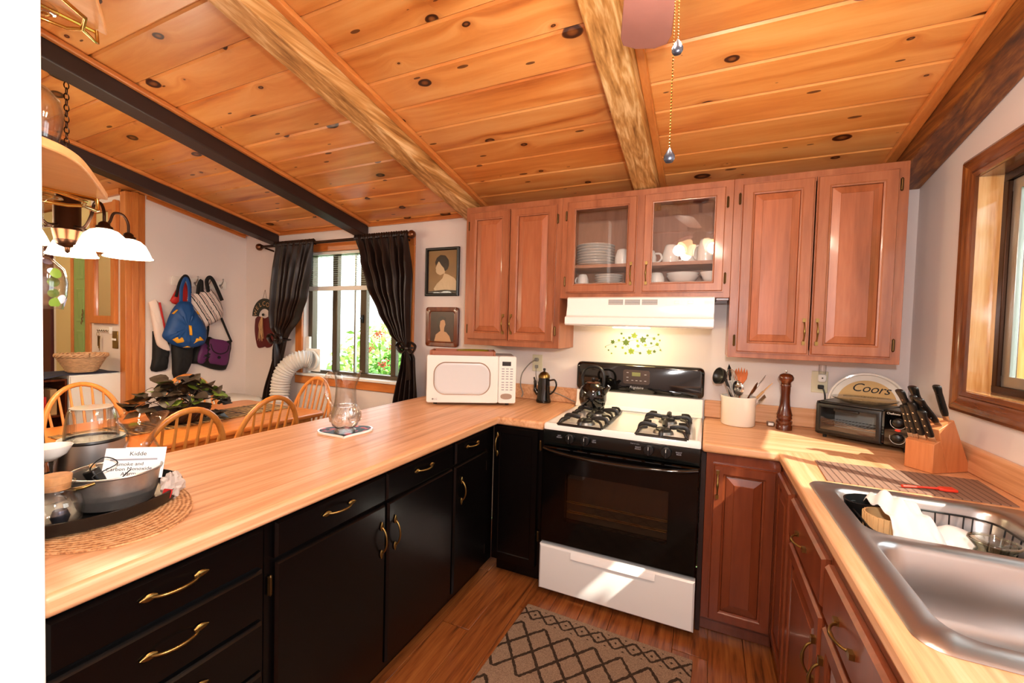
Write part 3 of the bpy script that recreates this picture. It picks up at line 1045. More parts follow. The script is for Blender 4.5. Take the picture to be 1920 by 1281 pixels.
def door(t, name, x0, x1, z0, z1, style, mat, pmat=None, fw=0.055, handle=None, hinges=(), pull=None, out=0.021):
    """one door or drawer front standing on the plane y = 0, facing -y"""
    if style == 'raised':
        f = MB().rects(x0, x1, z0, z1, [(0, -0.0005), (0, -0.013), (0.004, -0.013), (0.008, -out), (fw - 0.010, -out), (fw - 0.006, -out + 0.004), (fw, -out + 0.006), (fw, -0.004)], True, False).build(name, mat, t, smooth=20)
        p = MB().rects(x0 + fw, x1 - fw, z0 + fw, z1 - fw, [(0.0, -0.005), (0.003, -0.010), (0.034, -0.018), (0.036, -0.020)]).build('panel', pmat or mat, f, smooth=20)
    elif style == 'glass':
        f = MB().rects(x0, x1, z0, z1, [(0, -0.0005), (0, -0.013), (0.004, -0.013), (0.008, -out), (fw - 0.008, -out), (fw - 0.004, -out + 0.005), (fw, -out + 0.006), (fw, -0.0005)], False, False)
        f.rects(x0, x1, z0, z1, [(0, -0.0005), (fw, -0.0005)], False, False)
        f = f.build(name, mat, t, smooth=20)
        MB().box(x0 + fw - 0.004, x1 - fw + 0.004, -0.009, -0.006, z0 + fw - 0.004, z1 - fw + 0.004).build('pane', 'cab_glass', f, smooth=0)
    elif style == 'shallow':
        f = MB().rects(x0, x1, z0, z1, [(0, -0.0005), (0, -0.016), (0.003, -out), (0.034, -out), (0.038, -out + 0.004)], True, True).build(name, mat, t, smooth=20)
    else:
        f = MB().rects(x0, x1, z0, z1, [(0, -0.0005), (0, -0.012), (0.006, -out)], True, True).build(name, mat, t, smooth=20)
    if handle:
        hx, hz, o = handle
        put('handle', pull or PULL, f, (hx, -out, hz), (0, 0, 0) if o == 'v' else (0, PI / 2, 0))
    for hx, hz in hinges:
        put('hinge', HINGE, f, (hx, -0.004, hz))
    return f

def case(t, w, d, z0, z1, mat, inside=None, front=None, shelf=None):
    """cabinet box as panels, open where the doors are"""
    b = MB().box(0, 0.016, 0.019, d, z0, z1).box(w - 0.016, w, 0.019, d, z0, z1).box(0.016, w - 0.016, 0.019, d, z0, z0 + 0.016)
    if front is None:
        b.box(0.016, w - 0.016, 0.019, d, z1 - 0.016, z1)
    b.build('body', mat, t, smooth=0, bevel=0.001, seg=1)
    MB().box(0.016, w - 0.016, d - 0.012, d, z0 + 0.016, z1 - 0.016).build('back_panel', inside or mat, t, smooth=0)

# ------------------------------------------------------------------ wall cabinets (front faces at y = -0.311)
CZ0, CZ1, MZ = 1.293, 2.204, 1.599
def face_frame(t, w, z0, z1, mat, holes):
    xs = sorted({0.0, w} | {h[0] for h in holes} | {h[1] for h in holes})
    zs = sorted({z0, z1} | {h[2] for h in holes} | {h[3] for h in holes})
    cells = []
    for i in range(len(xs) - 1):
        for j in range(len(zs) - 1):
            cx, cy = (xs[i] + xs[i + 1]) / 2, (zs[j] + zs[j + 1]) / 2
            if not any(h[0] < cx < h[1] and h[2] < cy < h[3] for h in holes):
                cells.append((i, j))
    MB().at(XZ).slab(xs, zs, cells, 0.0, 0.018).build('face_frame', mat, t, smooth=0, bevel=0.0015, seg=1)

wc = thing('wall_cabinet', 'cherry wall cabinet with two raised-panel doors above the white microwave', 'cabinet', (-1.104, -0.311, 0), 0, 'cherry wall cabinets')
case(wc, 0.67, 0.309, CZ0, CZ1, 'cherry')
face_frame(wc, 0.67, CZ0, CZ1, 'cherry', [(0.05, 0.62, CZ0 + 0.05, CZ1 - 0.05)])
door(wc, 'door', 0.032, 0.326, CZ0 + 0.037, CZ1 - 0.037, 'raised', 'cherry', 'cherry_panel', 0.055, (0.300, 1.435, 'v'), ((0.026, 1.40), (0.026, 2.08)))
door(wc, 'door', 0.333, 0.638, CZ0 + 0.037, CZ1 - 0.037, 'raised', 'cherry', 'cherry_panel', 0.055, (0.356, 1.435, 'v'), ((0.644, 1.40), (0.644, 2.08)))

wm = thing('wall_cabinet', 'cherry wall cabinet with two glass doors showing white dishes', 'cabinet', (-0.4335, -0.311, 0), 0, 'cherry wall cabinets')
MWD = 0.9165
case(wm, MWD, 0.309, MZ, CZ1, 'cherry', 'cherry_inside')
face_frame(wm, MWD, MZ, CZ1, 'cherry', [(0.06, 0.43, MZ + 0.05, CZ1 - 0.05), (0.49, 0.865, MZ + 0.05, CZ1 - 0.05)])
MB().box(0.017, MWD - 0.017, 0.02, 0.295, 1.676, 1.690).build('bottom_shelf', 'cherry_inside', wm, smooth=0)
MB().box(0.017, MWD - 0.017, 0.03, 0.29, 1.783, 1.801).build('shelf', 'cherry_inside', wm, smooth=0)
door(wm, 'door', 0.035, 0.442, MZ + 0.03, CZ1 - 0.032, 'glass', 'cherry', None, 0.053, (0.417, 1.735, 'v'), ((0.028, 1.70), (0.028, 2.09)))
door(wm, 'door', 0.475, 0.884, MZ + 0.03, CZ1 - 0.032, 'glass', 'cherry', None, 0.053, (0.500, 1.735, 'v'), ((0.891, 1.70), (0.891, 2.09)))

wrc = thing('wall_cabinet', 'tall cherry wall cabinet with two raised-panel doors beside the window', 'cabinet', (0.4837, -0.311, 0), 0, 'cherry wall cabinets')
case(wrc, 0.693, 0.309, CZ0, CZ1, 'cherry')
face_frame(wrc, 0.693, CZ0, CZ1, 'cherry', [(0.05, 0.643, CZ0 + 0.05, CZ1 - 0.05)])
door(wrc, 'door', 0.036, 0.345, CZ0 + 0.027, CZ1 - 0.032, 'raised', 'cherry', 'cherry_panel', 0.058, (0.322, 1.432, 'v'), ((0.028, 1.38), (0.028, 2.10)))
door(wrc, 'door', 0.351, 0.657, CZ0 + 0.027, CZ1 - 0.032, 'raised', 'cherry', 'cherry_panel', 0.058, (0.374, 1.432, 'v'), ((0.665, 1.38), (0.665, 2.10)))

# ------------------------------------------------------------------ dishes behind the glass
def plate(r, x, y, z, label, group, name='dinner_plate'):
    o = MB().lathe([(0.0001, 0.0), (r * 0.6, 0.0), (r * 0.72, 0.003), (r, 0.0118), (r, 0.0132), (r * 0.7, 0.0062), (0.0001, 0.0045)], 28).build(name, 'ceramic', None, 60)
    o.location = (x, y, z)
    return tag(o, label, 'plate', group)
p0 = None
ords = ['bottom', 'second', 'third', 'fourth', 'fifth', 'sixth', 'seventh', 'top']
for k in range(8):
    lab = '%s white dinner plate of the tall stack on the glass cabinet shelf' % ords[k] + ('' if k in (0, 7) else ', counted from below')
    if p0 is None:
        p0 = plate(0.118, -0.262, -0.155, 1.8012, lab, 'stacked dinner plates')
    else:
        dup(p0, None, (-0.262 + random.uniform(-1, 1) * 0.002, -0.155, 1.8012 + 0.0168 * k), None, lab)
p1 = None
for k in range(4):
    lab = '%s small white plate of the low stack under the cabinet shelf' % ['bottom', 'second', 'third', 'top'][k]
    if p1 is None:
        p1 = plate(0.085, -0.175, -0.165, 1.6906, lab, 'stacked side plates', 'side_plate')
    else:
        dup(p1, None, (-0.175, -0.165, 1.6906 + 0.0152 * k), None, lab)
p2 = None
for k in range(2):
    o = MB().shell([(0.0, 0.0), (0.05, 0.0), (0.07, 0.018), (0.088, 0.045)], 0.004, 28).build('soup_bowl', 'ceramic', None, 60) if p2 is None else dup(p2)
    p2 = p2 or o
    o.location = (0.245, -0.16, 1.6906 + 0.014 * k)
    tag(o, ['lower', 'upper'][k] + ' white soup bowl nested under the shelf behind right glass door', 'bowl', 'nested soup bowls')
o = MB().shell([(0.0, 0.0), (0.03, 0.0), (0.045, 0.02), (0.06, 0.055)], 0.004, 24).build('small_bowl', 'ceramic', None, 60)
o.location = (0.395, -0.21, 1.6906)
tag(o, 'small white bowl at the right end under the cabinet shelf', 'bowl')

def mug(x, y, z, ang, label, up=False, h=0.1, r=0.044):
    t = thing('mug', label, 'mug', (x, y, z), ang, 'white mugs in the glass cabinet')
    prof = [(0.0, 0.0), (r * 0.95, 0.0), (r, 0.008), (r * 0.97, h * 0.55), (r * 0.72, h * 0.93), (r * 0.6, h)]
    if up:
        prof = [(0.0, 0.0), (r * 0.6, 0.0), (r * 0.72, h * 0.07), (r * 0.97, h * 0.45), (r, h * 0.95), (r, h)]
        MB().shell(prof, 0.004, 24).build('body', 'ceramic', t, 60)
    else:
        MB().lathe([(max(a, 1e-5), b) for a, b in prof] + [(1e-5, h)], 24).build('body', 'ceramic', t, 60)
    MB().tube(spline([(r * 0.85, 0, h * 0.78), (r + 0.022, 0, h * 0.72), (r + 0.03, 0, h * 0.42), (r + 0.016, 0, h * 0.2), (r * 0.93, 0, h * 0.16)], 5), 0.006, 8).build('handle', 'ceramic', t, 60)
    return t
mug(-0.095, -0.175, 1.8012, 2.2, 'white mug standing right of the tall plate stack')
mug(0.065, -0.17, 1.8012, -0.2, 'white mug half hidden at the left edge of the right glass door', h=0.085, r=0.036)
mug(0.178, -0.17, 1.8012, -0.15, 'white mug with its handle turned right, middle of the shelf', h=0.112, r=0.046)
mug(0.297, -0.105, 1.8012, 2.4, 'tall white mug at the back of the right shelf end', h=0.115, r=0.045)
mug(0.362, -0.215, 1.8012, 2.6, 'large white mug at the front of the right shelf end', h=0.125, r=0.045)
mug(-0.335, -0.17, 1.6906, 2.6, 'short white cup in the lower left of the glass cabinet', h=0.068, r=0.036)
mug(0.105, -0.17, 1.6906, 2.6, 'white cup beside the soup bowls under the shelf', h=0.065, r=0.045)

# ------------------------------------------------------------------ base cabinets
def base(name, label, loc, rz, w, d, mat, group):
    t = thing(name, label, 'cabinet', loc, rz, group)
    b = MB().box(0, 0.016, 0.019, d, 0.1, 0.868).box(w - 0.016, w, 0.019, d, 0.1, 0.868).box(0.016, w - 0.016, 0.019, d, 0.1, 0.116).box(0.016, w - 0.016, d - 0.01, d, 0.116, 0.868)
    b.build('body', mat, t, smooth=0)
    MB().box(0, w, 0.0, 0.0185, 0.1, 0.868).build('face_frame', mat, t, smooth=0, bevel=0.001, seg=1)
    MB().box(0, w, 0.075, 0.09, 0.002, 0.0995).build('toe_kick', mat, t, smooth=0)
    return t
GP = 'black painted peninsula cabinets'
FX = -0.69
t = base('drawer_cabinet', 'black painted drawer cabinet next to the near white wall', (FX, -2.453, 0), PI / 2, 0.436, 0.70, 'black_paint', GP)
for z0, z1 in ((0.757, 0.858), (0.614, 0.745), (0.474, 0.603), (0.13, 0.463)):
    door(t, 'drawer', 0.012, 0.424, z0, z1, 'slab', 'black_paint', handle=(0.215, (z0 + z1) / 2 + 0.012, 'h'), pull=PULL_LEAF)
t = base('base_cabinet', 'wide black base cabinet with two doors and two drawers', (FX, -2.015, 0), PI / 2, 0.926, 0.70, 'black_paint', GP)
door(t, 'drawer', 0.022, 0.460, 0.757, 0.858, 'slab', 'black_paint', handle=(0.24, 0.818, 'h'), pull=PULL_LEAF)
door(t, 'drawer', 0.468, 0.916, 0.757, 0.858, 'slab', 'black_paint', handle=(0.690, 0.818, 'h'), pull=PULL_LEAF)
door(t, 'door', 0.024, 0.462, 0.13, 0.745, 'slab', 'black_paint', handle=(0.438, 0.622, 'v'), hinges=((0.013, 0.683), (0.013, 0.2)), pull=PULL_LEAF)
door(t, 'door', 0.477, 0.918, 0.13, 0.745, 'slab', 'black_paint', handle=(0.512, 0.620, 'v'), pull=PULL_LEAF)
t = base('base_cabinet', 'narrow black base cabinet at the inner corner of the peninsula', (FX, -1.087, 0), PI / 2, 0.441, 0.70, 'black_paint', GP)
door(t, 'drawer', 0.015, 0.32, 0.757, 0.858, 'slab', 'black_paint', handle=(0.163, 0.820, 'h'), pull=PULL_LEAF)
door(t, 'door', 0.010, 0.325, 0.13, 0.745, 'slab', 'black_paint', handle=(0.064, 0.617, 'v'), hinges=((0.335, 0.66), (0.335, 0.2)), pull=PULL_LEAF)
t = base('corner_cabinet', 'slim black base cabinet touching the left side of the range', (-0.689, -0.645, 0), 0, 0.303, 0.62, 'black_paint', GP)
door(t, 'door', 0.012, 0.275, 0.12, 0.862, 'shallow', 'black_paint', handle=(0.034, 0.762, 'v'), hinges=((0.284, 0.785), (0.284, 0.29)), pull=PULL_LEAF)

GR = 'cherry base cabinets'
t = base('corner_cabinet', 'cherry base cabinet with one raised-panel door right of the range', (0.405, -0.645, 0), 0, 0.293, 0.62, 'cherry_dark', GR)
MB().box(-0.021, -0.001, 0.045, 0.61, 0.003, 0.866).build('dark_gap_strip', 'beam_brown', t, smooth=0)  # added strip closing the open gap to the range, gap darkness in its colour
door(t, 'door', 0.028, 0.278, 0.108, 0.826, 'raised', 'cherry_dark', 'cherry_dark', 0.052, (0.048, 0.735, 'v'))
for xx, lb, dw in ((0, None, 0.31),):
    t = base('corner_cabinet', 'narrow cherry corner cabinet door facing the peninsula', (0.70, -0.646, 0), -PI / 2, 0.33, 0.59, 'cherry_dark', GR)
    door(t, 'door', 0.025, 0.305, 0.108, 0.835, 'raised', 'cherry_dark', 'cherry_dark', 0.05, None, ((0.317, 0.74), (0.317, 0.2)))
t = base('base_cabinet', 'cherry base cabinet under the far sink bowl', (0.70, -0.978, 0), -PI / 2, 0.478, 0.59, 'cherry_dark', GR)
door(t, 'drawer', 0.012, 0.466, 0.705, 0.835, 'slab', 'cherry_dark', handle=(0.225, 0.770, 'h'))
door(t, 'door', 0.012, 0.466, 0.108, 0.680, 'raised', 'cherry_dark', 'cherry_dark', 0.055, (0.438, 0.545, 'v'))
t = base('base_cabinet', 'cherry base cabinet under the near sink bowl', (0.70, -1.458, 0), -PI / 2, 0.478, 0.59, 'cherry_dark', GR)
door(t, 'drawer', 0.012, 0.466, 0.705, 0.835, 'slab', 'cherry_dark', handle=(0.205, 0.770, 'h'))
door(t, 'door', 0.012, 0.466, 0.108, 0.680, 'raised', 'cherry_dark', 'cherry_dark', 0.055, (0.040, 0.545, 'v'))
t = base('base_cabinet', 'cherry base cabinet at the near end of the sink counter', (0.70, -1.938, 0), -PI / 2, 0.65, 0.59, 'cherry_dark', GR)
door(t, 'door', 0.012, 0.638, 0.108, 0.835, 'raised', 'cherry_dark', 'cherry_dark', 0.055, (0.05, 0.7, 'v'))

# ------------------------------------------------------------------ countertops
CT = 0.915
ct = MB().slab([-1.42, -0.654, -0.3855], [-2.453, -0.668, -0.0005], [(0, 0), (0, 1), (1, 1)], 0.871, CT).build('countertop', 'counter_y', bevel=0.012, seg=3)
tag(ct, 'long butcher-block laminate countertop of the peninsula', 'countertop')
MB().box(-1.42, -0.3855, -0.020, -0.0005, CT + 0.0005, 1.018).build('backsplash', 'counter_y', ct, bevel=0.006)
cr = MB().slab([0.3855, 0.683, 0.740, 1.232, WX - 0.0005], [-2.59, -1.862, -1.055, -0.668, -0.0005],
               [(0, 3)] + [(i, j) for i in (1, 2, 3) for j in range(4) if (i, j) != (2, 1)], 0.871, CT).build('countertop', 'counter_corner', bevel=0.012, seg=3)
tag(cr, 'butcher-block laminate corner countertop around the sink', 'countertop')
MB().box(0.3855, WX - 0.0215, -0.020, -0.0005, CT + 0.0005, 1.018).build('backsplash', 'counter_corner', cr, bevel=0.006)
MB().box(WX - 0.021, WX - 0.0005, -2.59, -0.0005, CT + 0.0005, 1.018).build('backsplash', 'counter_y', cr, bevel=0.006)

# ------------------------------------------------------------------ gas range
st = thing('gas_range', 'white and black gas range with oven between the base cabinets', 'stove', (0, 0, 0))
MB().box(-0.378, 0.378, -0.635, -0.03, 0.03, 0.884).build('body', 'white_enamel', st, bevel=0.003)
ck = MB()
def crect(i, z, r=0.012):
    return [(x, y, z) for x, y in rrect(-0.381 + i, 0.381 - i, -0.676 + i, -0.055 - i, max(0.004, r - i * 0.2), 3)]
ck.loft([crect(0, 0.885), crect(0, 0.908), crect(0.004, 0.9155), crect(0.010, 0.918), crect(0.026, 0.918), crect(0.036, 0.909), crect(0.05, 0.907)])
ck.build('cooktop', 'white_enamel', st, 40)
MB().prism([(-0.10, 0.9185), (-0.03, 0.9185), (-0.03, 1.024), (-0.068, 1.024), (-0.078, 0.94)], -0.379, 0.379, 'x').build('riser', 'white_enamel', st, bevel=0.004)
bgm = MB()
def bgring(y, i):
    return [(x, y, z) for x, z in rrect(-0.382 + i, 0.382 - i, 1.0245 + i, 1.207 - i, 0.03, 5)]
bgm.loft([bgring(-0.028, 0), bgring(-0.066, 0), bgring(-0.074, 0.006), bgring(-0.078, 0.016)])
bgm.build('backguard', 'black_enamel', st, 50)
dp = MB().prism(rrect(-0.082, 0.078, 1.086, 1.173, 0.014, 4), -0.0805, -0.0782, 'y').build('display_panel', 'display_brown', st)
MB().box(-0.028, 0.022, -0.0818, -0.0806, 1.135, 1.158).build('clock_display', 'lcd', dp)
for bx, bz in ((-0.055, 1.155), (-0.055, 1.125), (-0.055, 1.105), (-0.025, 1.108), (0.0, 1.108), (0.025, 1.108), (0.052, 1.108), (0.052, 1.147)):
    MB().box(bx - 0.006, bx + 0.006, -0.0814, -0.0806, bz - 0.002, bz + 0.002).build('button', 'grey_ink', dp, smooth=0)
text_mesh('brand_lettering', 'Frigidaire', 0.022, 'grey_ink', st, face_m(0.0, -0.0785, 1.064), shear=0.25)
MB().prism([(-0.678, 0.884), (-0.60, 0.884), (-0.60, 0.802), (-0.672, 0.802), (-0.682, 0.83)], -0.379, 0.379, 'x').build('control_panel', 'black_panel', st, bevel=0.003)
kn = None
for kx in (-0.232, -0.153, 0.155, 0.233):
    m = MB().lathe([(0.024, -0.0), (0.024, -0.012), (0.022, -0.020), (0.0001, -0.021)], 24, axis='y')
    m.box(-0.005, 0.005, -0.034, -0.02, -0.021, 0.021)
    k_ = m.build('knob', 'black_plastic', st, bevel=0.001)
    k_.location = (kx, -0.681, 0.852)
    MB().box(-0.001, 0.001, -0.0347, -0.0341, 0.004, 0.019).build('pointer', 'white_plastic', k_, smooth=0)
text_mesh('dial_lettering', 'LEFT\nREAR', 0.009, 'grey_ink', st, face_m(-0.108, -0.6835, 0.855))
text_mesh('dial_lettering', 'RIGHT\nFRONT', 0.009, 'grey_ink', st, face_m(0.105, -0.6835, 0.852))
text_mesh('dial_lettering', 'Push to turn', 0.008, 'grey_ink', st, face_m(0.09, -0.683, 0.872))
text_mesh('dial_lettering', 'RIGHT\nREAR', 0.009, 'grey_ink', st, face_m(0.288, -0.6835, 0.852))
text_mesh('dial_lettering', 'LEFT\nFRONT', 0.009, 'grey_ink', st, face_m(-0.29, -0.6835, 0.856))
# oven door: frame around a dark window, with a bowed handle
OZ0, OZ1 = 0.292, 0.798
od = MB().rects(-0.379, 0.379, OZ0, OZ1, [(0, -0.636), (0, -0.682), (0.006, -0.69), (0.128, -0.69), (0.128, -0.66)], True, False)
od = od.build('oven_door', 'oven_black', st, 30)
MB().box(-0.2505, 0.2505, -0.6885, -0.684, OZ0 + 0.1285, OZ1 - 0.1285).build('oven_window', 'oven_glass', od, smooth=0)
MB().box(-0.25, 0.25, -0.643, -0.641, OZ0 + 0.128, OZ1 - 0.128).build('oven_lining', 'oven_lining', od, smooth=0)
for zz in (0.516, 0.466):
    r_ = MB()
    r_.tube([(-0.249, -0.668, zz), (0.249, -0.668, zz)], 0.0025, 6)
    r_.tube([(-0.249, -0.650, zz), (0.249, -0.650, zz)], 0.0018, 6)
    for q in range(14):
        xx = -0.23 + q * 0.0354
        r_.tube([(xx, -0.668, zz), (xx, -0.646, zz)], 0.0012, 5)
    r_.build('oven_rack', 'bright_brass', od)
hp = [(-0.37, -0.692, 0.787), (-0.30, -0.712, 0.780), (-0.15, -0.725, 0.772), (0, -0.729, 0.769), (0.15, -0.725, 0.772), (0.30, -0.712, 0.780), (0.37, -0.692, 0.787)]
MB().tube(spline(hp, 6), 0.013, 10, flat=0.75).build('handle', 'black_enamel', od, 60)
vn = MB()
for q in range(7):
    vn.box(-0.30 + q * 0.088, -0.228 + q * 0.088, -0.6905, -0.689, 0.7915, 0.7945)
vn.build('vent_slot', 'black_rubber', od, smooth=0)
dr = MB().rects(-0.379, 0.379, 0.038, 0.276, [(0, -0.636), (0, -0.686), (0.008, -0.694), (0.016, -0.695)], True, True).build('drawer', 'white_enamel', st, 30)
MB().prism([(-0.6951, 0.268), (-0.7, 0.262), (-0.706, 0.240), (-0.6951, 0.243)], -0.205, 0.205, 'x').build('drawer_grip', 'white_enamel', dr)
MB().box(-0.37, 0.37, -0.60, -0.05, 0.003, 0.03).build('base', 'black_rubber', st, smooth=0)
# burners and grates
for bx, by in ((-0.19, -0.54), (-0.19, -0.27), (0.205, -0.54), (0.205, -0.27)):
    b_ = MB().lathe([(0.0001, 0.0), (0.05, 0.0), (0.046, 0.012), (0.034, 0.016), (0.0001, 0.016)], 24).build('burner', 'burner_metal', st)
    b_.location = (bx, by, 0.9072)
    MB().lathe([(0.0001, 0.016), (0.036, 0.016), (0.037, 0.023), (0.03, 0.026), (0.0001, 0.026)], 24).build('burner_cap', 'cast_iron', b_)
for gx in (-0.19, 0.205):
    g = MB()
    x0, x1, y0, y1 = -0.115, 0.115, -0.265, 0.265
    for yy in (y0, y1):
        g.tube([(x0, yy, 0.012), (x1, yy, 0.012)], 0.0075, 6)
    for xx in (x0, x1):
        g.tube([(xx, y0, 0.012), (xx, y1, 0.012)], 0.0075, 6)
    for cy in (-0.135, 0.135):
        for s in (-1, 1):
            g.tube(spline([(s * 0.115, cy, 0.010), (s * 0.108, cy, 0.034), (s * 0.085, cy, 0.040), (s * 0.03, cy, 0.033)], 4), [0.0095] * 12 + [0.006], 6, flat=1.3)
            g.tube(spline([(0, cy + s * 0.128, 0.010), (0, cy + s * 0.120, 0.034), (0, cy + s * 0.09, 0.040), (0, cy + s * 0.03, 0.033)], 4), [0.0095] * 12 + [0.006], 6, flat=1.3)
            for s2 in (-1, 1):
                g.tube(spline([(s * 0.113, cy + s2 * 0.115, 0.012), (s * 0.10, cy + s2 * 0.10, 0.036), (s * 0.07, cy + s2 * 0.075, 0.040)], 3), 0.0075, 6)
    g_ = g.build('grate', 'cast_iron', st, 60)
    g_.location = (gx, -0.405, 0.9055)

# ------------------------------------------------------------------ range hood
hd = thing('range_hood', 'white under-cabinet range hood above the stove', 'range hood', (0.035, 0, 0))
HX = 0.378
MB().prism([(-0.002, 1.597), (-0.44, 1.597), (-0.455, 1.59), (-0.455, 1.545), (-0.47, 1.49), (-0.495, 1.482), (-0.495, 1.443), (-0.485, 1.437), (-0.002, 1.437)], -HX, HX, 'x').build('body', 'white_enamel', hd, bevel=0.004)
for q in range(3):
    vx = -0.105 + q * 0.088
    vf = MB().box(vx - 0.039, vx + 0.039, -0.4565, -0.4552, 1.552, 1.582).build('vent', 'vent_dark', hd, smooth=0)
    for k in range(5):
        MB().box(vx - 0.039, vx + 0.039, -0.459, -0.4567, 1.5530 + k * 0.0064, 1.5556 + k * 0.0064).build('vent_slat', 'white_enamel', vf, smooth=0)
for q, sx in enumerate((0.205, 0.268)):
    MB().box(sx - 0.012, sx + 0.012, -0.459, -0.4552, 1.558, 1.574).build('switch', 'white_plastic', hd, bevel=0.002)
MB().box(0.15, 0.33, -0.4557, -0.4551, 1.547, 1.587).build('switch_plate', 'white_plastic', hd, smooth=0)
MB().box(-0.15, 0.05, -0.30, -0.20, 1.428, 1.4365).build('hood_lamp', 'hood_glow', hd, bevel=0.004)
add_light('hood_lamp_light', 'POINT', (-0.02, -0.25, 1.40), 3.2, (1.0, 0.80, 0.45), 0.04)
# bracket strip right of the hood
tag(MB().box(0.42, 0.481, -0.30, -0.01, 1.586, 1.5985).build('cabinet_cleat', 'dark_wood', bevel=0.002), 'dark wooden cleat under the glass cabinet right of the hood', 'wood strip')

# ------------------------------------------------------------------ things on the stove and the back counter
kt = thing('kettle', 'round black kettle on the back left burner', 'kettle', (-0.222, -0.272, 0.9585))
MB().lathe([(0.0001, 0), (0.062, 0.0), (0.072, 0.008), (0.081, 0.04), (0.081, 0.075), (0.072, 0.11), (0.05, 0.135), (0.04, 0.141), (0.0001, 0.142)], 32).build('body', 'black_enamel', kt, 60)
MB().lathe([(0.0001, 0.148), (0.03, 0.146), (0.042, 0.1425), (0.042, 0.1390), (0.0001, 0.139)], 28).build('lid', 'copper_bronze', kt, 60)
MB().lathe([(0.0001, 0.17), (0.011, 0.168), (0.013, 0.158), (0.006, 0.147), (0.0001, 0.147)], 16).build('lid_knob', 'black_plastic', kt, 60)
MB().tube(spline([(-0.062, 0, 0.118), (-0.066, 0, 0.175), (-0.045, 0, 0.222), (0, 0, 0.237), (0.045, 0, 0.222), (0.062, 0, 0.175), (0.06, 0, 0.12)], 6), 0.008, 10, flat=1.2).build('handle', 'black_plastic', kt, 60)
MB().tube([(0.066, -0.01, 0.085), (0.085, -0.012, 0.112), (0.098, -0.013, 0.126)], [0.018, 0.014, 0.012], 12).build('spout', 'black_enamel', kt, 60)

cp = thing('coffee_pot', 'slim black coffee pot with brass domed lid beside the microwave', 'coffee pot', (-0.604, -0.085, CT + 0.001))
MB().lathe([(0.0001, 0), (0.05, 0.0), (0.052, 0.012), (0.046, 0.03), (0.043, 0.10), (0.038, 0.165), (0.0001, 0.166)], 28).build('body', 'black_enamel', cp, 50)
MB().lathe([(0.04, 0.1665), (0.039, 0.18), (0.026, 0.2), (0.008, 0.208), (0.0001, 0.208)], 24).build('lid', 'brass', cp, 60)
MB().lathe([(0.0001, 0.2085), (0.008, 0.2085), (0.006, 0.214), (0.010, 0.222), (0.007, 0.23), (0.0001, 0.231)], 12).build('lid_knob', 'black_plastic', cp, 60)
MB().tube(spline([(0.038, 0.0, 0.15), (0.075, 0.0, 0.155), (0.088, 0.0, 0.12), (0.07, 0, 0.08), (0.043, 0.0, 0.055)], 6), 0.006, 8).build('handle', 'black_enamel', cp, 60)
MB().tube(spline([(-0.04, 0, 0.05), (-0.062, 0, 0.08), (-0.064, 0, 0.13), (-0.074, 0, 0.165)], 5), [0.014] * 6 + [0.010] * 6 + [0.006] * 4, 10).build('spout', 'black_enamel', cp, 60)

# microwave, turned towards the room
MA = math.atan2(0.276, 0.486)
mw = thing('microwave', 'white microwave oven standing angled on the peninsula corner', 'microwave', (-1.191, -0.603, CT + 0.001), MA)
MWW, MWH, MWDp = 0.559, 0.300, 0.335
MB().box(0.003, MWW - 0.003, 0.02, MWDp, 0.017, 0.314).build('body', 'white_plastic', mw, bevel=0.008)
for fx, fy in ((0.05, 0.06), (0.51, 0.06), (0.05, 0.30), (0.51, 0.30)):
    MB().lathe([(0.012, 0.0), (0.014, 0.0165)], 12, (fx, fy, 0)).build('foot', 'black_rubber', mw)
md = MB().prism(rrect(0.0, 0.446, 0.017, 0.316, 0.012, 4), -0.004, 0.0195, 'y').build('door', 'white_plastic', mw, bevel=0.004)
def mwring(i, y, r=0.07, b=0.0):
    return [(x, y, z) for x, z in rrect(0.042 + i, 0.398 - i, 0.072 + i, 0.268 - i, r - i, 8)]
def squash(ring):
    return [(x, y, z + 0.010 * math.cos((x - 0.22) / 0.178 * PI / 2) * (1 if z > 0.17 else -1)) for x, y, z in ring]
MB().loft([squash(mwring(0, -0.0042)), squash(mwring(0.0, -0.007)), squash(mwring(0.005, -0.007)), squash(mwring(0.007, -0.0042))], False, False).build('window_trim', 'mw_trim', md, 60)
MB().loft([squash(mwring(0.008, -0.0041)), squash(mwring(0.014, -0.0058)), squash(mwring(0.022, -0.0050))]).build('window', 'microwave_window', md, 40)
pn = MB().prism(rrect(0.4475, MWW, 0.017, 0.316, 0.012, 4), -0.004, 0.0195, 'y').build('control_panel', 'white_plastic', mw, bevel=0.004)
MB().box(0.47, 0.525, -0.0052, -0.0042, 0.255, 0.282).build('display', 'black_glass', pn, smooth=0)
kb = MB().box(-0.0085, 0.0085, -0.0006, 0, -0.003, 0.003).build('key', 'grey_ink', pn, smooth=0)
kb.location = (0.476, -0.0043, 0.236)
for ky in range(9):
    for kx in range(3):
        if kx or ky:
            k_ = kb.copy()
            COL.objects.link(k_)
            k_.location = (0.476 + kx * 0.0265, -0.0043, 0.236 - ky * 0.0158 - (0.006 if ky > 4 else 0))
MB().prism([(0.499 + 0.036 * math.cos(a), 0.062 + 0.018 * math.copysign(abs(math.sin(a)) ** 0.7, math.sin(a))) for a in [2 * PI * q / 24 for q in range(24)]], -0.009, -0.0042, 'y').build('open_button', 'mw_trim', pn, bevel=0.002)
text_mesh('brand_lettering', 'LG', 0.016, 'grey_ink', md, face_m(0.058, -0.0045, 0.040))
MB().lathe([(0.0001, -0.0045), (0.006, -0.0045), (0.006, -0.0042), (0.0001, -0.0042)], 16, (0.040, 0, 0.040), 'y').build('brand_mark', 'grey_cord', md, smooth=0)

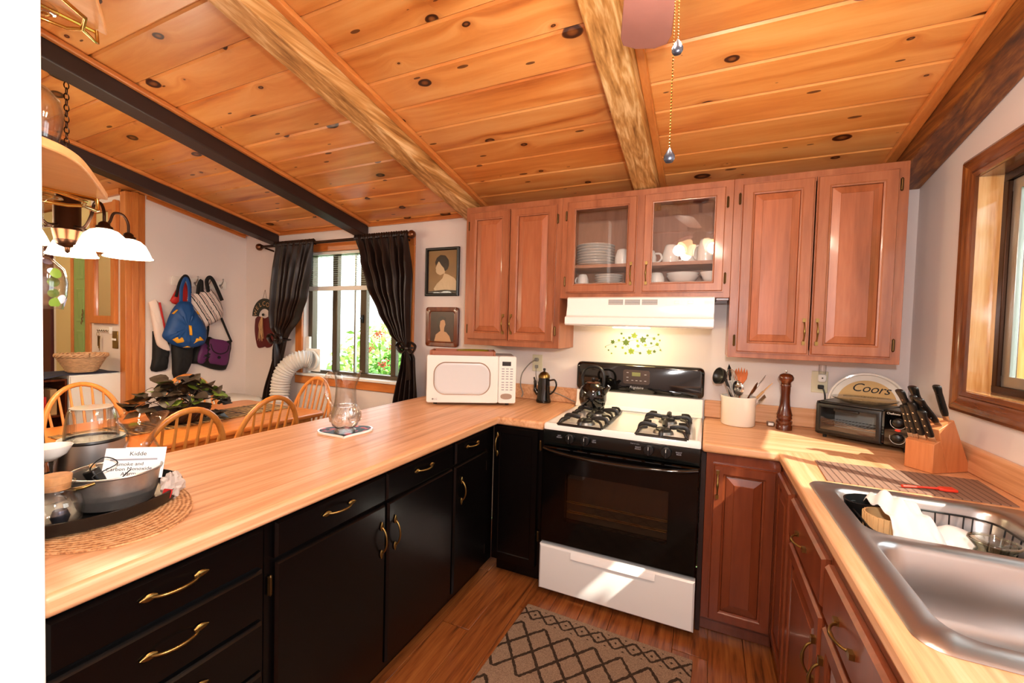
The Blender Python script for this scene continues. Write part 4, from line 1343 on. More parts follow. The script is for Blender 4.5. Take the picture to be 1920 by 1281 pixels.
tr = thing('serving_tray', 'shallow reddish wooden tray on top of the microwave', 'tray', (-1.006, -0.435, CT + 0.3155), MA)
MB().box(-0.215, 0.17, -0.05, 0.17, 0.001, 0.010).build('base', 'tray_wood', tr, bevel=0.002)
for b in ((-0.215, 0.17, -0.062, -0.05), (-0.215, 0.17, 0.17, 0.182), (-0.227, -0.215, -0.062, 0.182), (0.17, 0.182, -0.062, 0.182)):
    MB().box(b[0], b[1], b[2], b[3], 0.001, 0.030).build('rim', 'tray_wood', tr, bevel=0.003)
o = MB().lathe([(0.0001, 0), (0.075, 0.0), (0.095, 0.006), (0.107, 0.018), (0.107, 0.021), (0.09, 0.011), (0.0001, 0.005)], 32).build('olive_plate', 'olive_plate', None, 60)
o.location = (-1.003, -0.365, CT + 0.3265)
tag(o, 'olive green plate lying in the wooden tray on the microwave', 'plate')

# outlets, plugs and cords
def outlet(x, z, label):
    t = thing('wall_outlet', label, 'outlet', (x, 0, z))
    MB().box(-0.037, 0.037, -0.007, -0.0005, -0.058, 0.058).build('plate', 'offwhite_plastic', t, bevel=0.003)
    for s in (-1, 1):
        MB().prism(rrect(-0.016, 0.016, s * 0.024 - 0.014, s * 0.024 + 0.014, 0.008, 3), -0.0088, -0.0072, 'y').build('socket', 'offwhite_plastic', t)
    return t
outlet(-0.688, 1.172, 'almond wall outlet behind the black coffee pot')
outlet(0.946, 1.166, 'almond wall outlet with night light under the right cabinet')
pc = thing('power_cord', 'grey microwave power cord plugged into the almond outlet', 'cord', (-0.688, 0, 1.172))
MB().box(-0.013, 0.013, -0.034, -0.0092, 0.012, 0.036).build('plug', 'grey_cord', pc, bevel=0.005)
MB().tube(spline([(-0.005, -0.034, 0.024), (-0.05, -0.04, -0.012), (-0.10, -0.038, -0.08), (-0.11, -0.035, -0.16), (-0.093, -0.03, -0.215), (-0.10, -0.035, -0.245)], 6), 0.0042, 8).build('cable', 'grey_cord', pc, 60)
pc = thing('power_cord', 'thin grey cord running from the outlet behind the coffee pot to the range', 'cord', (-0.688, 0, 1.172))
MB().box(-0.011, 0.011, -0.026, -0.0092, -0.036, -0.014).build('plug', 'grey_cord', pc, bevel=0.004)
MB().tube(spline([(0, -0.024, -0.036), (0.004, -0.03, -0.09), (0.03, -0.03, -0.15), (0.11, -0.03, -0.185), (0.19, -0.034, -0.205), (0.29, -0.03, -0.245)], 6), 0.003, 8).build('cable', 'grey_cord', pc, 60)
nl = thing('night_light', 'white plug-in night light with clear shade in the right outlet', 'night light', (0.952, 0, 1.19))
MB().prism(rrect(-0.018, 0.018, -0.022, 0.02, 0.01, 4), -0.034, -0.009, 'y').build('body', 'white_plastic', nl, bevel=0.004)
MB().lathe([(0.017, 0.022), (0.018, 0.07), (0.016, 0.07), (0.015, 0.022)], 16, (0, -0.024, 0), closed=True).build('shade', 'clear_glass', nl, 60)
MB().lathe([(0.0001, -0.0345), (0.004, -0.0342)], 8, (0, 0, 0.0), 'y').build('sensor', 'ink', nl)
pc = thing('power_cord', 'black toaster cord in the lower socket under the night light', 'cord', (0.95, 0, 1.142))
MB().box(-0.014, 0.012, -0.03, -0.0092, -0.012, 0.010).build('plug', 'black_plastic', pc, bevel=0.004)
MB().tube(spline([(0.008, -0.028, -0.005), (0.016, -0.034, -0.04), (0.022, -0.032, -0.10), (0.05, -0.03, -0.19)], 6), 0.004, 8).build('cable', 'black_plastic', pc, 60)

# ivy painted on the wall above the range
iv = thing('ivy_stencil', 'green ivy leaves stencilled on the wall above the range', 'wall decal', (-0.015, -0.0006, 1.34))
LEAF = [(0, -0.5), (0.16, -0.32), (0.42, -0.36), (0.34, -0.08), (0.55, 0.16), (0.24, 0.2), (0, 0.55), (-0.24, 0.2), (-0.55, 0.16), (-0.34, -0.08), (-0.42, -0.36), (-0.16, -0.32)]
spots = [(-0.07, 0.0, 0.034), (-0.035, -0.055, 0.032), (-0.02, 0.045, 0.03), (0.035, 0.02, 0.032), (0.075, -0.055, 0.026), (-0.115, 0.012, 0.014), (-0.05, 0.03, 0.016), (0.005, -0.02, 0.018),
         (-0.09, -0.035, 0.014), (0.06, 0.048, 0.014), (0.10, 0.03, 0.016), (0.12, -0.005, 0.018), (0.105, -0.05, 0.016), (0.14, -0.04, 0.010), (-0.135, -0.03, 0.012), (-0.155, 0.0, 0.022), (-0.085, 0.028, 0.012), (0.0, 0.012, 0.014),
         (-0.10, 0.055, 0.012), (0.05, -0.012, 0.015), (0.125, 0.055, 0.011), (-0.18, -0.055, 0.009), (-0.16, -0.075, 0.009), (-0.07, -0.07, 0.014), (0.02, -0.065, 0.014), (-0.20, -0.035, 0.007), (0.135, 0.02, 0.01), (0.085, 0.0, 0.013)]
for i, (lx, lz, s) in enumerate(spots):
    s *= 1.35
    a = random.uniform(-1.2, 1.2)
    q = [(lx + s * (p[0] * math.cos(a) - p[1] * math.sin(a)), lz + s * (p[0] * math.sin(a) + p[1] * math.cos(a))) for p in LEAF]
    MB().prism(q, -0.0006, 0.0, 'y').build('leaf', 'sticker_green' if i % 3 else 'sticker_dark', iv, smooth=0)
for q in ([(-0.2, -0.03), (-0.12, 0.0), (-0.05, 0.01), (0.03, 0.03), (0.10, 0.035)], [(0.0, 0.01), (0.06, -0.03), (0.12, -0.01), (0.15, -0.05)], [(-0.07, 0.0), (-0.04, -0.05), (0.02, -0.06)]):
    MB().tube([(a, -0.0005, b) for a, b in [tuple(v[:2]) for v in spline([(p[0], p[1], 0) for p in q], 5)]], 0.0008, 4).build('vine', 'sticker_dark', iv)

# crock with utensils
CX, CY = 0.555, -0.145
o = MB().shell([(0.0, 0.0), (0.078, 0.0), (0.084, 0.006), (0.085, 0.145), (0.088, 0.150), (0.088, 0.158)], 0.006, 36, (0, 0, 0)).build('utensil_crock', 'cream_ceramic', None, 50)
o.location = (CX, CY, CT + 0.001)
tag(o, 'white ceramic crock full of kitchen utensils right of the range', 'crock')
def lean(bx, by, tx, ty, tz):
    """frame with z along a utensil from the bottom of the crock to its tip"""
    a, b = Vector((CX + bx, CY + by, CT + 0.009)), Vector((tx, ty, tz))
    return Matrix.Translation(a) @ (b - a).to_track_quat('Z', 'Y').to_matrix().to_4x4(), (b - a).length
def utensil(name, label, bx, by, tx, ty, tz, roll=0.0):
    m, L = lean(bx, by, tx, ty, tz)
    t = thing(name, label, 'utensil', (0, 0, 0), 0, 'utensils in the white crock')
    t.matrix_world = m @ Matrix.Rotation(roll, 4, 'Z')
    return t, L
def bowl_of(L, rx, ry, dz=0.0, depth=0.012):
    vs = MB()
    vs.grid(lambda u, v: (rx * (2 * u - 1) * math.sqrt(max(0, 1 - (2 * v - 1) ** 2 * 0.98)), -depth * max(0, 1 - (2 * u - 1) ** 2) * max(0, 1 - (2 * v - 1) ** 2), L + dz + ry * (2 * v - 1)), 10, 12)
    return vs
t, L = utensil('ladle', 'black nylon ladle leaning left in the white crock', 0.02, 0.0, 0.478, -0.17, 1.185)
MB().tube([(0, 0, 0), (0, 0, L)], [0.006, 0.008], 8, flat=0.6).build('handle', 'black_plastic', t)
lb = MB().lathe([(0.0001, -0.032), (0.024, -0.029), (0.042, -0.013), (0.047, 0.010), (0.043, 0.010), (0.036, -0.01), (0.0001, -0.026)], 24).build('ladle_bowl', 'black_plastic', t, 60)
lb.location = (-0.012, -0.02, L)
lb.rotation_euler = (0.9, 0.5, 0)
t, L = utensil('whisk', 'wire whisk standing at the back left of the crock', 0.0, 0.02, 0.510, -0.10, 1.215)
MB().tube([(0, 0, 0), (0, 0, L * 0.45)], 0.006, 8).build('handle', 'steel', t)
w_ = MB()
for q in range(5):
    a = PI * q / 5
    w_.tube([(math.cos(a) * 0.03 * math.sin(s) ** 0.8 * (1 if s < PI else 1), math.sin(a) * 0.03 * math.sin(s) ** 0.8, L * 0.45 + (L * 0.55) * (1 - math.cos(s)) / 2) for s in [PI * k / 12 for k in range(13)]], 0.0011, 5)
    w_.tube([(-math.cos(a) * 0.03 * math.sin(s) ** 0.8, -math.sin(a) * 0.03 * math.sin(s) ** 0.8, L * 0.45 + (L * 0.55) * (1 - math.cos(s)) / 2) for s in [PI * k / 12 for k in range(13)]], 0.0011, 5)
w_.build('wires', 'chrome', t)
t, L = utensil('pastry_brush', 'black tipped brush pointing up behind the ladle', -0.02, 0.03, 0.505, -0.08, 1.235)
MB().tube([(0, 0, 0), (0, 0, L * 0.8)], 0.005, 8).build('handle', 'black_plastic', t)
MB().lathe([(0.006, 0.0), (0.014, 0.02), (0.012, 0.05), (0.001, 0.075)], 12, (0, 0, L * 0.78), sy=0.5).build('bristles', 'black_rubber', t)
t, L = utensil('pasta_fork', 'orange silicone pasta fork upright in the crock', 0.0, 0.03, 0.566, -0.085, 1.175)
MB().tube([(0, 0, 0), (0, 0, L)], 0.006, 8).build('handle', 'orange_silicone', t)
hd_ = [(-0.013, -0.04), (0.013, -0.04), (0.031, -0.01), (0.034, 0.025), (0.026, 0.044), (0.021, 0.02), (0.015, 0.05), (0.007, 0.02), (0.0, 0.053), (-0.007, 0.02), (-0.015, 0.05), (-0.021, 0.02), (-0.028, 0.044), (-0.034, 0.02), (-0.031, -0.01)]
MB().prism([(a, b + L) for a, b in hd_], -0.003, 0.003, 'y').build('head', 'orange_silicone', t, bevel=0.0015)
t, L = utensil('serving_spoon', 'large steel spoon in the front middle of the crock', 0.01, -0.02, 0.548, -0.185, 1.12)
MB().tube([(0, 0, 0), (0, 0, L - 0.03)], 0.004, 8, flat=0.6).build('handle', 'chrome', t)
bowl_of(L, 0.034, 0.042, 0.0, 0.011).build('spoon_bowl', 'chrome', t, 180, solid=0.0015)
t, L = utensil('slotted_spoon', 'bronze toned spoon tilted right in the crock', -0.02, 0.0, 0.622, -0.17, 1.12)
MB().tube([(0, 0, 0), (0, 0, L - 0.03)], 0.004, 8, flat=0.6).build('handle', 'copper_bronze', t)
bowl_of(L, 0.03, 0.042, 0.0, 0.011).build('spoon_bowl', 'copper_bronze', t, 180, solid=0.0015)
t, L = utensil('wooden_spatula', 'pale wooden spatula leaning far right out of the crock', -0.03, 0.0, 0.700, -0.17, 1.15)
MB().tube([(0, 0, 0), (0, 0, L - 0.05)], 0.006, 8, flat=0.6).build('handle', 'light_wood', t)
MB().prism([(-0.010, L - 0.10), (0.010, L - 0.10), (0.027, L - 0.06), (0.027, L - 0.015), (-0.025, L + 0.015)], -0.002, 0.002, 'y').build('blade', 'light_wood', t, bevel=0.001)
t, L = utensil('meat_fork', 'steel fork tip behind the wooden spatula', -0.03, 0.03, 0.676, -0.09, 1.175)
MB().tube([(0, 0, 0), (0, 0, L - 0.04)], 0.004, 8).build('handle', 'steel', t)
MB().prism([(-0.003, L - 0.05), (0.003, L - 0.05), (0.011, L - 0.02), (0.004, L + 0.02), (0, L + 0.01), (-0.011, L - 0.01)], -0.001, 0.001, 'y').build('blade', 'steel', t)
t, L = utensil('turner', 'slotted steel turner lying low across the front of the crock', 0.05, -0.03, 0.52, -0.19, 1.082)
MB().tube([(0, 0, 0), (0, 0, L - 0.03)], 0.004, 8).build('handle', 'steel', t)
tb = MB()
for q in range(5):
    tb.box(-0.03 + q * 0.0135, -0.023 + q * 0.0135, -0.001, 0.001, L - 0.03, L + 0.045)
tb.box(-0.03, 0.031, -0.001, 0.001, L - 0.034, L - 0.028).box(-0.03, 0.031, -0.001, 0.001, L + 0.043, L + 0.05)
tb.build('slotted_blade', 'steel', t, smooth=0)
t, L = utensil('slotted_turner', 'white slotted turner upright behind the steel spoon', 0.0, 0.0, 0.525, -0.12, 1.11)
MB().tube([(0, 0, 0), (0, 0, L - 0.03)], 0.004, 8).build('handle', 'white_plastic', t)
tb = MB()
for q in range(5):
    tb.box(-0.03 + q * 0.0135, -0.023 + q * 0.0135, -0.001, 0.001, L - 0.03, L + 0.04)
tb.box(-0.03, 0.031, -0.001, 0.001, L - 0.034, L - 0.028).box(-0.03, 0.031, -0.001, 0.001, L + 0.038, L + 0.044)
tb.build('slotted_blade', 'white_plastic', t, smooth=0)
t, L = utensil('steel_spatula', 'small square steel spatula over the right rim of the crock', 0.0, 0.0, 0.665, -0.19, 1.075, 0.6)
MB().tube([(0, 0, 0), (0, 0, L - 0.02)], 0.004, 8).build('handle', 'steel', t)
MB().box(-0.018, 0.018, -0.0015, 0.0015, L - 0.03, L + 0.02).build('blade', 'steel', t, bevel=0.001)

pm = thing('pepper_mill', 'tall dark turned wooden pepper mill beside the crock', 'pepper mill', (0.772, -0.145, CT + 0.001))
MB().lathe([(0.0001, 0), (0.037, 0), (0.037, 0.024), (0.034, 0.028), (0.037, 0.034), (0.037, 0.046), (0.031, 0.052), (0.036, 0.06), (0.034, 0.072), (0.037, 0.078), (0.033, 0.09), (0.024, 0.13), (0.0215, 0.18), (0.0235, 0.225), (0.0255, 0.232), (0.0235, 0.238), (0.0255, 0.243), (0.0001, 0.244)], 32).build('body', 'dark_wood', pm, 40)
MB().lathe([(0.0001, 0.2445), (0.023, 0.2445), (0.025, 0.252), (0.034, 0.262), (0.036, 0.275), (0.029, 0.289), (0.016, 0.296), (0.0001, 0.297)], 32).build('head', 'dark_wood', pm, 60)
MB().lathe([(0.0001, 0.2972), (0.004, 0.2972), (0.004, 0.303), (0.006, 0.306), (0.005, 0.312), (0.0001, 0.313)], 12).build('finial', 'chrome', pm, 60)
tm = thing('kitchen_timer', 'small silver timer beside the pepper mill', 'timer', (0.718, -0.085, CT + 0.001))
MB().box(-0.018, 0.018, -0.02, 0.02, 0.0, 0.024).build('body', 'steel', tm, bevel=0.006)
MB().box(-0.012, 0.012, -0.0215, -0.0202, 0.006, 0.02).build('face', 'white_plastic', tm, smooth=0)

# toaster oven, angled across the corner
TA = math.atan2(-0.19, 0.298)
to = thing('toaster_oven', 'black toaster oven angled across the counter corner', 'toaster oven', (0.892, -0.232, CT + 0.001), TA)
TW, TD, TZ0, TZ1 = 0.365, 0.20, 0.02, 0.178
for fx, fy in ((0.03, 0.03), (0.335, 0.03), (0.03, 0.17), (0.335, 0.17)):
    MB().lathe([(0.008, 0.0), (0.010, 0.0205)], 10, (fx, fy, 0)).build('foot', 'black_rubber', to)
tb = MB().box(0.0, 0.012, 0.0, TD, TZ0, TZ1).box(0.262, TW, 0.012, TD, TZ0, TZ1).box(0.012, 0.262, 0.0, TD, TZ0, TZ0 + 0.008).box(0.012, 0.262, 0.0, TD, TZ1 - 0.01, TZ1).box(0.012, 0.262, TD - 0.01, TD, TZ0 + 0.008, TZ1 - 0.01)
tb.build('housing', 'black_plastic', to, bevel=0.006)
MB().box(0.0125, 0.2615, TD - 0.013, TD - 0.0105, TZ0 + 0.009, TZ1 - 0.011).build('lining', 'toaster_inside', to, smooth=0)
MB().box(0.0125, 0.2615, 0.012, TD - 0.014, TZ0 + 0.0085, TZ0 + 0.012).build('crumb_tray', 'rust_brown', to, smooth=0)
dd = MB().rects(0.004, 0.258, TZ0 + 0.006, TZ1 - 0.008, [(0, -0.0005), (0, -0.010), (0.006, -0.013), (0.018, -0.013), (0.018, -0.001)], False, False).build('oven_door', 'black_plastic', to, 30)
MB().box(0.022, 0.240, -0.010, -0.007, TZ0 + 0.024, TZ1 - 0.026).build('door_glass', 'clear_glass', dd, smooth=0)
MB().box(0.08, 0.18, -0.028, -0.0135, TZ1 - 0.036, TZ1 - 0.024).build('door_handle', 'black_plastic', dd, bevel=0.004)
rk = MB()
for q in range(18):
    rk.tube([(0.02 + q * 0.0138, 0.012, 0.072), (0.02 + q * 0.0138, TD - 0.016, 0.072)], 0.0011, 5)
for yy in (0.012, 0.10, TD - 0.016):
    rk.tube([(0.0135, yy, 0.0705), (0.2605, yy, 0.0705)], 0.0016, 5)
rk.build('wire_rack', 'chrome', to)
MB().box(0.264, TW - 0.003, 0.002, 0.0118, TZ0 + 0.004, TZ1 - 0.004).build('control_panel', 'black_glass', to, bevel=0.003)
for kz in (0.062, 0.128):
    k_ = MB().lathe([(0.02, 0.0015), (0.019, -0.012), (0.015, -0.016), (0.0001, -0.017)], 20, (0, 0, 0), 'y').build('knob', 'black_plastic', to, 50)
    k_.location = (0.312, 0, kz)
    MB().tube([(0.027 * math.cos(a), 0.0005, 0.027 * math.sin(a)) for a in [PI * (0.9 + 1.2 * q / 16) for q in range(17)]], 0.0009, 4).build('dial_print', 'white_plastic', k_)
text_mesh('brand_lettering', 'Chefmate', 0.012, 'white_plastic', to, face_m(0.295, 0.0012, 0.165))
MB().lathe([(0.0001, -0.003), (0.007, -0.002), (0.008, 0.0015)], 14, (0.312, 0, 0.095), 'y', sx=1.4, sy=0.7).build('indicator_lamp', 'red_silicone', to, 60)
o = MB().shell([(0.0, 0.0), (0.06, 0.0), (0.09, 0.006), (0.125, 0.022), (0.128, 0.026)], 0.003, 40).build('glass_platter', 'clear_glass', None, 60)
o.location = (1.083, -0.222, CT + 0.180)
tag(o, 'clear glass platter lying on top of the toaster oven', 'platter')

# round beer sign leaning in the corner
sg = thing('beer_sign', 'round cream beer tray with black script leaning in the corner', 'sign', (1.135, -0.055, 1.075))
sg.rotation_euler = (0.10, 0, -0.12)
MB().lathe([(0.0001, 0.006), (0.155, 0.006), (0.16, 0.0), (0.16, -0.010), (0.152, -0.012), (0.146, -0.002), (0.0001, -0.002)], 56, axis='y').build('rim', 'cream_ceramic', sg, 40)
MB().lathe([(0.0001, -0.0032), (0.120, -0.0032), (0.120, -0.0022), (0.0001, -0.0022)], 56, axis='y').build('tan_disc', 'coors_tan', sg, smooth=0)
text_mesh('script_lettering', 'Coors', 0.062, 'ink', sg, face_m(0.012, -0.0036, 0.078, -0.06), spacing=0.95, shear=0.35)
text_mesh('small_lettering', 'BREWED WITH PURE ROCKY MOUNTAIN', 0.010, 'ink', sg, face_m(0.0, -0.0036, 0.034))

# knife block and knives
kbO = Vector((1.103, -0.635, CT + 0.001))
Wd = Vector((0.056, -0.077, 0)).normalized()
Ld = Vector((-Wd.y, Wd.x, 0)).normalized()
KA = math.atan2(Ld.y, Ld.x)
nb = thing('knife_block', 'stepped light wood knife block in front of the toaster oven', 'knife block', kbO, KA)
# local frame: x runs back towards the wall, y = width (negative is nearer)
MB().prism([(0, 0), (0, 0.108), (0.030, 0.122), (0.075, 0.0)], -0.096, 0.0, 'y').build('front_step', 'block_wood', nb, bevel=0.002)
MB().prism([(0.0765, 0.0), (0.031, 0.123), (0.018, 0.163), (0.088, 0.198), (0.172, 0.030), (0.172, 0.0)], -0.096, 0.0, 'y').build('rear_step', 'block_wood', nb, bevel=0.002)
def knife(label, s, w, z, L, r=0.011, tilt=0.50):
    L, r = L * 1.18, r * 1.18
    d = Vector((-math.sin(tilt), 0, math.cos(tilt)))
    t = thing('kitchen_knife', label, 'knife', nb.matrix_basis @ Vector((s, -w, z)), KA, 'knives in the block')
    t.location = kbO + Matrix.Rotation(KA, 3, 'Z') @ Vector((s, -w, z))
    t.rotation_euler = (Matrix.Rotation(KA, 3, 'Z') @ d.to_track_quat('Z', 'X').to_matrix()).to_euler()
    h = MB()
    prof = [(0.0, 0.75), (0.08, 0.95), (0.2, 1.0), (0.5, 0.95), (0.75, 0.92), (0.9, 1.12), (0.97, 1.1), (1.0, 0.8)]
    h.loft([[(0.0075 * (0.8 if u > 0.98 else 1) * math.cos(a), r * k * math.sin(a), 0.022 + u * L) for a in [2 * PI * q / 12 for q in range(12)]] for u, k in prof])
    h.build('handle', 'black_plastic', t, 60)
    MB().box(-0.0011, 0.0011, -r * 0.8, r * 0.8, 0.0005, 0.023).build('blade', 'knife_steel', t, smooth=0)
    for u in (0.2, 0.45, 0.7):
        MB().lathe([(0.0026, -0.0082), (0.0026, 0.0082)], 10, (0, 0, 0.022 + u * L), 'x').build('rivet', 'chrome', t)
    return t
nb_rear = lambda u: (0.018 + 0.07 * u, 0.163 + 0.035 * u)
kk = [('rear slot knife standing highest at the left of the block', 0.15, 0.016, 0.118, 0.013), ('wide handled knife in the rear middle slot', 0.45, 0.034, 0.115, 0.014),
      ('knife leaning furthest right at the back of the block', 0.85, 0.080, 0.105, 0.011), ('knife with three clear rivets in the rear right slot', 0.35, 0.078, 0.105, 0.013),
      ('slim steak knife in the centre of the rear row', 0.12, 0.050, 0.098, 0.010)]
for (lab, u, w, L, r), tl in zip(kk, (0.62, 0.52, 0.42, 0.80, 0.56)):
    s, z = nb_rear(u)
    knife('black handled ' + lab, s, w, z + 0.0006, L, r, tl)
for lab, s, w, L, r in (('steak knife in the front step nearest the sink', 0.016, 0.080, 0.095, 0.012), ('steak knife in the middle of the front step', 0.015, 0.050, 0.115, 0.012),
                        ('steak knife second from the toaster oven in the front step', 0.014, 0.027, 0.10, 0.010), ('steak knife next to the toaster oven in the front step', 0.013, 0.010, 0.095, 0.010)):
    knife('black handled ' + lab, s, w, 0.108 + s * 0.467 + 0.0006, L, r, 0.44 + 2.0 * (w - 0.05))

# drying mat and red brush
o = MB().prism([(-0.24, -0.14), (0.235, -0.13), (0.255, 0.135), (-0.225, 0.125)], 0.0, 0.003, 'z').build('drying_mat', 'drying_mat', None, smooth=0)
o.location = (1.02, -0.862, CT + 0.0008)
tag(o, 'brown ribbed drying mat on the counter behind the sink', 'mat')
rb = thing('pastry_brush', 'red silicone brush lying on the drying mat', 'brush', (0.99, -0.968, CT + 0.0045), math.atan2(0.043, 0.149))
MB().tube([(0, 0, 0.006), (0.06, 0.002, 0.006), (0.105, 0, 0.006)], [0.006, 0.004, 0.005], 10, flat=0.8).build('handle', 'red_silicone', rb, 60)
MB().prism([(0.104, -0.006), (0.118, -0.015), (0.15, -0.017), (0.155, 0.016), (0.118, 0.015), (0.104, 0.006)], 0.001, 0.010, 'z').build('bristle_head', 'red_silicone', rb, bevel=0.002)

# ------------------------------------------------------------------ sink
sk = thing('double_sink', 'stainless steel double bowl sink set into the counter', 'sink', (0, 0, 0))
def sink_mesh():
    bm = bmesh.new()
    zr = CT + 0.0065
    def loop(pts, z):
        vs = [bm.verts.new((x, y, z)) for x, y in pts]
        es = [bm.edges.new((vs[i], vs[(i + 1) % len(vs)])) for i in range(len(vs))]
        return vs, es
    def bridge(a, b):
        n = len(a)
        for i in range(n):
            bm.faces.new((a[i], a[(i + 1) % n], b[(i + 1) % n], b[i]))
    ox0, ox1, oy0, oy1 = 0.716, 1.262, -1.888, -1.030
    outer, oe = loop(rrect(ox0 + 0.006, ox1 - 0.006, oy0 + 0.006, oy1 - 0.006, 0.04, 6), zr)
    lip, _ = loop(rrect(ox0, ox1, oy0, oy1, 0.045, 6), CT + 0.0009)
    bridge(lip, outer)
    allE = list(oe)
    for (x0, x1, y0, y1) in ((0.772, 1.175, -1.425, -1.072), (0.768, 1.175, -1.835, -1.462)):
        top, te = loop(rrect(x0, x1, y0, y1, 0.055, 6), zr)
        allE += te
        prev = top
        for ins, z, r in ((0.006, zr - 0.004, 0.055), (0.012, zr - 0.014, 0.055), (0.02, zr - 0.10, 0.055), (0.028, zr - 0.145, 0.055), (0.045, zr - 0.168, 0.05), (0.085, zr - 0.175, 0.04)):
            ring, _ = loop(rrect(x0 + ins, x1 - ins, y0 + ins, y1 - ins, r, 6), z)
            bridge(prev, ring)
            prev = ring
        bm.faces.new(prev)
    bmesh.ops.triangle_fill(bm, use_beauty=True, edges=allE)
    bmesh.ops.recalc_face_normals(bm, faces=bm.faces)
    me = bpy.data.meshes.new('basin')
    bm.to_mesh(me)
    bm.free()
    me.materials.append(MATS['steel'])
    return me
link('basin', sink_mesh(), sk, 50)
for cy in (-1.2485, -1.6485):
    MB().lathe([(0.0001, 0.001), (0.02, 0.001), (0.03, 0.003), (0.04, 0.003), (0.042, 0.0)], 24, (0.97, cy, CT + 0.0065 - 0.1748)).build('drain', 'chrome', sk, 50)

FB = CT + 0.0065 - 0.175     # floor of the far bowl
dr_ = thing('dish_rack', 'black wire dish rack standing in the far sink bowl', 'dish rack', (0.974, -1.248, FB + 0.002))
ring = rrect(-0.17, 0.172, -0.142, 0.142, 0.06, 5)
MB().tube([(x, y, 0.15) for x, y in ring], 0.0028, 6, True).build('top_wire', 'black_plastic', dr_)
MB().tube([(x * 0.86, y * 0.8, 0.006) for x, y in ring], 0.0028, 6, True).build('base_wire', 'black_plastic', dr_)
wv = MB()
n = len(ring)
P2 = [Vector((a, b)) for a, b in ring]
cum = 0
for i in range(n):
    a, b = P2[i], P2[(i + 1) % n]
    seglen = (b - a).length
    k = max(1, round(seglen / 0.034)) if seglen > 0.03 else (1 if i % 2 == 0 else 0)
    for q in range(k):
        p = a + (b - a) * (q / k)
        MB().tube([(p.x, p.y, 0.15), (p.x * 0.86, p.y * 0.8, 0.006)], 0.002, 5).build('upright_wire', 'black_plastic', dr_)
for q in range(7):
    MB().tube([(-0.12 + q * 0.04, -0.11, 0.006), (-0.12 + q * 0.04, 0.11, 0.006)], 0.002, 5).build('base_bar', 'black_plastic', dr_)
o = MB().shell([(0.0, 0.0), (0.035, 0.0), (0.042, 0.02), (0.048, 0.12), (0.052, 0.165)], 0.004, 24).build('black_tumbler', 'black_plastic', None, 60)
o.location = (0.855, -1.165, FB + 0.011)
o.rotation_euler = (0, -0.1, 0)
tag(o, 'black plastic tumbler in the left corner of the dish rack', 'cup')
bk = thing('straw_cup', 'pale straw cup holding the white napkin in the dish rack', 'cup', (0.86, -1.275, FB + 0.011))
MB().shell([(0.0, 0.0), (0.042, 0.0), (0.05, 0.05), (0.052, 0.165)], 0.004, 28).build('wall', 'light_wood', bk, 60)
for q in range(28):
    a = 2 * PI * q / 28
    MB().tube([(0.0445 * math.cos(a), 0.0445 * math.sin(a), 0.004), (0.0515 * math.cos(a), 0.0515 * math.sin(a), 0.06), (0.0535 * math.cos(a), 0.0535 * math.sin(a), 0.164)], 0.0016, 4).build('straw', 'light_wood', bk)
def nap(u, v):
    x = 0.832 + 0.128 * u + 0.012 * math.sin(5 * v + 2 * u)
    y = -1.405 + 0.185 * v + 0.02 * math.sin(4 * u)
    h = 0.918 + 0.042 * math.exp(-((u - 0.22) ** 2 + (v - 0.7) ** 2) * 9) + 0.035 * math.exp(-((u - 0.62) ** 2 + (v - 0.55) ** 2) * 9) - 0.07 * max(0, u - 0.75) * 2 - 0.05 * max(0, 0.35 - v) * 2 + 0.006 * math.sin(13 * u + 7 * v) + 0.005 * math.sin(23 * v - 9 * u) + 0.004 * abs(math.sin(17 * u + 3 * v)) + 0.006 * abs(math.sin(9 * v - 6 * u))
    return (x, y, h)
o = MB().grid(nap, 26, 26).build('paper_napkin', 'napkin', None, 180, solid=0.0012)
tag(o, 'crumpled white napkin lying over the straw cup in the sink', 'napkin')
o = MB().lathe([(0.078, 0.0), (0.078, 0.004), (0.066, 0.05), (0.04, 0.082), (0.022, 0.088), (0.0001, 0.088), (0.0001, 0.083), (0.036, 0.077), (0.061, 0.047), (0.074, 0.0)], 32, closed=True).build('upturned_bowl', 'ceramic', None, 60)
o.location = (1.026, -1.196, FB + 0.062)
o.scale = (0.92, 0.92, 0.92)
o.rotation_euler = (0.15, 0.25, 0)
tag(o, 'white bowl turned upside down in the dish rack', 'bowl')
gj = thing('glass_jar', 'greenish glass jar with a wide rim in the dish rack', 'jar', (1.048, -1.335, FB + 0.016))
MB().shell([(0.0, 0.0), (0.04, 0.0), (0.056, 0.02), (0.058, 0.08), (0.05, 0.11), (0.036, 0.125), (0.034, 0.135), (0.045, 0.15), (0.046, 0.155)], 0.003, 32).build('body', 'green_glass', gj, 60)
MB().tube([(0.045 * math.cos(a), 0.045 * math.sin(a), 0.155) for a in [2 * PI * q / 28 for q in range(28)]], 0.0035, 6, True).build('rim', 'green_glass', gj, 60)

# ------------------------------------------------------------------ things on the peninsula
tv = thing('heart_trivet', 'heart shaped black trivet with red flowers under the glass pitcher', 'trivet', (-1.085, -1.355, CT + 0.001), 0.75)
def heart(s, n=40):
    out = []
    for i in range(n):
        a = 2 * PI * i / n
        out.append((s * 0.0065 * 16 * math.sin(a) ** 3, s * 0.0062 * (13 * math.cos(a) - 5 * math.cos(2 * a) - 2 * math.cos(3 * a) - math.cos(4 * a)) + 0.012))
    return out
MB().prism(heart(1.15), 0.0, 0.009, 'z').build('body', 'ceramic', tv, bevel=0.003)
MB().prism(heart(1.08), 0.0092, 0.0102, 'z').build('printed_top', 'trivet_print', tv, smooth=0)

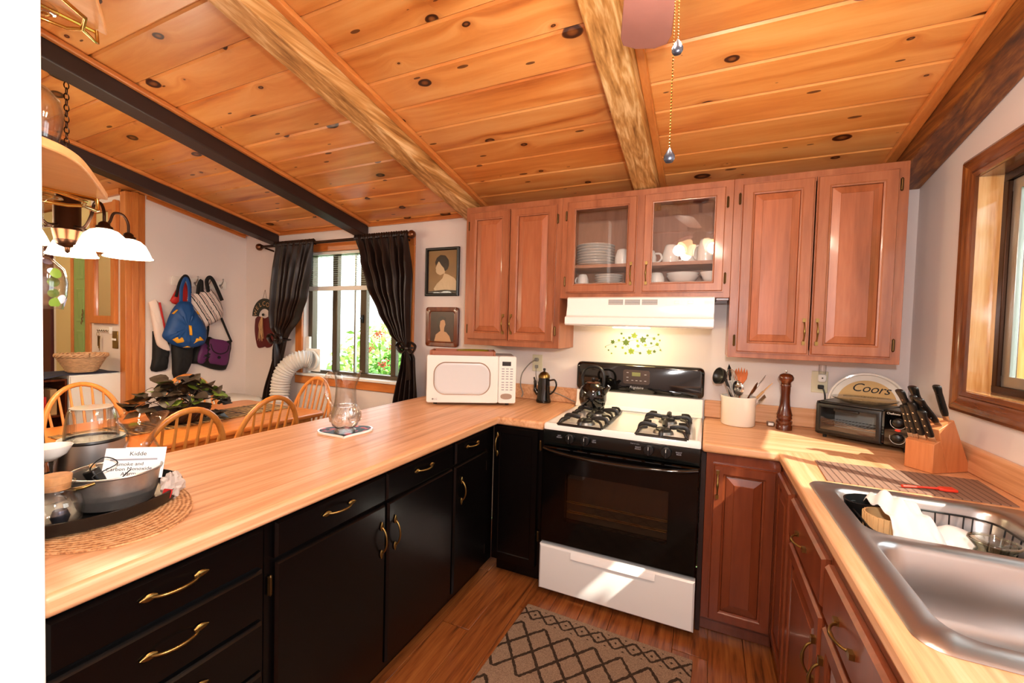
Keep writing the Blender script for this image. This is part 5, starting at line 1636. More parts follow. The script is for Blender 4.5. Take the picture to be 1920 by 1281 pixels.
pt = thing('glass_pitcher', 'cut glass pitcher with handle standing on the heart trivet', 'pitcher', (-1.075, -1.365, CT + 0.0115), 0.0)
def lipped(prof, t, seg, lip, ang, mbo):
    """open vessel whose rim is pulled up and out into a spout at angle ang"""
    rings = []
    n = len(prof)
    full = [(r, z, 0) for r, z in prof] + [(max(0.001, r - t), z, 1) for r, z in prof[::-1][:-1]]
    top = prof[-1][1]
    for r, z, inn in full:
        ring = []
        for i in range(seg):
            a = 2 * PI * i / seg
            w = max(0.0, math.cos(a - ang)) ** 3
            wb = max(0.0, math.cos(a - ang - PI)) ** 4
            k = max(0.0, (z - (top - 0.06)) / 0.06)
            rr = r + lip * w * k * 0.8
            ring.append((max(rr, 1e-4) * math.cos(a), max(rr, 1e-4) * math.sin(a), z + k * k * (lip * 0.75 * w + lip * 0.35 * wb - lip * 0.25 * (1 - w - wb))))
        rings.append(ring)
    if prof[0][0] < 0.01:
        mbo.loft(rings, True, True)
    else:
        mbo.loft(rings + rings[:1], False, False)
    return mbo
lipped([(0.0001, 0), (0.046, 0.0), (0.047, 0.008), (0.036, 0.014), (0.052, 0.03), (0.064, 0.055), (0.063, 0.085), (0.05, 0.118)], 0.004, 40, 0.0, 0, MB()).build('cut_base', 'cut_glass', pt, 60)
lipped([(0.050, 0.1185), (0.047, 0.135), (0.044, 0.17), (0.042, 0.20), (0.044, 0.225), (0.047, 0.255)], 0.003, 40, 0.03, 0.35, MB()).build('neck', 'clear_glass', pt, 60)
MB().tube(spline([(-0.045, -0.016, 0.235), (-0.07, -0.025, 0.26), (-0.088, -0.032, 0.225), (-0.082, -0.03, 0.16), (-0.062, -0.022, 0.12), (-0.052, -0.018, 0.105)], 6), 0.009, 10).build('handle', 'cut_glass', pt, 60)
def gem(a, z, s):
    m = Matrix.Rotation(a, 4, 'Z') @ Matrix.Translation((0.0635, 0, z)) @ Matrix.Rotation(PI / 2, 4, 'Y')
    g = MB().at(m).lathe([(0.022 * s, 0.0), (0.020 * s, 0.003), (0.014 * s, 0.001), (0.010 * s, 0.004), (0.0001, 0.005)], 16)
    return g
for q in range(7):
    gem(2 * PI * q / 7 - 1.2, 0.07, 1.0).build('rosette', 'cut_glass', pt, 30)
for q in range(22):
    a = 2 * PI * q / 22
    MB().tube([(0.053 * math.cos(a), 0.053 * math.sin(a), 0.03), (0.0655 * math.cos(a + 0.22), 0.0655 * math.sin(a + 0.22), 0.06), (0.0635 * math.cos(a + 0.44), 0.0635 * math.sin(a + 0.44), 0.09), (0.052 * math.cos(a + 0.6), 0.052 * math.sin(a + 0.6), 0.116)], 0.0018, 4).build('cut_line', 'cut_glass', pt)

# placemat, oval tray and what stands on it
o = MB().prism(ellipse(0, 0, 0.335, 0.196, 64), 0.0, 0.004, 'z').build('woven_placemat', 'woven', None, smooth=0)
o.location = (-1.075, -2.25, CT + 0.0008)
tag(o, 'oval woven straw placemat under the black tray', 'placemat')
ty = thing('oval_tray', 'black oval tray on the woven placemat at the peninsula end', 'tray', (-1.05, -2.25, CT + 0.0053))
MB().lathe([(0.0001, 0.0), (0.172, 0.0), (0.189, 0.008), (0.195, 0.036), (0.191, 0.037), (0.184, 0.011), (0.17, 0.005), (0.0001, 0.005)], 72, sy=1.02).build('dish', 'black_plastic', ty, 40)
TZ = CT + 0.0108

jr = thing('cork_jar', 'small round glass jar with cork stopper on the black tray', 'jar', (-0.957, -2.335, TZ))
MB().shell([(0.0, 0.0), (0.034, 0.0), (0.046, 0.015), (0.049, 0.04), (0.044, 0.066), (0.031, 0.084), (0.029, 0.092), (0.034, 0.100), (0.034, 0.104)], 0.003, 32).build('body', 'clear_glass', jr, 60)
MB().lathe([(0.0001, 0.088), (0.0255, 0.088), (0.029, 0.118), (0.028, 0.12), (0.0001, 0.12)], 24).build('cork', 'cork', jr, 40)
o = MB().lathe([(0.0001, 0.0), (0.012, 0.002), (0.017, 0.018), (0.012, 0.034), (0.0001, 0.036)], 16).build('dark_token', 'pewter', None, 60)
o.location = (-0.948, -2.330, TZ + 0.006)
tag(o, 'dark metal token inside the cork jar', 'token')

tb = thing('metal_tub', 'small galvanized tub with a ringed side on the black tray', 'tub', (-1.002, -2.205, TZ))
MB().shell([(0.0, 0.0), (0.06, 0.0), (0.075, 0.006), (0.082, 0.03), (0.0835, 0.034), (0.083, 0.038), (0.0845, 0.042), (0.084, 0.046), (0.089, 0.086), (0.092, 0.088)], 0.0018, 40).build('wall', 'galvanized', tb, 40)
MB().tube([(0.0915 * math.cos(a), 0.0915 * math.sin(a), 0.0885) for a in [2 * PI * q / 40 for q in range(40)]], 0.003, 6, True).build('rim', 'galvanized', tb)
MB().at(Matrix.Rotation(0.55, 4, 'Z')).tube(spline([(0.02, -0.092, 0.085), (0.0, -0.110, 0.08), (-0.035, -0.110, 0.08), (-0.055, -0.078, 0.086)], 6), 0.004, 8).build('handle', 'brass', tb, 60)
cd = thing('leaflet', 'white smoke alarm leaflet standing in the galvanized tub', 'leaflet', (-0.992, -2.182, TZ + 0.055), 0)
cd.rotation_euler = (-0.25, 0.12, 1.05)
MB().box(-0.058, 0.058, 0.0, 0.0015, 0.0, 0.082).build('sheet', 'paper', cd, smooth=0)
MB().box(-0.02, 0.066, 0.004, 0.0052, 0.002, 0.084).build('second_sheet', 'paper', cd, smooth=0)
text_mesh('title_lettering', 'Kidde', 0.015, 'ink', cd, face_m(0.008, -0.0004, 0.067))
text_mesh('title_lettering', 'Smoke and\nCarbon Monoxide\nAlarm', 0.0125, 'ink', cd, face_m(-0.005, -0.0004, 0.028))
MB().box(-0.046, 0.050, -0.0006, -0.0001, 0.050, 0.0545).build('title_bar', 'grey_ink', cd, smooth=0)
gl = thing('cable_coil', 'thin black cable looping out of the galvanized tub', 'cable', (-1.002, -2.205, TZ))
MB().tube(spline([(-0.03, -0.03, 0.06), (-0.02, -0.045, 0.10), (0.012, -0.03, 0.13), (0.04, -0.015, 0.115), (0.03, -0.06, 0.09), (0.06, -0.03, 0.075), (0.07, 0.0, 0.1)], 6), 0.0014, 6).build('wire', 'black_rubber', gl, 60)
o = MB().box(-0.014, 0.014, -0.012, 0.012, 0.0, 0.055).build('black_adapter', 'black_plastic', None, bevel=0.004)
o.location = (-1.02, -2.228, TZ + 0.045)
o.rotation_euler = (0.25, -0.3, 0.5)
tag(o, 'small black plug adapter in the galvanized tub', 'adapter')
o = MB().tube([(0, 0, 0), (0, 0, 0.075)], 0.006, 8).build('match_stick', 'light_wood', None)
o.location = (-1.045, -2.215, TZ + 0.03)
o.rotation_euler = (0.2, -0.35, 0)
tag(o, 'short pale wooden peg leaning in the tub', 'peg')

def crumple(u, v):
    a, b = 2 * PI * u, PI * v
    r = 1 + 0.16 * math.sin(3 * a + 4 * b) + 0.12 * math.sin(7 * a - 3 * b) + 0.08 * math.sin(11 * b + 2 * a)
    return (0.026 * r * math.sin(b) * math.cos(a), 0.03 * r * math.sin(b) * math.sin(a), 0.036 - 0.035 * r * math.cos(b) * 0.95)
cb = thing('candy_bag', 'crumpled clear plastic bag with a red label on the tray', 'plastic bag', (-0.921, -2.118, TZ + 0.001), 0.5)
cb.scale = (0.9, 0.9, 0.9)
MB().grid(crumple, 28, 16).build('bag', 'plastic_bag', cb, 30)
MB().prism(rrect(-0.011, 0.011, -0.014, 0.014, 0.003, 3), -0.0012, 0.0, 'y').build('red_label', 'bag_red', cb)
cb.children[-1].location = (0.010, -0.036, 0.024)
cb.children[-1].rotation_euler = (0.1, 0.25, 0.4)

cf = thing('glass_carafe', 'wavy rimmed pinkish glass carafe behind the galvanized tub', 'carafe', (-1.215, -2.058, CT + 0.001))
lipped([(0.0001, 0), (0.045, 0.0), (0.055, 0.012), (0.059, 0.035), (0.055, 0.065), (0.04, 0.10), (0.032, 0.122), (0.036, 0.145), (0.05, 0.17), (0.057, 0.185)], 0.003, 44, 0.036, 0.2, MB()).build('body', 'pink_glass', cf, 60)

bd = thing('blender', 'steel blender base with upturned clear cup on the peninsula', 'blender', (-1.335, -2.13, CT + 0.001))
MB().lathe([(0.0001, 0.0), (0.082, 0.0), (0.084, 0.01), (0.077, 0.112), (0.0001, 0.112)], 40).build('base', 'steel', bd, 40)
MB().lathe([(0.077, 0.1122), (0.079, 0.116), (0.077, 0.122), (0.064, 0.122), (0.062, 0.116), (0.0001, 0.116)], 40).build('collar', 'black_plastic', bd, 40)
MB().lathe([(0.064, 0.1225), (0.060, 0.17), (0.054, 0.205), (0.049, 0.213), (0.0001, 0.214), (0.0001, 0.210), (0.047, 0.209), (0.051, 0.203), (0.057, 0.17), (0.061, 0.1225)], 40, closed=True).build('cup', 'clear_glass', bd, 60)
MB().lathe([(0.0001, 0.2142), (0.049, 0.2142), (0.050, 0.2165), (0.0001, 0.2175)], 40).build('cup_base', 'cream_ceramic', bd, 60)
for q in range(4):
    a = PI * q / 2 + 0.4
    MB().box(-0.002, 0.002, -0.004, 0.004, 0.124, 0.208).build('rib', 'clear_glass', bd)
    bd.children[-1].location = (0.056 * math.cos(a), 0.056 * math.sin(a), 0)
gb = thing('footed_dish', 'small white footed dish near the wall edge on the tray', 'dish', (-1.165, -2.278, TZ))
MB().shell([(0.0, 0.105), (0.012, 0.106), (0.034, 0.122), (0.044, 0.142), (0.045, 0.144)], 0.0025, 28).build('bowl', 'ceramic', gb, 60)
MB().lathe([(0.0001, 0.0), (0.034, 0.0), (0.032, 0.004), (0.008, 0.012), (0.007, 0.09), (0.012, 0.1045), (0.0001, 0.1045)], 24).build('stem', 'clear_glass', gb, 60)
cm = thing('thermal_carafe', 'tall black thermal carafe against the white wall', 'carafe', (-1.36, -2.285, CT + 0.001), PI)
MB().lathe([(0.0001, 0.0), (0.05, 0.0), (0.054, 0.01), (0.06, 0.09), (0.056, 0.17), (0.042, 0.215), (0.035, 0.235), (0.0001, 0.24)], 32).build('body', 'black_plastic', cm, 60)
MB().tube(spline([(0.0, 0.04, 0.215), (0.0, 0.085, 0.2), (0.0, 0.09, 0.12), (0.0, 0.058, 0.07)], 6), 0.008, 8).build('handle', 'black_plastic', cm, 60)

# ------------------------------------------------------------------ rug
rg = MB().prism(rrect(-0.388, 0.388, -1.15, 0.0, 0.006, 2), 0.0, 0.009, 'z').build('kitchen_rug', 'rug', None, bevel=0.003)
rg.location = (-0.005, -0.81, 0.001)
rg.rotation_euler = (0, 0, -0.03)
tag(rg, 'tan kitchen rug with dark diamond lines in front of the range', 'rug')

# ------------------------------------------------------------------ stemware shelf on the near wall
ss = thing('stemware_shelf', 'two-tier quarter round wooden shelf with brass stemware rails', 'shelf', (0, 0, 0))
arc = spline([(-0.668, -2.4545, 0), (-0.69, -2.410, 0), (-0.73, -2.372, 0), (-0.79, -2.335, 0), (-0.86, -2.297, 0), (-0.93, -2.259, 0), (-1.0, -2.222, 0)], 4)
poly = [(p.x, p.y) for p in arc] + [(-1.0, -2.4545)]
for z in (2.111, 1.705):
    b = MB().prism(poly, z, z + 0.018, 'z').build('board', 'shelf_wood', ss, bevel=0.003)
    MB().tube([(-1.0, -2.452, z - 0.004), (-1.0, -2.245, z - 0.004)], 0.0045, 8).build('brass_strip', 'bright_brass', b)
    rl = MB().tube([(-0.995, -2.245, z - 0.002), (-0.995, -2.243, z - 0.030), (-0.985, -2.252, z - 0.034), (-0.955, -2.285, z - 0.034), (-0.90, -2.300, z - 0.034), (-0.86, -2.36, z - 0.034), (-0.86, -2.452, z - 0.034)], 0.004, 8)
    rl.tube([(-1.0, -2.452, z - 0.034), (-1.0, -2.35, z - 0.034), (-0.985, -2.30, z - 0.034), (-0.955, -2.285, z - 0.034)], 0.004, 8)
    rl.build('stemware_rail', 'bright_brass', b, 60)
MB().box(-1.0, -0.985, -2.4548, -2.43, 1.723, 2.11).build('back_rail', 'oak_orange', ss)
def wineglass(label, z, x, y, mat, painted, drop=0.06):
    """hung upside down by its foot"""
    t = thing('wine_glass', label, 'wine glass', (x, y, z), 0, 'stemware hanging from the shelf')
    MB().lathe([(0.0001, 0.0), (0.034, -0.001), (0.035, -0.004), (0.012, -0.007), (0.0045, -0.016), (0.004, -0.079 - drop), (0.0001, -0.08 - drop)], 28).build('foot', 'clear_glass', t, 60)
    prof = [(0.002, -0.078), (0.018, -0.084), (0.036, -0.105), (0.042, -0.135), (0.040, -0.165), (0.034, -0.196), (0.033, -0.196), (0.039, -0.165), (0.0405, -0.135), (0.034, -0.107), (0.016, -0.087), (0.001, -0.082)]
    prof = [(a, b - drop) for a, b in prof]
    MB().lathe(prof, 32).build('bowl', 'clear_glass', t, 60)
    if painted:
        MB().lathe([(a, b - drop) for a, b in ((0.0185, -0.0835), (0.0365, -0.1045), (0.0426, -0.135), (0.0406, -0.165), (0.0352, -0.19))], 32).build('painted_decor', painted, t, 60)
    else:
        MB().tube([(0.0425 * math.cos(a), 0.0425 * math.sin(a), -0.118 - drop) for a in (-0.55, -0.4, -0.25)], [0.003, 0.007, 0.003], 8, flat=0.3).build('painted_mark', 'bag_red', t, 60)
    return t
wineglass('clear wine glass hanging upside down from the upper shelf rail', 2.111 - 0.028, -0.955, -2.360, 'clear_glass', None, 0.09)
wineglass('flower painted wine glass hanging upside down from the lower shelf rail', 1.705 - 0.028, -0.955, -2.355, 'clear_glass', 'painted_flowers', 0.055)

# ------------------------------------------------------------------ dining table and chairs
tbx0, tbx1, tby0, tby1 = -3.16, -2.21, -1.80, -0.45
dt = thing('dining_table', 'orange oak dining table behind the peninsula', 'table', ((tbx0 + tbx1) / 2, (tby0 + tby1) / 2, 0))
hx, hy = (tbx1 - tbx0) / 2, (tby1 - tby0) / 2
MB().prism(rrect(-hx, hx, -hy, hy, 0.06, 5), 0.712, 0.742, 'z').build('table_top', 'oak_table', dt, bevel=0.010, seg=3)
MB().box(-hx + 0.08, hx - 0.08, -hy + 0.08, -hy + 0.10, 0.63, 0.711).box(-hx + 0.08, hx - 0.08, hy - 0.10, hy - 0.08, 0.63, 0.711).box(-hx + 0.08, -hx + 0.10, -hy + 0.10, hy - 0.10, 0.63, 0.711).box(hx - 0.10, hx - 0.08, -hy + 0.10, hy - 0.10, 0.63, 0.711).build('apron', 'oak_orange', dt, smooth=0)
MB().lathe([(0.0001, 0.06), (0.06, 0.06), (0.065, 0.2), (0.045, 0.3), (0.06, 0.5), (0.09, 0.68), (0.16, 0.711), (0.0001, 0.711)], 24).build('pedestal', 'oak_orange', dt, 60)
for sx in (-1, 1):
    for sy in (-1, 1):
        MB().tube(spline([(sx * 0.03, sy * 0.03, 0.16), (sx * 0.1, sy * 0.1, 0.12), (sx * 0.19, sy * 0.19, 0.022)], 5), 0.02, 10).build('foot', 'oak_orange', dt, 60)
o = MB().grid(lambda u, v: (-2.88 + 0.34 * u, -1.74 + 1.24 * v, 0.7435 + 0.0012 * math.sin(20 * v) * math.sin(5 * u)), 6, 24).build('table_runner', 'runner', None, 180, solid=0.002)
o.location.z = 0.0022
tag(o, 'patterned brown table runner along the dining table', 'table runner')

def make_chair(label):
    """bow-back Windsor chair facing +y, origin on the floor under the seat"""
    t = thing('windsor_chair', label, 'chair', (0, 0, 0), 0, 'bow-back chairs around the dining table')
    seat = [(0.21 * math.copysign(abs(math.cos(a)) ** 0.8, math.cos(a)) * (1.0 + 0.06 * math.sin(a)), 0.20 * math.copysign(abs(math.sin(a)) ** 0.85, math.sin(a))) for a in [2 * PI * q / 32 for q in range(32)]]
    MB().loft([[(x * 0.93, y * 0.93, 0.425) for x, y in seat], [(x, y, 0.437) for x, y in seat], [(x, y, 0.452) for x, y in seat], [(x * 0.95, y * 0.95, 0.46) for x, y in seat], [(x * 0.6, y * 0.55 - 0.01, 0.447) for x, y in seat]]).build('seat', 'oak_orange', t, 50)
    def bow(a):
        s = math.sin(a) ** 0.75 if math.sin(a) > 0 else 0
        z = 0.455 + 0.505 * s
        return (0.205 * math.cos(a) * (1 + 0.10 * s), -0.165 - 0.115 * s - 0.02 * math.sin(a), z)
    MB().tube([bow(PI * q / 28) for q in range(29)], 0.0135, 10, flat=1.15).build('bow', 'oak_orange', t, 60)
    for q in range(7):
        bx = -0.135 + q * 0.045
        tx = bx * 1.22
        # find the bow height over this spindle
        best = min((abs(bow(PI * k / 200)[0] - tx), bow(PI * k / 200)) for k in range(201))[1]
        MB().tube([(bx, -0.165, 0.455), ((bx + tx) / 2, (-0.165 + best[1]) / 2, (0.455 + best[2]) / 2), best], [0.0075, 0.0085, 0.006], 8).build('spindle', 'oak_orange', t, 60)
    feet = []
    for sx in (-1, 1):
        for sy in (-1, 1):
            a, b = Vector((sx * 0.13, sy * 0.12, 0.43)), Vector((sx * 0.20, sy * 0.19, 0.004))
            MB().tube([a, a.lerp(b, 0.3), a.lerp(b, 0.55), a.lerp(b, 0.62), b], [0.014, 0.019, 0.021, 0.016, 0.011], 10).build('leg', 'oak_orange', t, 60)
            feet.append((sx, sy))
    for sx in (-1, 1):
        MB().tube([(sx * 0.165, -0.155, 0.2), (sx * 0.165, 0.0, 0.2), (sx * 0.165, 0.155, 0.2)], [0.009, 0.013, 0.009], 8).build('stretcher', 'oak_orange', t, 60)
    MB().tube([(-0.165, 0, 0.2), (0, 0, 0.2), (0.165, 0, 0.2)], [0.009, 0.012, 0.009], 8).build('stretcher', 'oak_orange', t, 60)
    return t
ch0 = make_chair('oak bow-back chair with its back to the peninsula, nearer the window')
def place(c, bx, by, rz):
    """put the middle of the chair's bow at (bx, by)"""
    off = Matrix.Rotation(rz, 3, 'Z') @ Vector((0, -0.29, 0))
    c.location = (bx - off.x, by - off.y, 0.0015)
    c.rotation_euler = (0, 0, rz)
place(ch0, -1.93, -1.09, PI / 2)
place(dup(ch0, None, None, None, 'oak bow-back chair with its back to the peninsula, behind the glass carafe'), -1.93, -1.54, PI / 2)
place(dup(ch0, None, None, None, 'oak bow-back chair at the window end of the dining table'), -2.47, -0.32, PI)
place(dup(ch0, None, None, None, 'oak bow-back chair across the table below the hanging bags'), -3.36, -0.80, -PI / 2)
place(dup(ch0, None, None, None, 'oak bow-back chair across the table in front of the white chest'), -3.36, -1.43, -PI / 2)

# ------------------------------------------------------------------ table plant
pp = thing('potted_plant', 'dark leafed heart-leaf plant in a dark woven basket on the table', 'plant', (-2.70, -1.19, 0.7475))
bks = MB().shell([(0.0, 0.0), (0.10, 0.0), (0.125, 0.02), (0.15, 0.09), (0.155, 0.095)], 0.006, 32, sy=1.15).build('basket', 'wicker_dark', pp, 60)
for q in range(24):
    a = 2 * PI * q / 24
    MB().tube([(0.128 * math.cos(a), 0.147 * math.sin(a), 0.018), (0.15 * math.cos(a + 0.26), 0.172 * math.sin(a + 0.26), 0.08)], 0.004, 5).build('weave', 'bronze' if q % 2 else 'wicker_dark', bks)
def leaf_mesh(mat, curl):
    pts = [(0, -0.02), (0.22, -0.13), (0.45, -0.06), (0.56, 0.18), (0.50, 0.48), (0.28, 0.76), (0, 0.92), (-0.28, 0.76), (-0.50, 0.48), (-0.56, 0.18), (-0.45, -0.06), (-0.22, -0.13)]
    m = MB()
    v = [(0, 0.35, 0.0)] + [(x, y, curl * (x * x * 1.2) - 0.25 * (y - 0.4) ** 2 * curl * 2 - 0.12 * abs(x)) for x, y in pts]
    m.add(v, [(0, i, i % 12 + 1) for i in range(1, 13)])
    o = m.build('leaf', mat, None, 180)
    me = o.data
    bpy.data.objects.remove(o)
    return me
LM = [leaf_mesh('leaf_dark', 0.5), leaf_mesh('leaf_dark', -0.5), leaf_mesh('leaf_green', 0.4)]
rnd = random.Random(11)
for q in range(110):
    a = rnd.uniform(0, 2 * PI)
    rr = rnd.uniform(0.02, 1.0) ** 0.6
    px_, py_ = 0.17 * rr * math.cos(a), 0.27 * rr * math.sin(a)
    pz_ = 0.09 + 0.185 * (1 - rr ** 2) * rnd.uniform(0.55, 1.0) + rnd.uniform(0.0, 0.03)
    if rr > 0.93:
        pz_ = rnd.uniform(0.04, 0.10)
    s = rnd.uniform(0.055, 0.10)
    o = put('leaf', LM[2] if rnd.random() < 0.2 else LM[rnd.randint(0, 1)], pp, (px_, py_, pz_), (rnd.uniform(-0.9, 0.5), rnd.uniform(-0.5, 0.5), a - PI / 2 + rnd.uniform(-0.9, 0.9)))
    o.scale = (s, s, s)
stm = random.Random(5)
for q in range(16):
    a = 2 * PI * q / 16
    e = (0.14 * math.cos(a), 0.24 * math.sin(a), 0.1 + stm.uniform(0, 0.1))
    MB().tube(spline([(0.03 * math.cos(a), 0.03 * math.sin(a), 0.04), (e[0] * 0.6, e[1] * 0.6, e[2] + 0.03), e], 4), 0.0022, 5).build('stem', 'stem_brown', pp)

# ------------------------------------------------------------------ air conditioner and its hose
ac = thing('air_conditioner', 'white portable air conditioner behind the dining table by the corner', 'air conditioner', (-3.52, -0.37, 0))
MB().loft([[(x, y, z) for x, y in rrect(-0.24 + i, 0.24 - i, -0.17 + i, 0.19 - i, 0.07, 5)] for z, i in ((0.04, 0.01), (0.06, 0.0), (0.67, 0.0), (0.70, 0.008), (0.718, 0.03))]).build('body', 'white_plastic', ac, 50)
for q in range(6):
    MB().box(-0.16, 0.16, -0.174, -0.169, 0.46 + q * 0.025, 0.47 + q * 0.025).build('grille_slat', 'grey_cord', ac, bevel=0.002)
for sx in (-1, 1):
    for sy in (-1, 1):
        MB().lathe([(0.018, 0.0015), (0.022, 0.02), (0.018, 0.0395)], 10, (sx * 0.18, sy * 0.13, 0)).build('castor', 'black_rubber', ac)
hs = thing('vent_hose', 'white corrugated exhaust hose curving from the window to the floor unit', 'hose', (0, 0, 0))
path = spline([(-2.93, -0.008, 1.065), (-2.965, -0.07, 1.075), (-3.03, -0.13, 1.03), (-3.085, -0.17, 0.93), (-3.105, -0.18, 0.80), (-3.10, -0.20, 0.66), (-3.14, -0.22, 0.54)], 14)
hr = [0.078 + 0.007 * math.sin(i * 2.2) for i in range(len(path))]
MB().tube(path, hr, 20).build('duct', 'grey_duct', hs, 60)
MB().lathe([(0.088, -0.012), (0.088, 0.012), (0.07, 0.012), (0.07, -0.012)], 24, (-2.925, 0.002, 1.065), 'y', closed=True).build('collar', 'white_plastic', hs)
MB().box(-3.02, -2.84, 0.016, 0.03, 0.96, 1.17).build('adapter_plate', 'white_plastic', hs, bevel=0.004)

# ------------------------------------------------------------------ curtains on their rod
cr_ = thing('curtain_rod', 'bronze curtain rod with ball finials above the dining window', 'curtain rod', (0, -0.095, 0))
MB().tube([(-3.49, 0, 2.118), (-1.775, 0, 2.118)], 0.013, 12).build('rod', 'dark_bronze', cr_, 60)
for fx in (-3.51, -1.75):
    s = 1 if fx > -2 else -1
    MB().lathe([(0.0001, -0.034), (0.02, -0.028), (0.033, -0.008), (0.033, 0.008), (0.02, 0.028), (0.0001, 0.034)], 20, (fx + s * 0.02, 0, 2.118), 'x').build('finial', 'copper_bronze', cr_, 60)
    MB().lathe([(0.014, -0.012), (0.02, 0.0), (0.014, 0.012)], 16, (fx - s * 0.022, 0, 2.118), 'x').build('collar', 'dark_bronze', cr_, 60)
    MB().tube([(fx - s * 0.06, 0, 2.105), (fx - s * 0.06, 0.09, 2.09)], 0.008, 8).build('bracket', 'dark_bronze', cr_)

def interp(tab, z):
    tab = sorted(tab, key=lambda p: -p[1])
    for (x0, z0), (x1, z1) in zip(tab, tab[1:]):
        if z0 >= z >= z1:
            f = (z0 - z) / (z0 - z1)
            f = f * f * (3 - 2 * f) * 0.5 + f * 0.5
            return x0 + (x1 - x0) * f
    return tab[0][0] if z > tab[0][1] else tab[-1][0]
def curtain(label, left, right, top, tie, bot, n, bow_x):
    t = thing('curtain', label, 'curtain', (0, 0, 0), 0, 'brown satin curtains')
    def up(u, v):
        z = top + (tie - top) * v
        xl, xr = interp(left, z), interp(right, z)
        w = xr - xl
        amp = 0.034 * (0.35 + 0.65 * min(1, v * 4)) * (0.55 + 0.45 * min(1, w / 0.4))
        ph = n * 2 * PI * u + 0.8 * math.sin(3 * v + u * 6)
        y = -0.105 - 0.02 * math.sin(PI * v) * (1 if v < 1 else 0) + amp * math.sin(ph) + 0.3 * amp * math.sin(2.3 * ph + 1)
        if v < 0.03:
            z += 0.008 * math.sin(ph * 1.5)
        return (xl + w * u + 0.004 * math.sin(ph * 1.3), min(y, -0.06), z)
    MB().grid(up, 120, 60).build('drape', 'curtain', t, 180, solid=0.003)
    # gathered heading on the rod
    def head(u, v):
        a = -PI * 0.15 + 1.3 * PI * v
        ph = n * 3.1 * 2 * PI * u
        r = 0.02 + 0.006 * math.sin(ph)
        return (interp(left, top) + (interp(right, top) - interp(left, top)) * u, -0.095 - r * math.cos(a), 2.118 + (r + 0.012 * (0.5 + 0.5 * math.sin(ph + 1))) * math.sin(a))
    MB().grid(head, 120, 10).build('heading', 'curtain', t, 180, solid=0.003)
    def low(u, v):
        z = tie - 0.004 + (bot - tie) * v
        xl, xr = interp(left, z), interp(right, z)
        w = xr - xl
        ph = (n * 0.7) * 2 * PI * u
        return (xl + w * u, min(-0.055, -0.105 + (0.018 + 0.024 * v) * math.sin(ph + v)), z)
    MB().grid(low, 90, 40).build('tail', 'curtain', t, 180, solid=0.003)
    b = MB()
    for s in (-1, 1):
        b.tube(spline([(bow_x, -0.16, tie), (bow_x + s * 0.04, -0.185, tie + 0.05), (bow_x + s * 0.085, -0.18, tie + 0.02), (bow_x + s * 0.05, -0.17, tie - 0.03), (bow_x, -0.16, tie)], 5), 0.02, 8, flat=0.4)
    b.tube([(bow_x, -0.175, tie), (bow_x + 0.012, -0.165, tie - 0.10), (bow_x + 0.02, -0.16, tie - 0.24)], [0.012, 0.028, 0.036], 8, flat=0.25)
    b.tube([(bow_x, -0.175, tie), (bow_x - 0.016, -0.165, tie - 0.09), (bow_x - 0.022, -0.16, tie - 0.18)], [0.012, 0.025, 0.03], 8, flat=0.25)
    b.lathe([(0.0001, -0.02), (0.018, -0.012), (0.02, 0.0), (0.018, 0.012), (0.0001, 0.02)], 12, (bow_x, -0.17, tie))
    b.build('tie_bow', 'curtain', t, 60)
    xl, xr = interp(left, tie), interp(right, tie)
    MB().tube([((xl + xr) / 2 + ((xr - xl) / 2 + 0.006) * math.cos(a), -0.10 + 0.062 * math.sin(a) - 0.006, tie) for a in [2 * PI * q / 24 for q in range(24)]], 0.016, 8, True, flat=0.5).build('tie_band', 'curtain', t, 60)
    return t
curtain('dark brown satin curtain tied back at the left of the dining window',
        [(-3.30, 2.13), (-3.29, 1.904), (-3.31, 1.684), (-3.335, 1.462), (-3.322, 1.358), (-3.215, 1.243), (-3.296, 1.091), (-3.43, 0.717), (-3.50, 0.45)],
        [(-2.79, 2.14), (-2.808, 1.888), (-2.863, 1.637), (-2.941, 1.467), (-3.115, 1.276), (-3.136, 1.246), (-3.19, 1.023), (-3.21, 0.739), (-3.215, 0.45)], 2.125, 1.246, 0.46, 7, -3.185)
curtain('dark brown satin curtain tied back at the right of the dining window',
        [(-2.31, 2.13), (-2.237, 1.947), (-2.147, 1.724), (-2.025, 1.517), (-1.907, 1.341), (-1.785, 1.233), (-1.80, 1.17), (-1.886, 0.79), (-1.92, 0.45)],
        [(-1.765, 2.145), (-1.71, 1.79), (-1.72, 1.421), (-1.725, 1.235), (-1.665, 1.16), (-1.638, 0.851), (-1.63, 0.45)], 2.125, 1.233, 0.46, 7, -1.695)

# ------------------------------------------------------------------ pictures beside the window
p1 = thing('framed_photo', 'black framed sepia portrait photograph right of the curtain', 'picture', (-1.4965, 0, 1.832))
MB().rects(-0.153, 0.153, -0.187, 0.187, [(0, -0.001), (0, -0.022), (0.006, -0.026), (0.016, -0.024), (0.022, -0.014), (0.022, -0.004)], True, False).build('frame', 'black_plastic', p1, 30)
MB().box(-0.131, 0.131, -0.006, -0.004, -0.165, 0.165).build('print_ground', 'sepia_mid', p1, smooth=0)
FIG = lambda pts, y, m, nm='print_figure': MB().prism(pts, y, y + 0.0006, 'y').build(nm, m, p1, smooth=0)
FIG([(-0.05, -0.09), (0.0, -0.05), (0.015, -0.012), (0.05, -0.02), (0.11, -0.05), (0.13, -0.08), (0.13, -0.165), (-0.05, -0.165), (-0.08, -0.13)], -0.0068, 'sepia_light')
FIG([(-0.052, 0.055), (-0.066, 0.03), (-0.06, 0.024), (-0.062, 0.005), (-0.05, -0.012), (-0.02, -0.025), (0.02, -0.01), (0.03, 0.03), (0.0, 0.075), (-0.04, 0.08)], -0.0076, 'sepia_light')
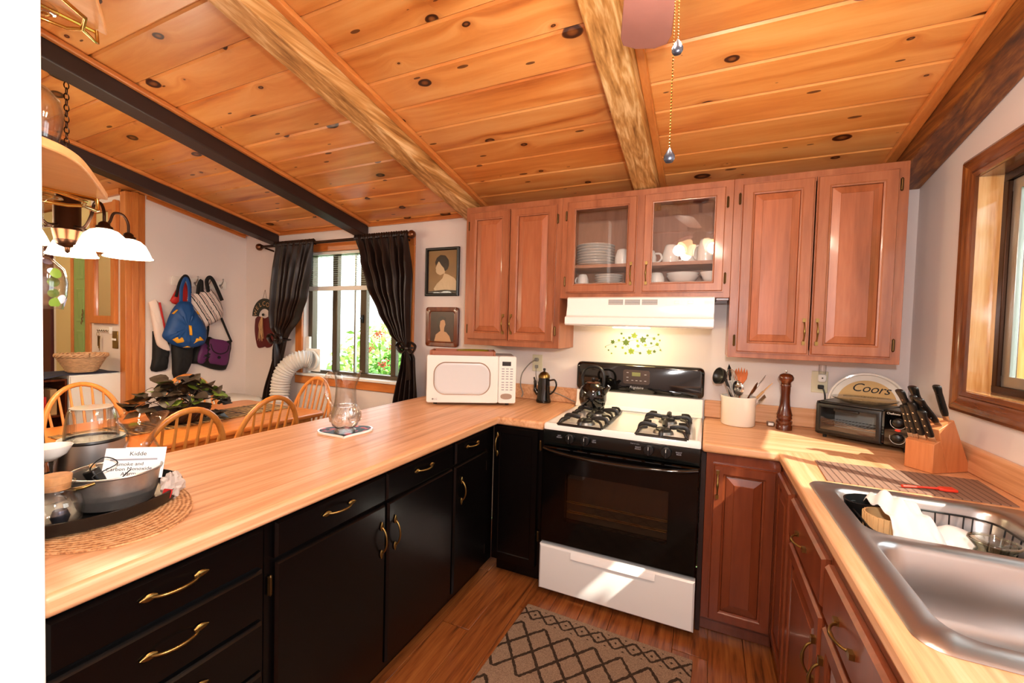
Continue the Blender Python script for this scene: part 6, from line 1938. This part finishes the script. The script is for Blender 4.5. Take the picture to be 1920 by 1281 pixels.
FIG([(-0.062, 0.05), (-0.07, 0.075), (-0.055, 0.11), (-0.02, 0.132), (0.025, 0.125), (0.055, 0.09), (0.058, 0.05), (0.045, 0.018), (0.022, 0.005), (0.012, 0.03), (-0.01, 0.05), (-0.035, 0.085)], -0.0084, 'sepia_dark')
FIG([(-0.131, -0.165), (0.131, -0.165), (0.131, -0.145), (0.02, -0.138), (-0.131, -0.15)], -0.0092, 'sepia_dark')
MB().box(-0.1308, 0.1308, -0.0125, -0.0105, -0.1648, 0.1648).build('glazing', 'pane', p1, smooth=0)
p2 = thing('framed_print', 'walnut framed portrait of a woman in a pale dress, low beside the curtain', 'picture', (-1.486, 0, 1.405))
def rr2(i, y):
    return [(x, y, z) for x, z in rrect(-0.150 + i, 0.150 - i, -0.153 + i, 0.153 - i, 0.022, 4)]
MB().loft([rr2(0, -0.001), rr2(0, -0.018), rr2(0.005, -0.021), rr2(0.03, -0.019), rr2(0.036, -0.012)]).build('board', 'walnut', p2, 30)
F2 = lambda pts, y, m: MB().prism(pts, y, y + 0.0006, 'y').build('print_figure', m, p2, smooth=0)
MB().box(-0.106, 0.106, -0.0135, -0.0125, -0.112, 0.118).build('print_ground', 'print_brown', p2, smooth=0)
F2([(-0.07, -0.112), (-0.055, -0.06), (-0.02, -0.035), (0.0, -0.03), (0.04, -0.04), (0.07, -0.07), (0.085, -0.112)], -0.0143, 'skin_print')
F2([(-0.012, -0.04), (-0.022, 0.015), (-0.02, 0.045), (0.0, 0.06), (0.025, 0.05), (0.032, 0.02), (0.022, -0.005), (0.02, -0.04)], -0.015, 'skin_print')
F2([(-0.03, -0.015), (-0.045, 0.03), (-0.035, 0.065), (-0.005, 0.085), (0.03, 0.075), (0.034, 0.045), (0.01, 0.058), (-0.015, 0.045), (-0.02, 0.01)], -0.0157, 'sepia_dark')

# ------------------------------------------------------------------ welcome sign
wsn = thing('welcome_sign', 'wooden apple welcome sign hanging left of the curtain', 'sign', (-3.57, 0, 1.31))
ap = [(-0.132, 0.123), (-0.09, 0.15), (0.0, 0.13), (0.075, 0.152), (0.118, 0.125), (0.14, 0.0), (0.115, -0.125), (0.05, -0.158), (0.01, -0.148), (-0.04, -0.160), (-0.10, -0.150), (-0.14, 0.0)]
MB().prism([tuple(v[:2]) for v in spline([(x, z, 0) for x, z in ap + ap[:1]], 4)][:-1], -0.016, -0.001, 'y').build('apple', 'apple_red', wsn, bevel=0.004)
arch_ = [(0.175 * math.cos(a), 0.15 + 0.175 * math.sin(a)) for a in [PI * q / 16 for q in range(17)]] + [(0.09 * math.cos(a), 0.15 + 0.075 * math.sin(a)) for a in [PI * (16 - q) / 16 for q in range(17)]]
ar = MB().prism(arch_, -0.018, -0.003, 'y').build('arch', 'sign_green', wsn, bevel=0.003)
for i, c_ in enumerate('WELCOME'):
    a = PI - PI * (i + 0.6) / 7.2
    text_mesh('letter', c_, 0.062, 'raffia', wsn, face_m(0.127 * math.cos(a), -0.0185, 0.15 + 0.122 * math.sin(a), a - PI / 2))
rf = random.Random(3)
for q in range(16):
    x0 = -0.04 + rf.uniform(-0.02, 0.02)
    MB().tube(spline([(x0 * 0.6, -0.022, 0.145), (x0 + rf.uniform(-0.02, 0.02), -0.024, 0.05), (x0 + rf.uniform(-0.05, 0.04), -0.02, -0.03 - rf.uniform(0, 0.07))], 4), 0.002, 5).build('raffia_strand', 'raffia', wsn)
MB().tube([(-0.035, -0.008, 0.31), (0.0, -0.006, 0.41), (0.03, -0.008, 0.31)], 0.0015, 5).build('hanging_wire', 'bronze', wsn)
MB().lathe([(0.0001, -0.03), (0.012, -0.027), (0.014, -0.019)], 12, (-0.005, 0, 0.165), 'y').build('berry', 'sign_green', wsn, 60)

# ------------------------------------------------------------------ hook rack and bags on the left wall
LXW = -3.87
hk = thing('hook_rack', 'white wooden coat rack with metal hooks on the left wall', 'coat rack', (LXW, -0.43, 1.745))
MB().box(0.0005, 0.016, -0.23, 0.228, -0.038, 0.038).build('board', 'white_trim', hk, bevel=0.002)
for q, yy in enumerate((-0.16, -0.05, 0.06, 0.17)):
    MB().tube(spline([(0.016, yy, -0.005), (0.035, yy, 0.0), (0.06, yy, 0.03), (0.062, yy, 0.05)], 5), 0.0045, 8).tube(spline([(0.017, yy, -0.012), (0.03, yy, -0.03), (0.045, yy, -0.028), (0.047, yy, -0.012)], 4), 0.004, 8).lathe([(0.0001, 0), (0.007, 0.004), (0.007, 0.008), (0.0001, 0.013)], 10, (0.062, yy, 0.047)).lathe([(0.0001, 0.018), (0.01, 0.017), (0.012, 0.0165)], 12, (0, yy, -0.006), 'x').build('hook', 'steel', hk, 60)
def soft(poly, n=3):
    return [(v.x, v.y) for v in spline([(a, b, 0) for a, b in poly + poly[:1]], n)][:-1]
def strap(mb, pts, x, w, up=(1, 0, 0)):
    return mb.tube([(x, a, b) for a, b in [(v.x, v.y) for v in spline([(p[0], p[1], 0) for p in pts], 6)]], w, 8, flat=0.22, up=up)

b1 = thing('tote_bag', 'white tote bag with red edge hanging leftmost on the rack', 'bag', (0, 0, 0), 0, 'bags on the coat rack')
MB().puff(soft([(-0.85, 1.539), (-0.786, 1.543), (-0.726, 1.225), (-0.698, 1.141), (-0.778, 1.171), (-0.805, 1.244), (-0.839, 1.459)]), LXW + 0.055, 0.03).build('body', 'bag_white', b1, 60)
strap(MB(), [(-0.784, 1.545), (-0.755, 1.38), (-0.724, 1.225)], LXW + 0.082, 0.008).build('red_binding', 'bag_red', b1)
b1 = thing('black_coat', 'short black garment hanging under the white tote', 'coat', (0, 0, 0), 0, 'bags on the coat rack')
MB().puff(soft([(-0.80, 1.30), (-0.70, 1.28), (-0.683, 1.139), (-0.691, 1.036), (-0.707, 0.971), (-0.81, 0.97), (-0.802, 1.07)]), LXW + 0.004, 0.046).build('body', 'bag_black', b1, 60)
b1 = thing('black_jacket', 'long black garment hanging below the blue bag', 'coat', (0, 0, 0), 0, 'bags on the coat rack')
MB().puff(soft([(-0.69, 1.36), (-0.55, 1.36), (-0.524, 1.153), (-0.533, 1.027), (-0.584, 0.925), (-0.668, 0.899), (-0.681, 1.064)]), LXW + 0.052, 0.05).build('body', 'bag_black', b1, 60)
b1 = thing('red_bag', 'red bag partly hidden behind the blue bag', 'bag', (0, 0, 0), 0, 'bags on the coat rack')
MB().puff(soft([(-0.702, 1.567), (-0.653, 1.674), (-0.612, 1.765), (-0.569, 1.682), (-0.569, 1.56), (-0.67, 1.54)]), LXW + 0.066, 0.03).build('body', 'bag_red', b1, 60)
strap(MB(), [(-0.675, 1.60), (-0.645, 1.73), (-0.60, 1.79), (-0.57, 1.74), (-0.565, 1.64)], LXW + 0.104, 0.012).build('strap', 'bag_black', b1)
b1 = thing('striped_bag', 'black and white striped messenger bag with wide black strap', 'bag', (0, 0, 0), 0, 'bags on the coat rack')
MB().puff(soft([(-0.60, 1.60), (-0.536, 1.632), (-0.397, 1.688), (-0.355, 1.662), (-0.296, 1.586), (-0.271, 1.465), (-0.315, 1.412), (-0.4, 1.36), (-0.442, 1.354), (-0.56, 1.42)]), LXW + 0.066, 0.045).build('body', 'stripes', b1, 60)
strap(MB(), [(-0.409, 1.66), (-0.425, 1.76), (-0.40, 1.80), (-0.37, 1.775), (-0.33, 1.69), (-0.289, 1.596)], LXW + 0.095, 0.017).build('strap', 'bag_black', b1)
strap(MB(), [(-0.50, 1.64), (-0.49, 1.72), (-0.47, 1.76), (-0.465, 1.66)], LXW + 0.095, 0.016).build('strap', 'bag_black', b1)
b1 = thing('purple_bag', 'purple and black messenger bag hanging lowest on the right', 'bag', (0, 0, 0), 0, 'bags on the coat rack')
MB().puff(soft([(-0.47, 1.19), (-0.409, 1.23), (-0.362, 1.25), (-0.314, 1.229), (-0.204, 1.207), (-0.163, 1.206), (-0.173, 1.09), (-0.203, 0.955), (-0.253, 0.933), (-0.351, 0.956), (-0.454, 1.004), (-0.52, 1.03)]), LXW + 0.003, 0.075).build('body', 'bag_black', b1, 60)
MB().puff(soft([(-0.385, 1.215), (-0.215, 1.19), (-0.212, 1.08), (-0.235, 0.985), (-0.34, 1.0), (-0.39, 1.03)]), LXW + 0.068, 0.018).build('front_panel', 'bag_purple', b1, 60)
MB().puff(soft([(-0.45, 1.19), (-0.40, 1.18), (-0.402, 1.06), (-0.44, 1.01), (-0.485, 1.04)]), LXW + 0.062, 0.018).build('side_panel', 'bag_purple', b1, 60)
fl = MB().puff(soft([(-0.39, 1.23), (-0.343, 1.231), (-0.245, 1.209), (-0.225, 1.14), (-0.26, 1.10), (-0.30, 1.095), (-0.362, 1.121), (-0.391, 1.172)]), LXW + 0.085, 0.010).build('flap', 'bag_purple', b1, 60)
strap(MB(), [(-0.388, 1.19), (-0.362, 1.121), (-0.30, 1.092), (-0.24, 1.115), (-0.222, 1.17)], LXW + 0.094, 0.0045).build('flap_edge', 'bag_black', fl)
MB().lathe([(0.013, 0.0), (0.013, 0.008), (0.0001, 0.010)], 14, (LXW + 0.090, -0.312, 1.06), 'x').build('button', 'bag_black', b1)
strap(MB(), [(-0.285, 1.47), (-0.219, 1.311), (-0.172, 1.20)], LXW + 0.05, 0.011).build('strap', 'bag_black', b1)
strap(MB(), [(-0.40, 1.40), (-0.385, 1.34), (-0.40, 1.22)], LXW + 0.05, 0.011).build('strap', 'bag_black', b1)
b1 = thing('blue_bag', 'bright blue cloth bag with yellow patches hanging in front', 'bag', (0, 0, 0), 0, 'bags on the coat rack')
BX = LXW + 0.118
MB().puff(soft([(-0.665, 1.555), (-0.585, 1.557), (-0.551, 1.492), (-0.489, 1.398), (-0.452, 1.311), (-0.457, 1.233), (-0.488, 1.185), (-0.576, 1.163), (-0.618, 1.16), (-0.709, 1.19), (-0.757, 1.228), (-0.784, 1.264), (-0.769, 1.319), (-0.733, 1.437), (-0.702, 1.503)]), BX, 0.07).build('body', 'bag_blue', b1, 60)
strap(MB(), [(-0.655, 1.55), (-0.65, 1.68), (-0.618, 1.765), (-0.592, 1.70), (-0.588, 1.552)], BX + 0.02, 0.014).build('strap', 'bag_blue', b1)
for pts, dx in (([(-0.735, 1.235), (-0.70, 1.262), (-0.628, 1.25), (-0.63, 1.215), (-0.70, 1.205)], 0.052), ([(-0.575, 1.20), (-0.555, 1.25), (-0.525, 1.262), (-0.492, 1.225), (-0.54, 1.22)], 0.056), ([(-0.62, 1.36), (-0.60, 1.355), (-0.595, 1.27), (-0.612, 1.275)], 0.068),
                ([(-0.645, 1.165), (-0.615, 1.185), (-0.585, 1.165)], 0.03), ([(-0.735, 1.455), (-0.70, 1.49), (-0.69, 1.49), (-0.72, 1.45)], 0.04), ([(-0.545, 1.49), (-0.52, 1.455), (-0.535, 1.46)], 0.04)):
    MB().puff(pts, BX + dx, 0.016).build('patch', 'bag_yellow', b1, 60)

# ------------------------------------------------------------------ entry: chest, basket, box, mirror, keys
chs = thing('white_chest', 'low white cabinet beside the pine post in the entry', 'cabinet', (-3.95, -1.13, 0))
MB().box(-0.36, 0.0, -0.155, 0.155, 0.04, 0.965).build('carcass', 'white_plastic', chs, bevel=0.003)
MB().box(0.0005, 0.014, -0.15, 0.15, 0.05, 0.955).build('door', 'white_plastic', chs, bevel=0.003)
MB().box(-0.35, -0.01, -0.14, 0.14, 0.002, 0.0395).build('plinth', 'black_rubber', chs, smooth=0)
bsf = thing('bookcase', 'small dark shelf unit with odds and ends left of the white chest', 'shelf', (-3.96, -1.40, 0))
MB().box(-0.34, 0.0, -0.108, -0.096, 0.002, 0.94).box(-0.34, 0.0, 0.096, 0.108, 0.002, 0.94).box(-0.34, -0.328, -0.096, 0.096, 0.002, 0.94).build('side', 'dark_wood', bsf, smooth=0)
for z in (0.05, 0.4, 0.66, 0.925):
    MB().box(-0.327, 0.0, -0.0955, 0.0955, z, z + 0.014).build('shelf_board', 'dark_wood', bsf, smooth=0)
for i, (yy, h, m) in enumerate(((-0.06, 0.18, 'paper'), (-0.01, 0.14, 'bag_red'), (0.045, 0.19, 'cardboard'))):
    o = MB().box(-0.09, 0.09, -0.018, 0.018, 0.0, h).build('storage_box', m, None, bevel=0.003)
    o.location = (-4.08, -1.40 + yy, 0.6745)
    tag(o, ('thin white box on the entry shelf', 'thin red box on the entry shelf', 'thin brown box on the entry shelf')[i], 'box', 'boxes on the entry shelf')
o = MB().grid(lambda u, v: (-4.31 + 0.37 * u, -1.43 + 0.44 * v, 0.968 + 0.003 * math.sin(9 * u) * math.sin(7 * v) - (0.07 * max(0, 0.22 - v) * (0.3 + u) if u > 0.0 else 0)), 16, 16).build('blue_cloth', 'blue_cloth', None, 180, solid=0.003)
tag(o, 'dark blue cloth draped over the white chest under the basket', 'cloth')
wb = thing('wicker_basket', 'pale wicker basket with flared rim on the blue cloth', 'basket', (-4.08, -1.165, 0.9745))
wb.scale = (0.76, 0.76, 1.0)
def bask(a, z):
    r = 0.105 + 0.075 * (z / 0.13) ** 1.1
    return (r * 0.95 * math.cos(a), r * 1.1 * math.sin(a), z)
MB().shell([(0.0, 0.0), (0.100, 0.0), (0.104, 0.012), (0.135, 0.07), (0.172, 0.125)], 0.006, 40, sx=0.95, sy=1.1).build('wall', 'wicker', wb, 60)
for q in range(12):
    z = 0.012 + q * 0.0094
    MB().tube([(bask(a, z)[0] * (1.0 + 0.02 * math.sin(20 * a + PI * q)), bask(a, z)[1] * (1.0 + 0.02 * math.sin(20 * a + PI * q)), z) for a in [2 * PI * k / 80 for k in range(80)]], 0.0042, 5, True).build('weave_strand', 'wicker', wb, 60)
for q in range(3):
    MB().tube([(0.170 * 1.0 * math.cos(a) + 0.008 * math.cos(9 * a + q * 2.1) * math.cos(a), 0.195 * math.sin(a) + 0.008 * math.cos(9 * a + q * 2.1) * math.sin(a), 0.132 + 0.010 * math.sin(9 * a + q * 2.1)) for a in [2 * PI * k / 90 for k in range(90)]], 0.0075, 6, True).build('rim_strand', 'wicker', wb, 60)
cbx = thing('cardboard_box', 'printed cardboard box at the left of the entry', 'box', (-3.93, -1.64, 0))
MB().box(-0.28, 0.0, -0.105, 0.105, 0.002, 0.985).build('body', 'cardboard', cbx, bevel=0.003)
for (y0, y1, z0, z1) in ((-0.085, -0.04, 0.93, 0.96), (0.0, 0.02, 0.945, 0.955), (0.035, 0.075, 0.94, 0.958), (-0.085, -0.075, 0.70, 0.88), (-0.06, -0.045, 0.72, 0.86), (0.05, 0.085, 0.76, 0.86)):
    MB().box(0.0002, 0.0009, y0, y1, z0, z1).build('printed_mark', 'ink', cbx, smooth=0)
mr = thing('wall_mirror', 'wood framed mirror on the entry wall', 'mirror', (-4.205, -0.97, 1.68))
MB().rects(-0.205, 0.205, -0.325, 0.325, [(0, -0.001), (0, -0.022), (0.005, -0.028), (0.06, -0.026), (0.066, -0.02), (0.066, -0.004)], True, False).build('frame', 'pine_trim_z', mr, 30)
MB().box(-0.1395, 0.1395, -0.008, -0.004, -0.2595, 0.2595).build('glass', 'mirror_glass', mr, smooth=0)
wk = thing('wall_shelf', 'small wooden wall rack with green glass high on the entry wall', 'rack', (-4.22, -0.97, 2.19))
MB().rects(-0.19, 0.19, -0.155, 0.16, [(0, -0.001), (0, -0.022), (0.004, -0.026), (0.07, -0.026), (0.07, -0.004)], True, False).build('frame', 'pine_trim_x', wk, 30)
MB().box(-0.1195, 0.1195, -0.008, -0.004, -0.0845, 0.0895).build('picture', 'cream_wall', wk, smooth=0)
MB().prism(rrect(0.192, 0.25, -0.17, 0.17, 0.02, 3), -0.03, -0.001, 'y').build('side_rail', 'pine_trim_z', wk, bevel=0.003)
kr = thing('key_rack', 'white key rack with hooks under the mirror', 'key rack', (-4.19, -0.97, 1.30))
MB().box(-0.10, 0.08, -0.012, -0.0005, -0.016, 0.016).build('board', 'white_trim', kr, bevel=0.002)
MB().box(0.081, 0.10, -0.022, -0.0005, -0.028, 0.028).build('end_block', 'white_trim', kr, bevel=0.003)
for q in range(5):
    MB().tube(spline([(-0.085 + q * 0.037, -0.012, 0.0), (-0.085 + q * 0.037, -0.025, -0.008), (-0.085 + q * 0.037, -0.03, 0.004)], 4), 0.0025, 6).build('hook', 'bronze', kr)
ky = thing('key_bunch', 'bunch of brass keys hanging from the key rack', 'keys', (-4.275, -0.994, 1.285))
MB().tube([(0.02 * math.cos(a), 0, -0.018 + 0.018 * math.sin(a)) for a in [2 * PI * q / 16 for q in range(16)]], 0.002, 5, True).build('ring', 'brass', ky)
for q in range(3):
    MB().prism([(-0.008 + q * 0.008, -0.035), (0.006 + q * 0.008, -0.035), (0.008 + q * 0.004, -0.06), (0.002 + q * 0.006, -0.064), (0.001 + q * 0.006, -0.12 - q * 0.02), (-0.006 + q * 0.005, -0.12 - q * 0.02), (-0.006 + q * 0.005, -0.064)], -0.001 + q * 0.003, 0.001 + q * 0.003, 'y').build('key', 'brass' if q else 'bronze', ky, smooth=0)
sw = thing('switch_plate', 'brass double light switch plate beside the pine post', 'light switch', (-4.04, -0.97, 1.225))
MB().box(-0.042, 0.042, -0.008, -0.0005, -0.072, 0.072).build('plate', 'brass', sw, bevel=0.003)
for s in (-1, 1):
    MB().box(s * 0.02 - 0.005, s * 0.02 + 0.005, -0.022, -0.0085, -0.006, 0.012).build('toggle', 'white_plastic', sw, bevel=0.002)

# ------------------------------------------------------------------ chandelier over the table
LC = Vector((-2.50, -1.785, -0.016))
cl = thing('chandelier', 'bronze five-arm chandelier with glowing white bell shades', 'chandelier', LC)
MB().lathe([(0.0001, cz(-1.785) + 0.016 - 0.004), (0.06, cz(-1.785) + 0.016 - 0.006), (0.062, cz(-1.785) + 0.016 - 0.03), (0.02, cz(-1.785) + 0.016 - 0.045), (0.0001, cz(-1.785) + 0.016 - 0.046)], 24).build('canopy', 'dark_bronze', cl, 60)
lk = MB()
z = cz(-1.785) + 0.016 - 0.05
k = 0
while z > 2.07:
    pts = []
    for q in range(10):
        a = 2 * PI * q / 10
        u, w = 0.009 * math.cos(a), 0.017 * math.sin(a)
        pts.append((u, 0, z - 0.017 + w) if k % 2 else (0, u, z - 0.017 + w))
    lk.tube(pts, 0.0024, 5, True)
    z -= 0.027
    k += 1
lk.build('chain', 'dark_bronze', cl, kind='stuff')
MB().lathe([(0.0001, 2.068), (0.012, 2.06), (0.03, 2.045), (0.042, 2.035), (0.042, 2.01), (0.05, 2.0), (0.05, 1.86), (0.058, 1.85), (0.054, 1.835), (0.046, 1.80), (0.042, 1.782), (0.03, 1.772), (0.012, 1.765), (0.01, 1.745), (0.0001, 1.735)], 28).build('column', 'dark_bronze', cl, 50)
MB().lathe([(0.0585, 1.848), (0.0555, 1.836), (0.048, 1.802)], 28).build('copper_cup', 'copper_bronze', cl, 60)
cam_ang = 0.4318
for a_deg in (-12, 60, 132, -156, -84):
    a = cam_ang + math.radians(a_deg)
    dx, dy = math.cos(a), math.sin(a)
    arm = MB().tube(spline([(0.045 * dx, 0.045 * dy, 1.868), (0.11 * dx, 0.11 * dy, 1.862), (0.155 * dx, 0.155 * dy, 1.92), (0.175 * dx, 0.175 * dy, 1.975), (0.212 * dx, 0.212 * dy, 1.975), (0.233 * dx, 0.233 * dy, 1.935), (0.235 * dx, 0.235 * dy, 1.885)], 6), 0.0065, 8).build('arm', 'dark_bronze', cl, 60)
    c = (0.235 * dx, 0.235 * dy, 0)
    MB().lathe([(0.0001, 1.888), (0.012, 1.886), (0.022, 1.876), (0.022, 1.868), (0.032, 1.862), (0.032, 1.85), (0.0001, 1.849)], 20, c).build('socket_cap', 'dark_bronze', arm, 60)
    MB().lathe([(0.031, 1.8485), (0.05, 1.842), (0.072, 1.82), (0.088, 1.785), (0.098, 1.758), (0.104, 1.754), (0.104, 1.750), (0.095, 1.754), (0.084, 1.784), (0.068, 1.817), (0.048, 1.837), (0.031, 1.845)], 32, c, closed=True).build('shade', 'lamp_glow', arm, 60)
    add_light('chandelier_bulb', 'POINT', (LC.x + c[0], LC.y + c[1], 1.71), 5.5, (1.0, 0.74, 0.46), 0.05)

# ------------------------------------------------------------------ assumed lamp in the entry, out of view, added to brighten the hall
hl = thing('assumed_hall_lamp', 'assumed round ceiling lamp out of view, added to light the entry hall', 'ceiling lamp', (-4.75, -2.35, cz(-2.35)))
MB().lathe([(0.0001, -0.002), (0.09, -0.02), (0.09, -0.04), (0.0001, -0.045)], 24).build('base', 'dark_bronze', hl, 50)
MB().lathe([(0.085, -0.0455), (0.12, -0.07), (0.12, -0.10), (0.07, -0.15), (0.0001, -0.16)], 28).build('globe', 'fan_glow', hl, 60)
add_light('assumed_hall_lamp_light', 'POINT', (-4.75, -2.35, cz(-2.35) - 0.26), 26.0, (1.0, 0.86, 0.58), 0.09)  # light of the assumed, unseen lamp; lifts the hall and the mirror reflection

# ------------------------------------------------------------------ ceiling fan over the kitchen
FC = Vector((0.29, -1.975, 0))
fn = thing('ceiling_fan', 'ceiling fan with dark wood blades and a four-lamp light kit', 'ceiling fan', FC)
fz = cz(-1.975)
MB().lathe([(0.0001, fz - 0.006), (0.07, fz - 0.03), (0.06, fz - 0.075), (0.018, fz - 0.085), (0.014, fz - 0.2), (0.0001, fz - 0.2)], 24).build('downrod', 'fan_metal', fn, 60)
MB().lathe([(0.0001, 2.47), (0.03, 2.465), (0.09, 2.43), (0.105, 2.40), (0.105, 2.34), (0.085, 2.31), (0.05, 2.30), (0.0001, 2.30)], 32).build('motor', 'fan_metal', fn, 50)
MB().lathe([(0.0001, 2.299), (0.05, 2.299), (0.055, 2.27), (0.04, 2.215), (0.025, 2.20), (0.0001, 2.198)], 24).build('light_hub', 'fan_metal', fn, 60)
tip = math.atan2(-1.36 - FC.y, 0.172 - FC.x)
for q in range(5):
    a = tip + 2 * PI * q / 5
    m = Matrix.Rotation(a, 4, 'Z') @ Matrix.Translation((0, 0, 2.312)) @ Matrix.Rotation(0.16, 4, 'X')
    out = [(0.16, -0.05), (0.2, -0.058), (0.56, -0.074), (0.60, -0.066), (0.625, -0.03), (0.63, 0.03), (0.615, 0.068), (0.58, 0.076), (0.2, 0.058), (0.16, 0.05)]
    MB().at(m).prism(out, -0.004, 0.004, 'z').build('blade', 'fan_blade_dark', fn, bevel=0.002)
    MB().at(m).prism([(0.09, -0.014), (0.16, -0.03), (0.24, -0.025), (0.25, 0.0), (0.24, 0.025), (0.16, 0.03), (0.09, 0.014)], 0.0042, 0.009, 'z').build('blade_iron', 'fan_metal', fn)
for q in range(4):
    a = 0.95 + PI / 2 * q
    dx, dy = math.cos(a), math.sin(a)
    d = Vector((dx * 0.8, dy * 0.8, -0.6)).normalized()
    base_ = Vector((0.045 * dx, 0.045 * dy, 2.245))
    m = Matrix.Translation(base_ + d * 0.05) @ d.to_track_quat('Z', 'Y').to_matrix().to_4x4()
    s = MB().at(m).lathe([(0.014, -0.055), (0.018, -0.01), (0.0001, -0.008)], 14).build('lamp_arm', 'fan_metal', fn, 60)
    MB().at(m).lathe([(0.02, -0.005), (0.034, 0.02), (0.042, 0.055), (0.056, 0.095), (0.053, 0.095), (0.039, 0.056), (0.031, 0.022), (0.017, -0.003)], 24, closed=True).build('glass_shade', 'fan_glow', s, 60)
    p = FC + base_ + d * 0.19
    add_light('fan_lamp', 'POINT', p, 9.0, (1.0, 0.87, 0.72), 0.045)
pc_ = MB()
for (cx_, cy_, zt, zb) in ((0.022, 0.02, 2.20, 1.745), (0.030, 0.005, 2.20, 1.925)):
    zz = zt
    while zz > zb:
        pc_.lathe([(0.0001, 0.0022), (0.0019, 0.0), (0.0001, -0.0022)], 5, (cx_, cy_, zz))
        zz -= 0.0056
pc_.build('pull_chain', 'bright_brass', fn, kind='stuff')
for (cx_, cy_, zb) in ((0.022, 0.02, 1.745), (0.030, 0.005, 1.925)):
    MB().lathe([(0.0001, 0.0), (0.004, -0.006), (0.0095, -0.016), (0.0095, -0.022), (0.006, -0.028), (0.0001, -0.029)], 16, (cx_, cy_, zb), sy=0.6).build('pull_weight', 'pewter', fn, 60)

# ------------------------------------------------------------------ garden outside the dining window
lw = struct(MB().box(-12, 8, 0.16, 20, -0.5, -0.3).build('ground', 'lawn', smooth=0))
def leafcloud(name, label, cat, loc, rx, ry, rz, n, s, mat, group, stem='bark'):
    t = thing(name, label, cat, loc, 0, group)
    r = random.Random(hash(label) % 1000 if False else int(abs(loc[0] * 91 + loc[1] * 37)))
    m = MB()
    for _ in range(n):
        a, b = r.uniform(0, 2 * PI), math.acos(r.uniform(-0.6, 1))
        k = r.uniform(0.55, 1.0)
        c = Vector((rx * k * math.sin(b) * math.cos(a), ry * k * math.sin(b) * math.sin(a), rz * (0.75 + k * math.cos(b))))
        u = Vector((r.uniform(-1, 1), r.uniform(-1, 1), r.uniform(-1, 1))).normalized()
        w = u.orthogonal().normalized()
        ss = s * r.uniform(0.6, 1.3)
        m.add([c - u * ss, c + w * ss * 0.45, c + u * ss, c - w * ss * 0.45 + Vector((0, 0, ss * 0.2))], [(0, 1, 2), (0, 2, 3)])
    m.build('foliage', mat, t, 180, kind='stuff')
    MB().tube([(0, 0, 0.0), (0.02, 0.01, rz * 0.8)], [0.03, 0.012], 6).build('trunk', stem, t)
    return t
G = 'shrubs outside the dining window'
leafcloud('garden_shrub', 'bright green shrub filling the lower right of the dining window', 'shrub', (-2.75, 1.3, -0.3), 0.75, 0.5, 0.9, 2600, 0.05, 'outdoor_leaf', G)
leafcloud('garden_shrub', 'dense green shrub behind the right curtain', 'shrub', (-1.75, 1.6, -0.3), 0.8, 0.55, 0.95, 2600, 0.05, 'outdoor_leaf', G)
leafcloud('garden_shrub', 'pale thin shrub seen in the left panes of the window', 'shrub', (-3.9, 1.9, -0.3), 0.8, 0.6, 1.0, 1300, 0.06, 'outdoor_leaf_pale', G)
leafcloud('garden_shrub', 'pale leafy shrub in the middle distance of the garden', 'shrub', (-3.2, 3.6, -0.3), 1.4, 0.8, 1.2, 1600, 0.08, 'outdoor_leaf_pale', G)
fr = random.Random(2)
for i, (gx, gy, gz, lab) in enumerate(((-2.616, 0.55, 1.34, 'red geranium bloom highest in the window'), (-2.767, 0.55, 1.174, 'red geranium bloom left of the window latch'), (-2.442, 0.55, 1.205, 'red geranium bloom beside the right mullion'), (-2.554, 0.56, 1.033, 'red geranium bloom lowest behind the right pane'))):
    t = thing('geranium', lab, 'flower', (gx, gy, -0.3), 0, 'geraniums outside the window')
    MB().tube([(0, 0.05, 0.0), (0.03, 0.02, gz * 0.6), (0, 0, gz + 0.25)], 0.004, 5).build('stem', 'outdoor_leaf', t)
    m = MB()
    for _ in range(26):
        c = Vector((fr.gauss(0, 0.03), fr.gauss(0, 0.03), gz + 0.28 + fr.gauss(0, 0.022)))
        m.lathe([(0.0001, -0.008), (0.012, 0.0), (0.0001, 0.008)], 6, c)
    m.build('bloom', 'geranium', t, 180, kind='stuff')
# unseen tree, added and sized to cut the sun through the sink window
leafcloud('sun_blocking_tree', 'unseen leafy tree added to shade the sink window', 'tree', (3.1, -2.85, -0.3), 0.75, 0.75, 2.4, 4200, 0.13, 'outdoor_leaf', 'unseen trees added to shade the sink window')
struct(MB().box(WX + 0.2, 9, -9, 0.1, -0.5, -0.3).build('ground_side', 'lawn', smooth=0))
